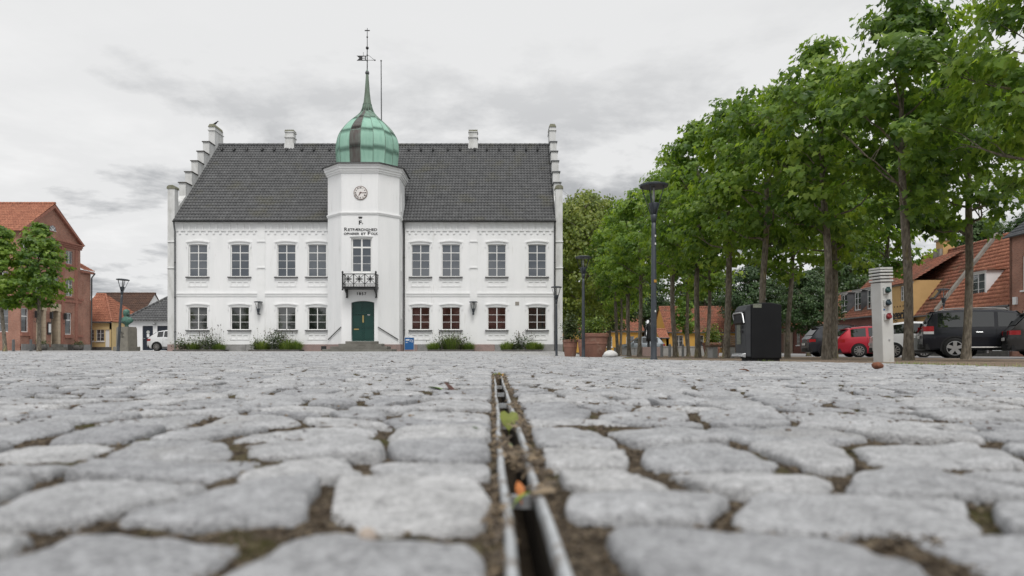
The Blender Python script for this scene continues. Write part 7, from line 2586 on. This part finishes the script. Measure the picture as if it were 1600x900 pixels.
def car(shape, paint, label, px, Y, heading, rim='rim', clad=False, rails=False, spare=False, rear_style='wrap'):
    S = SHAPES[shape]
    Ln, W, H = S['L'], S['W'], S['H']
    x = PX(px, Y)
    t = thing('parked_car', label, 'car', (x, Y, G(x, Y) - 0.01), heading, 'parked cars', local=True)
    hw = W / 2
    bz = lambda u: float(np.interp(u, [a for a, b in S['belt']], [b for a, b in S['belt']])) * H
    rz = lambda u: max(bz(u) + 0.015, float(np.interp(u, [a for a, b in S['roof']], [b for a, b in S['roof']])) * H)
    X = lambda u: (u - 0.5) * Ln

    def wid(u):
        e = max(0, (0.12 - u) / 0.12); g_ = max(0, (u - 0.86) / 0.14)
        return hw * (1 - 0.10 * e ** 2 - 0.16 * g_ ** 2)

    def clr(u):
        c = S['clear']
        return c + (0.10 if u < 0.05 else 0) * (0.05 - u) / 0.05 + (0.06 * (u - 0.95) / 0.05 if u > 0.95 else 0)

    def sect(u):
        w = wid(u); b = bz(u); r = rz(u); c = clr(u)
        gh = max(0.0, min(1.0, (r - b) / (0.30 * H)))
        wt = w * (0.955 - 0.185 * gh)                     # roof rail half width
        mz = c + (b - c) * 0.55
        half = [(0.0, c), (w * 0.86, c), (w * 0.965, c + 0.07), (w * 1.0, mz - 0.05), (w * 0.995, mz + 0.10), (w * 0.955, b - 0.03), (w * 0.945, b),
                (w * 0.945 + (wt - w * 0.945) * 0.5, b + (r - b) * 0.48), (wt + 0.01, b + (r - b) * 0.88), (wt - 0.07, r - 0.012), (wt * 0.5, r + 0.012), (0.0, r + 0.018)]
        return half

    us = sorted(set([0.0, 0.008, 0.018, 0.03, 0.045, 0.06, 0.075, 0.09, 0.11, 0.13, 0.15, 0.18] + [0.22 + 0.03 * k for k in range(24)] + [0.93, 0.95, 0.965, 0.98, 0.99, 1.0] + [a for a, b in S['roof']]))
    rings = []
    for u in us:
        h = sect(u)
        sq = 1.0 if 0.004 < u < 0.996 else 0.97
        ring_ = [Vector((X(u), y * sq, z)) for y, z in h] + [Vector((X(u), -y * sq, z)) for y, z in reversed(h[1:-1])]
        rings.append(ring_)
    mb = MB().loft(rings)
    body = smooth_by_angle(mb.build('body', paint, t), 32)

    def skin(u, k, f_, side, off=0.006):
        """point on the side between section points k and k+1"""
        h = sect(u)
        (y0, z0), (y1, z1) = h[k], h[k + 1]
        return Vector((X(u), side * (y0 + (y1 - y0) * f_ + off), z0 + (z1 - z0) * f_))

    def gpt(u, v, side, off=0.006):
        h = sect(u)
        y = float(np.interp(v, [0, 0.48, 0.88, 1.0], [h[6][0], h[7][0], h[8][0], h[9][0]]))
        z = float(np.interp(v, [0, 0.48, 0.88, 1.0], [h[6][1], h[7][1], h[8][1], h[9][1]]))
        return Vector((X(u), side * (y + off), z))

    for side in (-1, 1):
        for gi, (a, b) in enumerate(S['glass']):
            n = 6
            lo, hi = [], []
            for k in range(n + 1):
                u = a + (b - a) * k / n
                full = rz(u) - bz(u)
                ref = 0.36 * H
                vt = 0.86
                lo.append(gpt(u, 0.09, side)); hi.append(gpt(u, vt, side))
            mb = MB()
            for k in range(n):
                mid = [gpt(a + (b - a) * (k + d_) / n, 0.48, side) for d_ in (0, 1)]
                mb.poly([lo[k], lo[k + 1], mid[1], mid[0]] if side < 0 else [lo[k + 1], lo[k], mid[0], mid[1]])
                mb.poly([mid[0], mid[1], hi[k + 1], hi[k]] if side < 0 else [mid[1], mid[0], hi[k], hi[k + 1]])
            smooth_by_angle(mb.build('side_window', M['glass_car'], t), 30)
        # door seams, handles, sill, wheel arches
        for u in ((S['glass'][0][1] + S['glass'][1][0]) / 2, (S['glass'][1][1] + S['glass'][2][0]) / 2, S['glass'][2][1] + 0.05):
            pts = [skin(u, k, f_, side, 0.002) for k, f_ in ((2, 0.2), (3, 0.0), (4, 0.0), (5, 0.0), (6, 0.0))]
            MB().tube(pts, 0.005, 4).build('door_seam', M['trim_black'], t)
        for u in (S['glass'][1][0] + 0.03, S['glass'][2][0] + 0.02):
            p0, p1 = skin(u, 4, 0.55, side, 0.02), skin(u + 0.045, 4, 0.55, side, 0.02)
            MB().tube([p0, p1], 0.016, 6).build('door_handle', M['rim'] if shape == 'offroad' else paint, t)
        pts = [skin(u, 2, 0.1, side, 0.012) for u in np.linspace(S['ax'][0] + 0.09, S['ax'][1] - 0.09, 5)]
        MB().tube(pts, 0.030, 6).build('side_sill', M['rim_dull'] if shape == 'offroad' else M['trim_black'], t)
        for ua in S['ax']:
            cx_, cz_ = X(ua), S['wr'] - 0.01
            yb_ = side * (wid(ua) + 0.004)
            R0, R1 = S['wr'] * 1.10, S['wr'] * 1.22
            mb = MB()
            ang = np.linspace(-0.25, math.pi + 0.25, 16)
            A_ = [Vector((cx_ + R1 * math.cos(q), yb_ + side * 0.012, max(S['clear'] * 0.8, cz_ + R1 * math.sin(q)))) for q in ang]
            B_ = [Vector((cx_ + R0 * math.cos(q), yb_ + side * 0.016, max(S['clear'] * 0.8, cz_ + R0 * math.sin(q)))) for q in ang]
            for k in range(15):
                q4 = [A_[k], A_[k + 1], B_[k + 1], B_[k]]
                mb.poly(q4)
                mb.poly([v - Vector((0, side * 0.10, 0)) for v in q4])
                mb.poly([A_[k], A_[k + 1], A_[k + 1] - Vector((0, side * 0.10, 0)), A_[k] - Vector((0, side * 0.10, 0))])
                mb.poly([B_[k], B_[k + 1], B_[k + 1] - Vector((0, side * 0.10, 0)), B_[k] - Vector((0, side * 0.10, 0))])
            mb.build('wheel_arch', M['trim_black'] if clad else paint, t)
            disc_ = [Vector((cx_ + R0 * math.cos(q), yb_ + side * 0.006, max(0.12, cz_ + R0 * math.sin(q)))) for q in np.linspace(0, 2 * math.pi, 24, endpoint=False)]
            MB().prism(disc_, (0, -side * 0.15, 0)).build('wheel_well', M['tyre'], t)
            rot = Matrix.Rotation(math.pi / 2, 3, 'X')
            wr = S['wr']
            c_ = Vector((cx_, side * (wid(ua) - 0.06), cz_))
            wl = MB().lathe([(wr * 0.66, -0.10), (wr * 0.93, -0.105), (wr, -0.075), (wr, 0.075), (wr * 0.93, 0.105), (wr * 0.66, 0.10)], c_, 28, rot).build('wheel', M['tyre'], t, True)
            yo = side * 0.108
            mb = MB()
            mb.lathe([(wr * 0.66, -0.004), (wr * 0.70, 0.004), (wr * 0.64, 0.006)], c_ + Vector((0, yo, 0)), 28, rot)
            MB().lathe([(wr * 0.655, -0.01), (wr * 0.655, -0.002)], c_ + Vector((0, yo - side * 0.006, 0)), 24, rot).build('brake_shadow_plate', M['trim_black'], wl)
            fw = (c_ + Vector((0, yo, 0)), Vector((-side, 0, 0)) * -1 if side > 0 else Vector((1, 0, 0)), Vector((0, 0, 1)))
            fw = (c_ + Vector((0, yo, 0)), Vector((1, 0, 0)) if side < 0 else Vector((-1, 0, 0)), Vector((0, 0, 1)))
            ns = 5 if shape in ('offroad', 'suv') else 10
            mb2 = MB()
            for k in range(ns):
                q = 2 * math.pi * k / ns + 0.3
                d_ = Vector((math.cos(q), math.sin(q))); s_ = Vector((-d_.y, d_.x))
                w0, w1 = (0.20, 0.17) if ns == 5 else (0.08, 0.07)
                pts = [d_ * wr * 0.1 - s_ * wr * w0 * 0.7, d_ * wr * 0.1 + s_ * wr * w0 * 0.7, d_ * wr * 0.66 + s_ * wr * w1, d_ * wr * 0.66 - s_ * wr * w1]
                mb2.fprism(fw, [(v.x, v.y) for v in pts][::-1], -0.006, 0.012)
            mb2.fprism(fw, [(wr * 0.16 * math.cos(q), wr * 0.16 * math.sin(q)) for q in np.linspace(0, 2 * math.pi, 14, endpoint=False)], 0.0, 0.016)
            mb2.v += []
            b0 = len(mb2.v)
            mb2.v += mb.v
            mb2.f += [tuple(b0 + i for i in f_) for f_ in mb.f[:-2]]
            mb2.build('rim', M[rim], wl)
        # tail lamp wraps round the corner
        h0 = bz(0.02)
        if rear_style == 'tall':
            zs_ = [(h0 - 0.16, h0 - 0.06, 'tail_clear'), (h0 - 0.06, h0 + 0.14, 'tail_red')]
        elif rear_style == 'slim':
            zs_ = [(h0 - 0.16, h0 - 0.01, 'tail_red')]
        else:
            zs_ = [(h0 - 0.20, h0 - 0.03, 'tail_red')]
        for za, zb_, mk in zs_:
            ring0 = []
            for u in (-0.004, 0.006, 0.02, 0.045, 0.075):
                uu = max(u, 0.0)
                w_ = wid(uu) * (0.97 if u < 0.004 else 1.0)
                y_out = w_ * 0.985 + 0.006
                ring0.append([Vector((X(u), side * y_out * (0.80 if u < 0 else 1.0), za)), Vector((X(u) - (0.0), side * y_out * (0.80 if u < 0 else 1.0), zb_)), Vector((X(u) + 0.02, side * (y_out - 0.10) * (0.8 if u < 0 else 1), zb_)), Vector((X(u) + 0.02, side * (y_out - 0.10) * (0.8 if u < 0 else 1), za))])
            MB().loft(ring0).build('tail_lamp', M[mk], t)
        # mirror
        p0 = gpt(S['glass'][2][1] + 0.01, 0.02, side)
        bevel(MB().box(p0.x - 0.07, p0.x + 0.09, min(p0.y, p0.y + side * 0.22), max(p0.y, p0.y + side * 0.22), p0.z - 0.02, p0.z + 0.14).build('door_mirror', M['trim_black'] if clad else paint, t), 0.03, 2)
        # head lamp
        MB().loft([[Vector((X(u), side * (wid(u) * 0.97 + 0.004), bz(u) - 0.16)), Vector((X(u), side * (wid(u) * 0.97 + 0.004), bz(u) - 0.05)), Vector((X(u), side * (wid(u) * 0.7), bz(u) - 0.05)), Vector((X(u), side * (wid(u) * 0.7), bz(u) - 0.16))] for u in (0.93, 0.965, 0.985, 1.003)]).build('head_lamp', M['tail_clear'], t)
        if rails:
            pts = [Vector((X(u), side * (sect(u)[9][0] - 0.02), rz(u) + 0.045)) for u in np.linspace(0.15, 0.55, 6)]
            pts = [pts[0] - Vector((0.08, 0, 0.05))] + pts + [pts[-1] + Vector((0.08, 0, -0.05))]
            MB().tube(pts, 0.022, 6).build('roof_rail', M['rim_dull'] if shape == 'offroad' else M['trim_black'], t, True)
    # rear glass, plate, bumpers, windscreen
    ua, ub = S['rear']
    ra, rb = rz(ua), rz(ub)
    wa, wb = wid(ua) * 0.84, wid(ub) * 0.70
    xa_, xb_ = X(ua), X(ub)
    nrm = Vector((-(rb - ra), 0, xb_ - xa_)).normalized() * 0.022
    c4 = [Vector((xa_, wa, ra + 0.02)), Vector((xa_, -wa, ra + 0.02)), Vector((xb_, -wb, rb)), Vector((xb_, wb, rb))]
    MB().prism([v + nrm for v in c4], -nrm * 0.6).build('rear_window', M['glass_car'], t)
    r_ = S['roof']
    uw0, uw1 = [a for a, b in r_ if 0.7 < a < 0.79][0], [a for a, b in r_ if 0.54 < a < 0.65][-1]
    ra, rb = rz(uw0), rz(uw1)
    xa_, xb_ = X(uw0), X(uw1)
    nrm = Vector((rb - ra, 0, xa_ - xb_)).normalized() * 0.024
    c4 = [Vector((xa_, -wid(uw0) * 0.86, ra + 0.01)), Vector((xa_, wid(uw0) * 0.86, ra + 0.01)), Vector((xb_, wid(uw1) * 0.70, rb)), Vector((xb_, -wid(uw1) * 0.70, rb))]
    MB().prism([v + nrm for v in c4], -nrm * 0.6).build('windscreen', M['glass_car'], t)
    z0 = S['clear'] + 0.02
    for (u0, s_) in ((0.0, -1), (1.0, 1)):
        rings = []
        for yy in np.linspace(-1, 1, 9):
            w_ = hw * 0.93 * yy
            xx = X(u0) + s_ * (0.07 - 0.16 * abs(yy) ** 3)
            rings.append([Vector((xx, w_, z0)), Vector((xx, w_, z0 + 0.20)), Vector((xx - s_ * 0.14, w_, z0 + 0.24)), Vector((xx - s_ * 0.14, w_, z0))])
        smooth_by_angle(MB().loft(rings).build('bumper', M['trim_black'] if clad or s_ < 0 else paint, t), 40)
    MB().box(X(0) - 0.075, X(0) - 0.04, -0.26, 0.26, bz(0) - 0.30, bz(0) - 0.19).build('number_plate', M['plate'], t)
    MB().box(X(S['rear'][1]) - 0.10, X(S['rear'][1]) + 0.14, -hw * 0.66, hw * 0.66, rz(S['rear'][1]) + 0.015, rz(S['rear'][1]) + 0.05).build('spoiler', paint, t)
    return t


P_black = car_paint('paint_black', (0.006, 0.007, 0.012))
P_red = car_paint('paint_red', (0.40, 0.018, 0.035), 0.15)
P_grey = car_paint('paint_dark_grey', (0.028, 0.031, 0.038), 0.3)
P_grey2 = car_paint('paint_warm_grey', (0.045, 0.043, 0.043), 0.3)
P_white = car_paint('paint_white', (0.70, 0.71, 0.72))
P_silver = car_paint('paint_silver', (0.30, 0.33, 0.36), 0.5)
HD = R(-22)
car('offroad', P_black, 'large black off-road car with silver wheels behind the maple trunk', 1552, 25.5, R(-26), 'rim', True, True, rear_style='tall')
car('suv', P_grey2, 'dark warm grey car cut off by the right edge of the view', 1697, 22.8, R(-30), 'rim', True, True, rear_style='slim')
car('hatch', P_white, 'white hatchback between the red estate and the black car', 1447, 28.0, R(-24), 'rim_dull')
car('estate', P_red, 'red estate car half hidden by the service pillar', 1383, 32.5, R(-14), 'rim_dull', rails=True, rear_style='slim')
car('suv', P_grey, 'dark grey estate car behind the red one', 1326, 36.0, R(-10), 'rim', rails=True)
car('hatch', P_white, 'white car peeping out behind the left end of the town hall', 282, 48.5, R(-2), 'rim_dull', True)
car('suv', P_silver, 'pale car parked far behind the dark statue', 1001, 64.0, R(172), 'rim_dull')
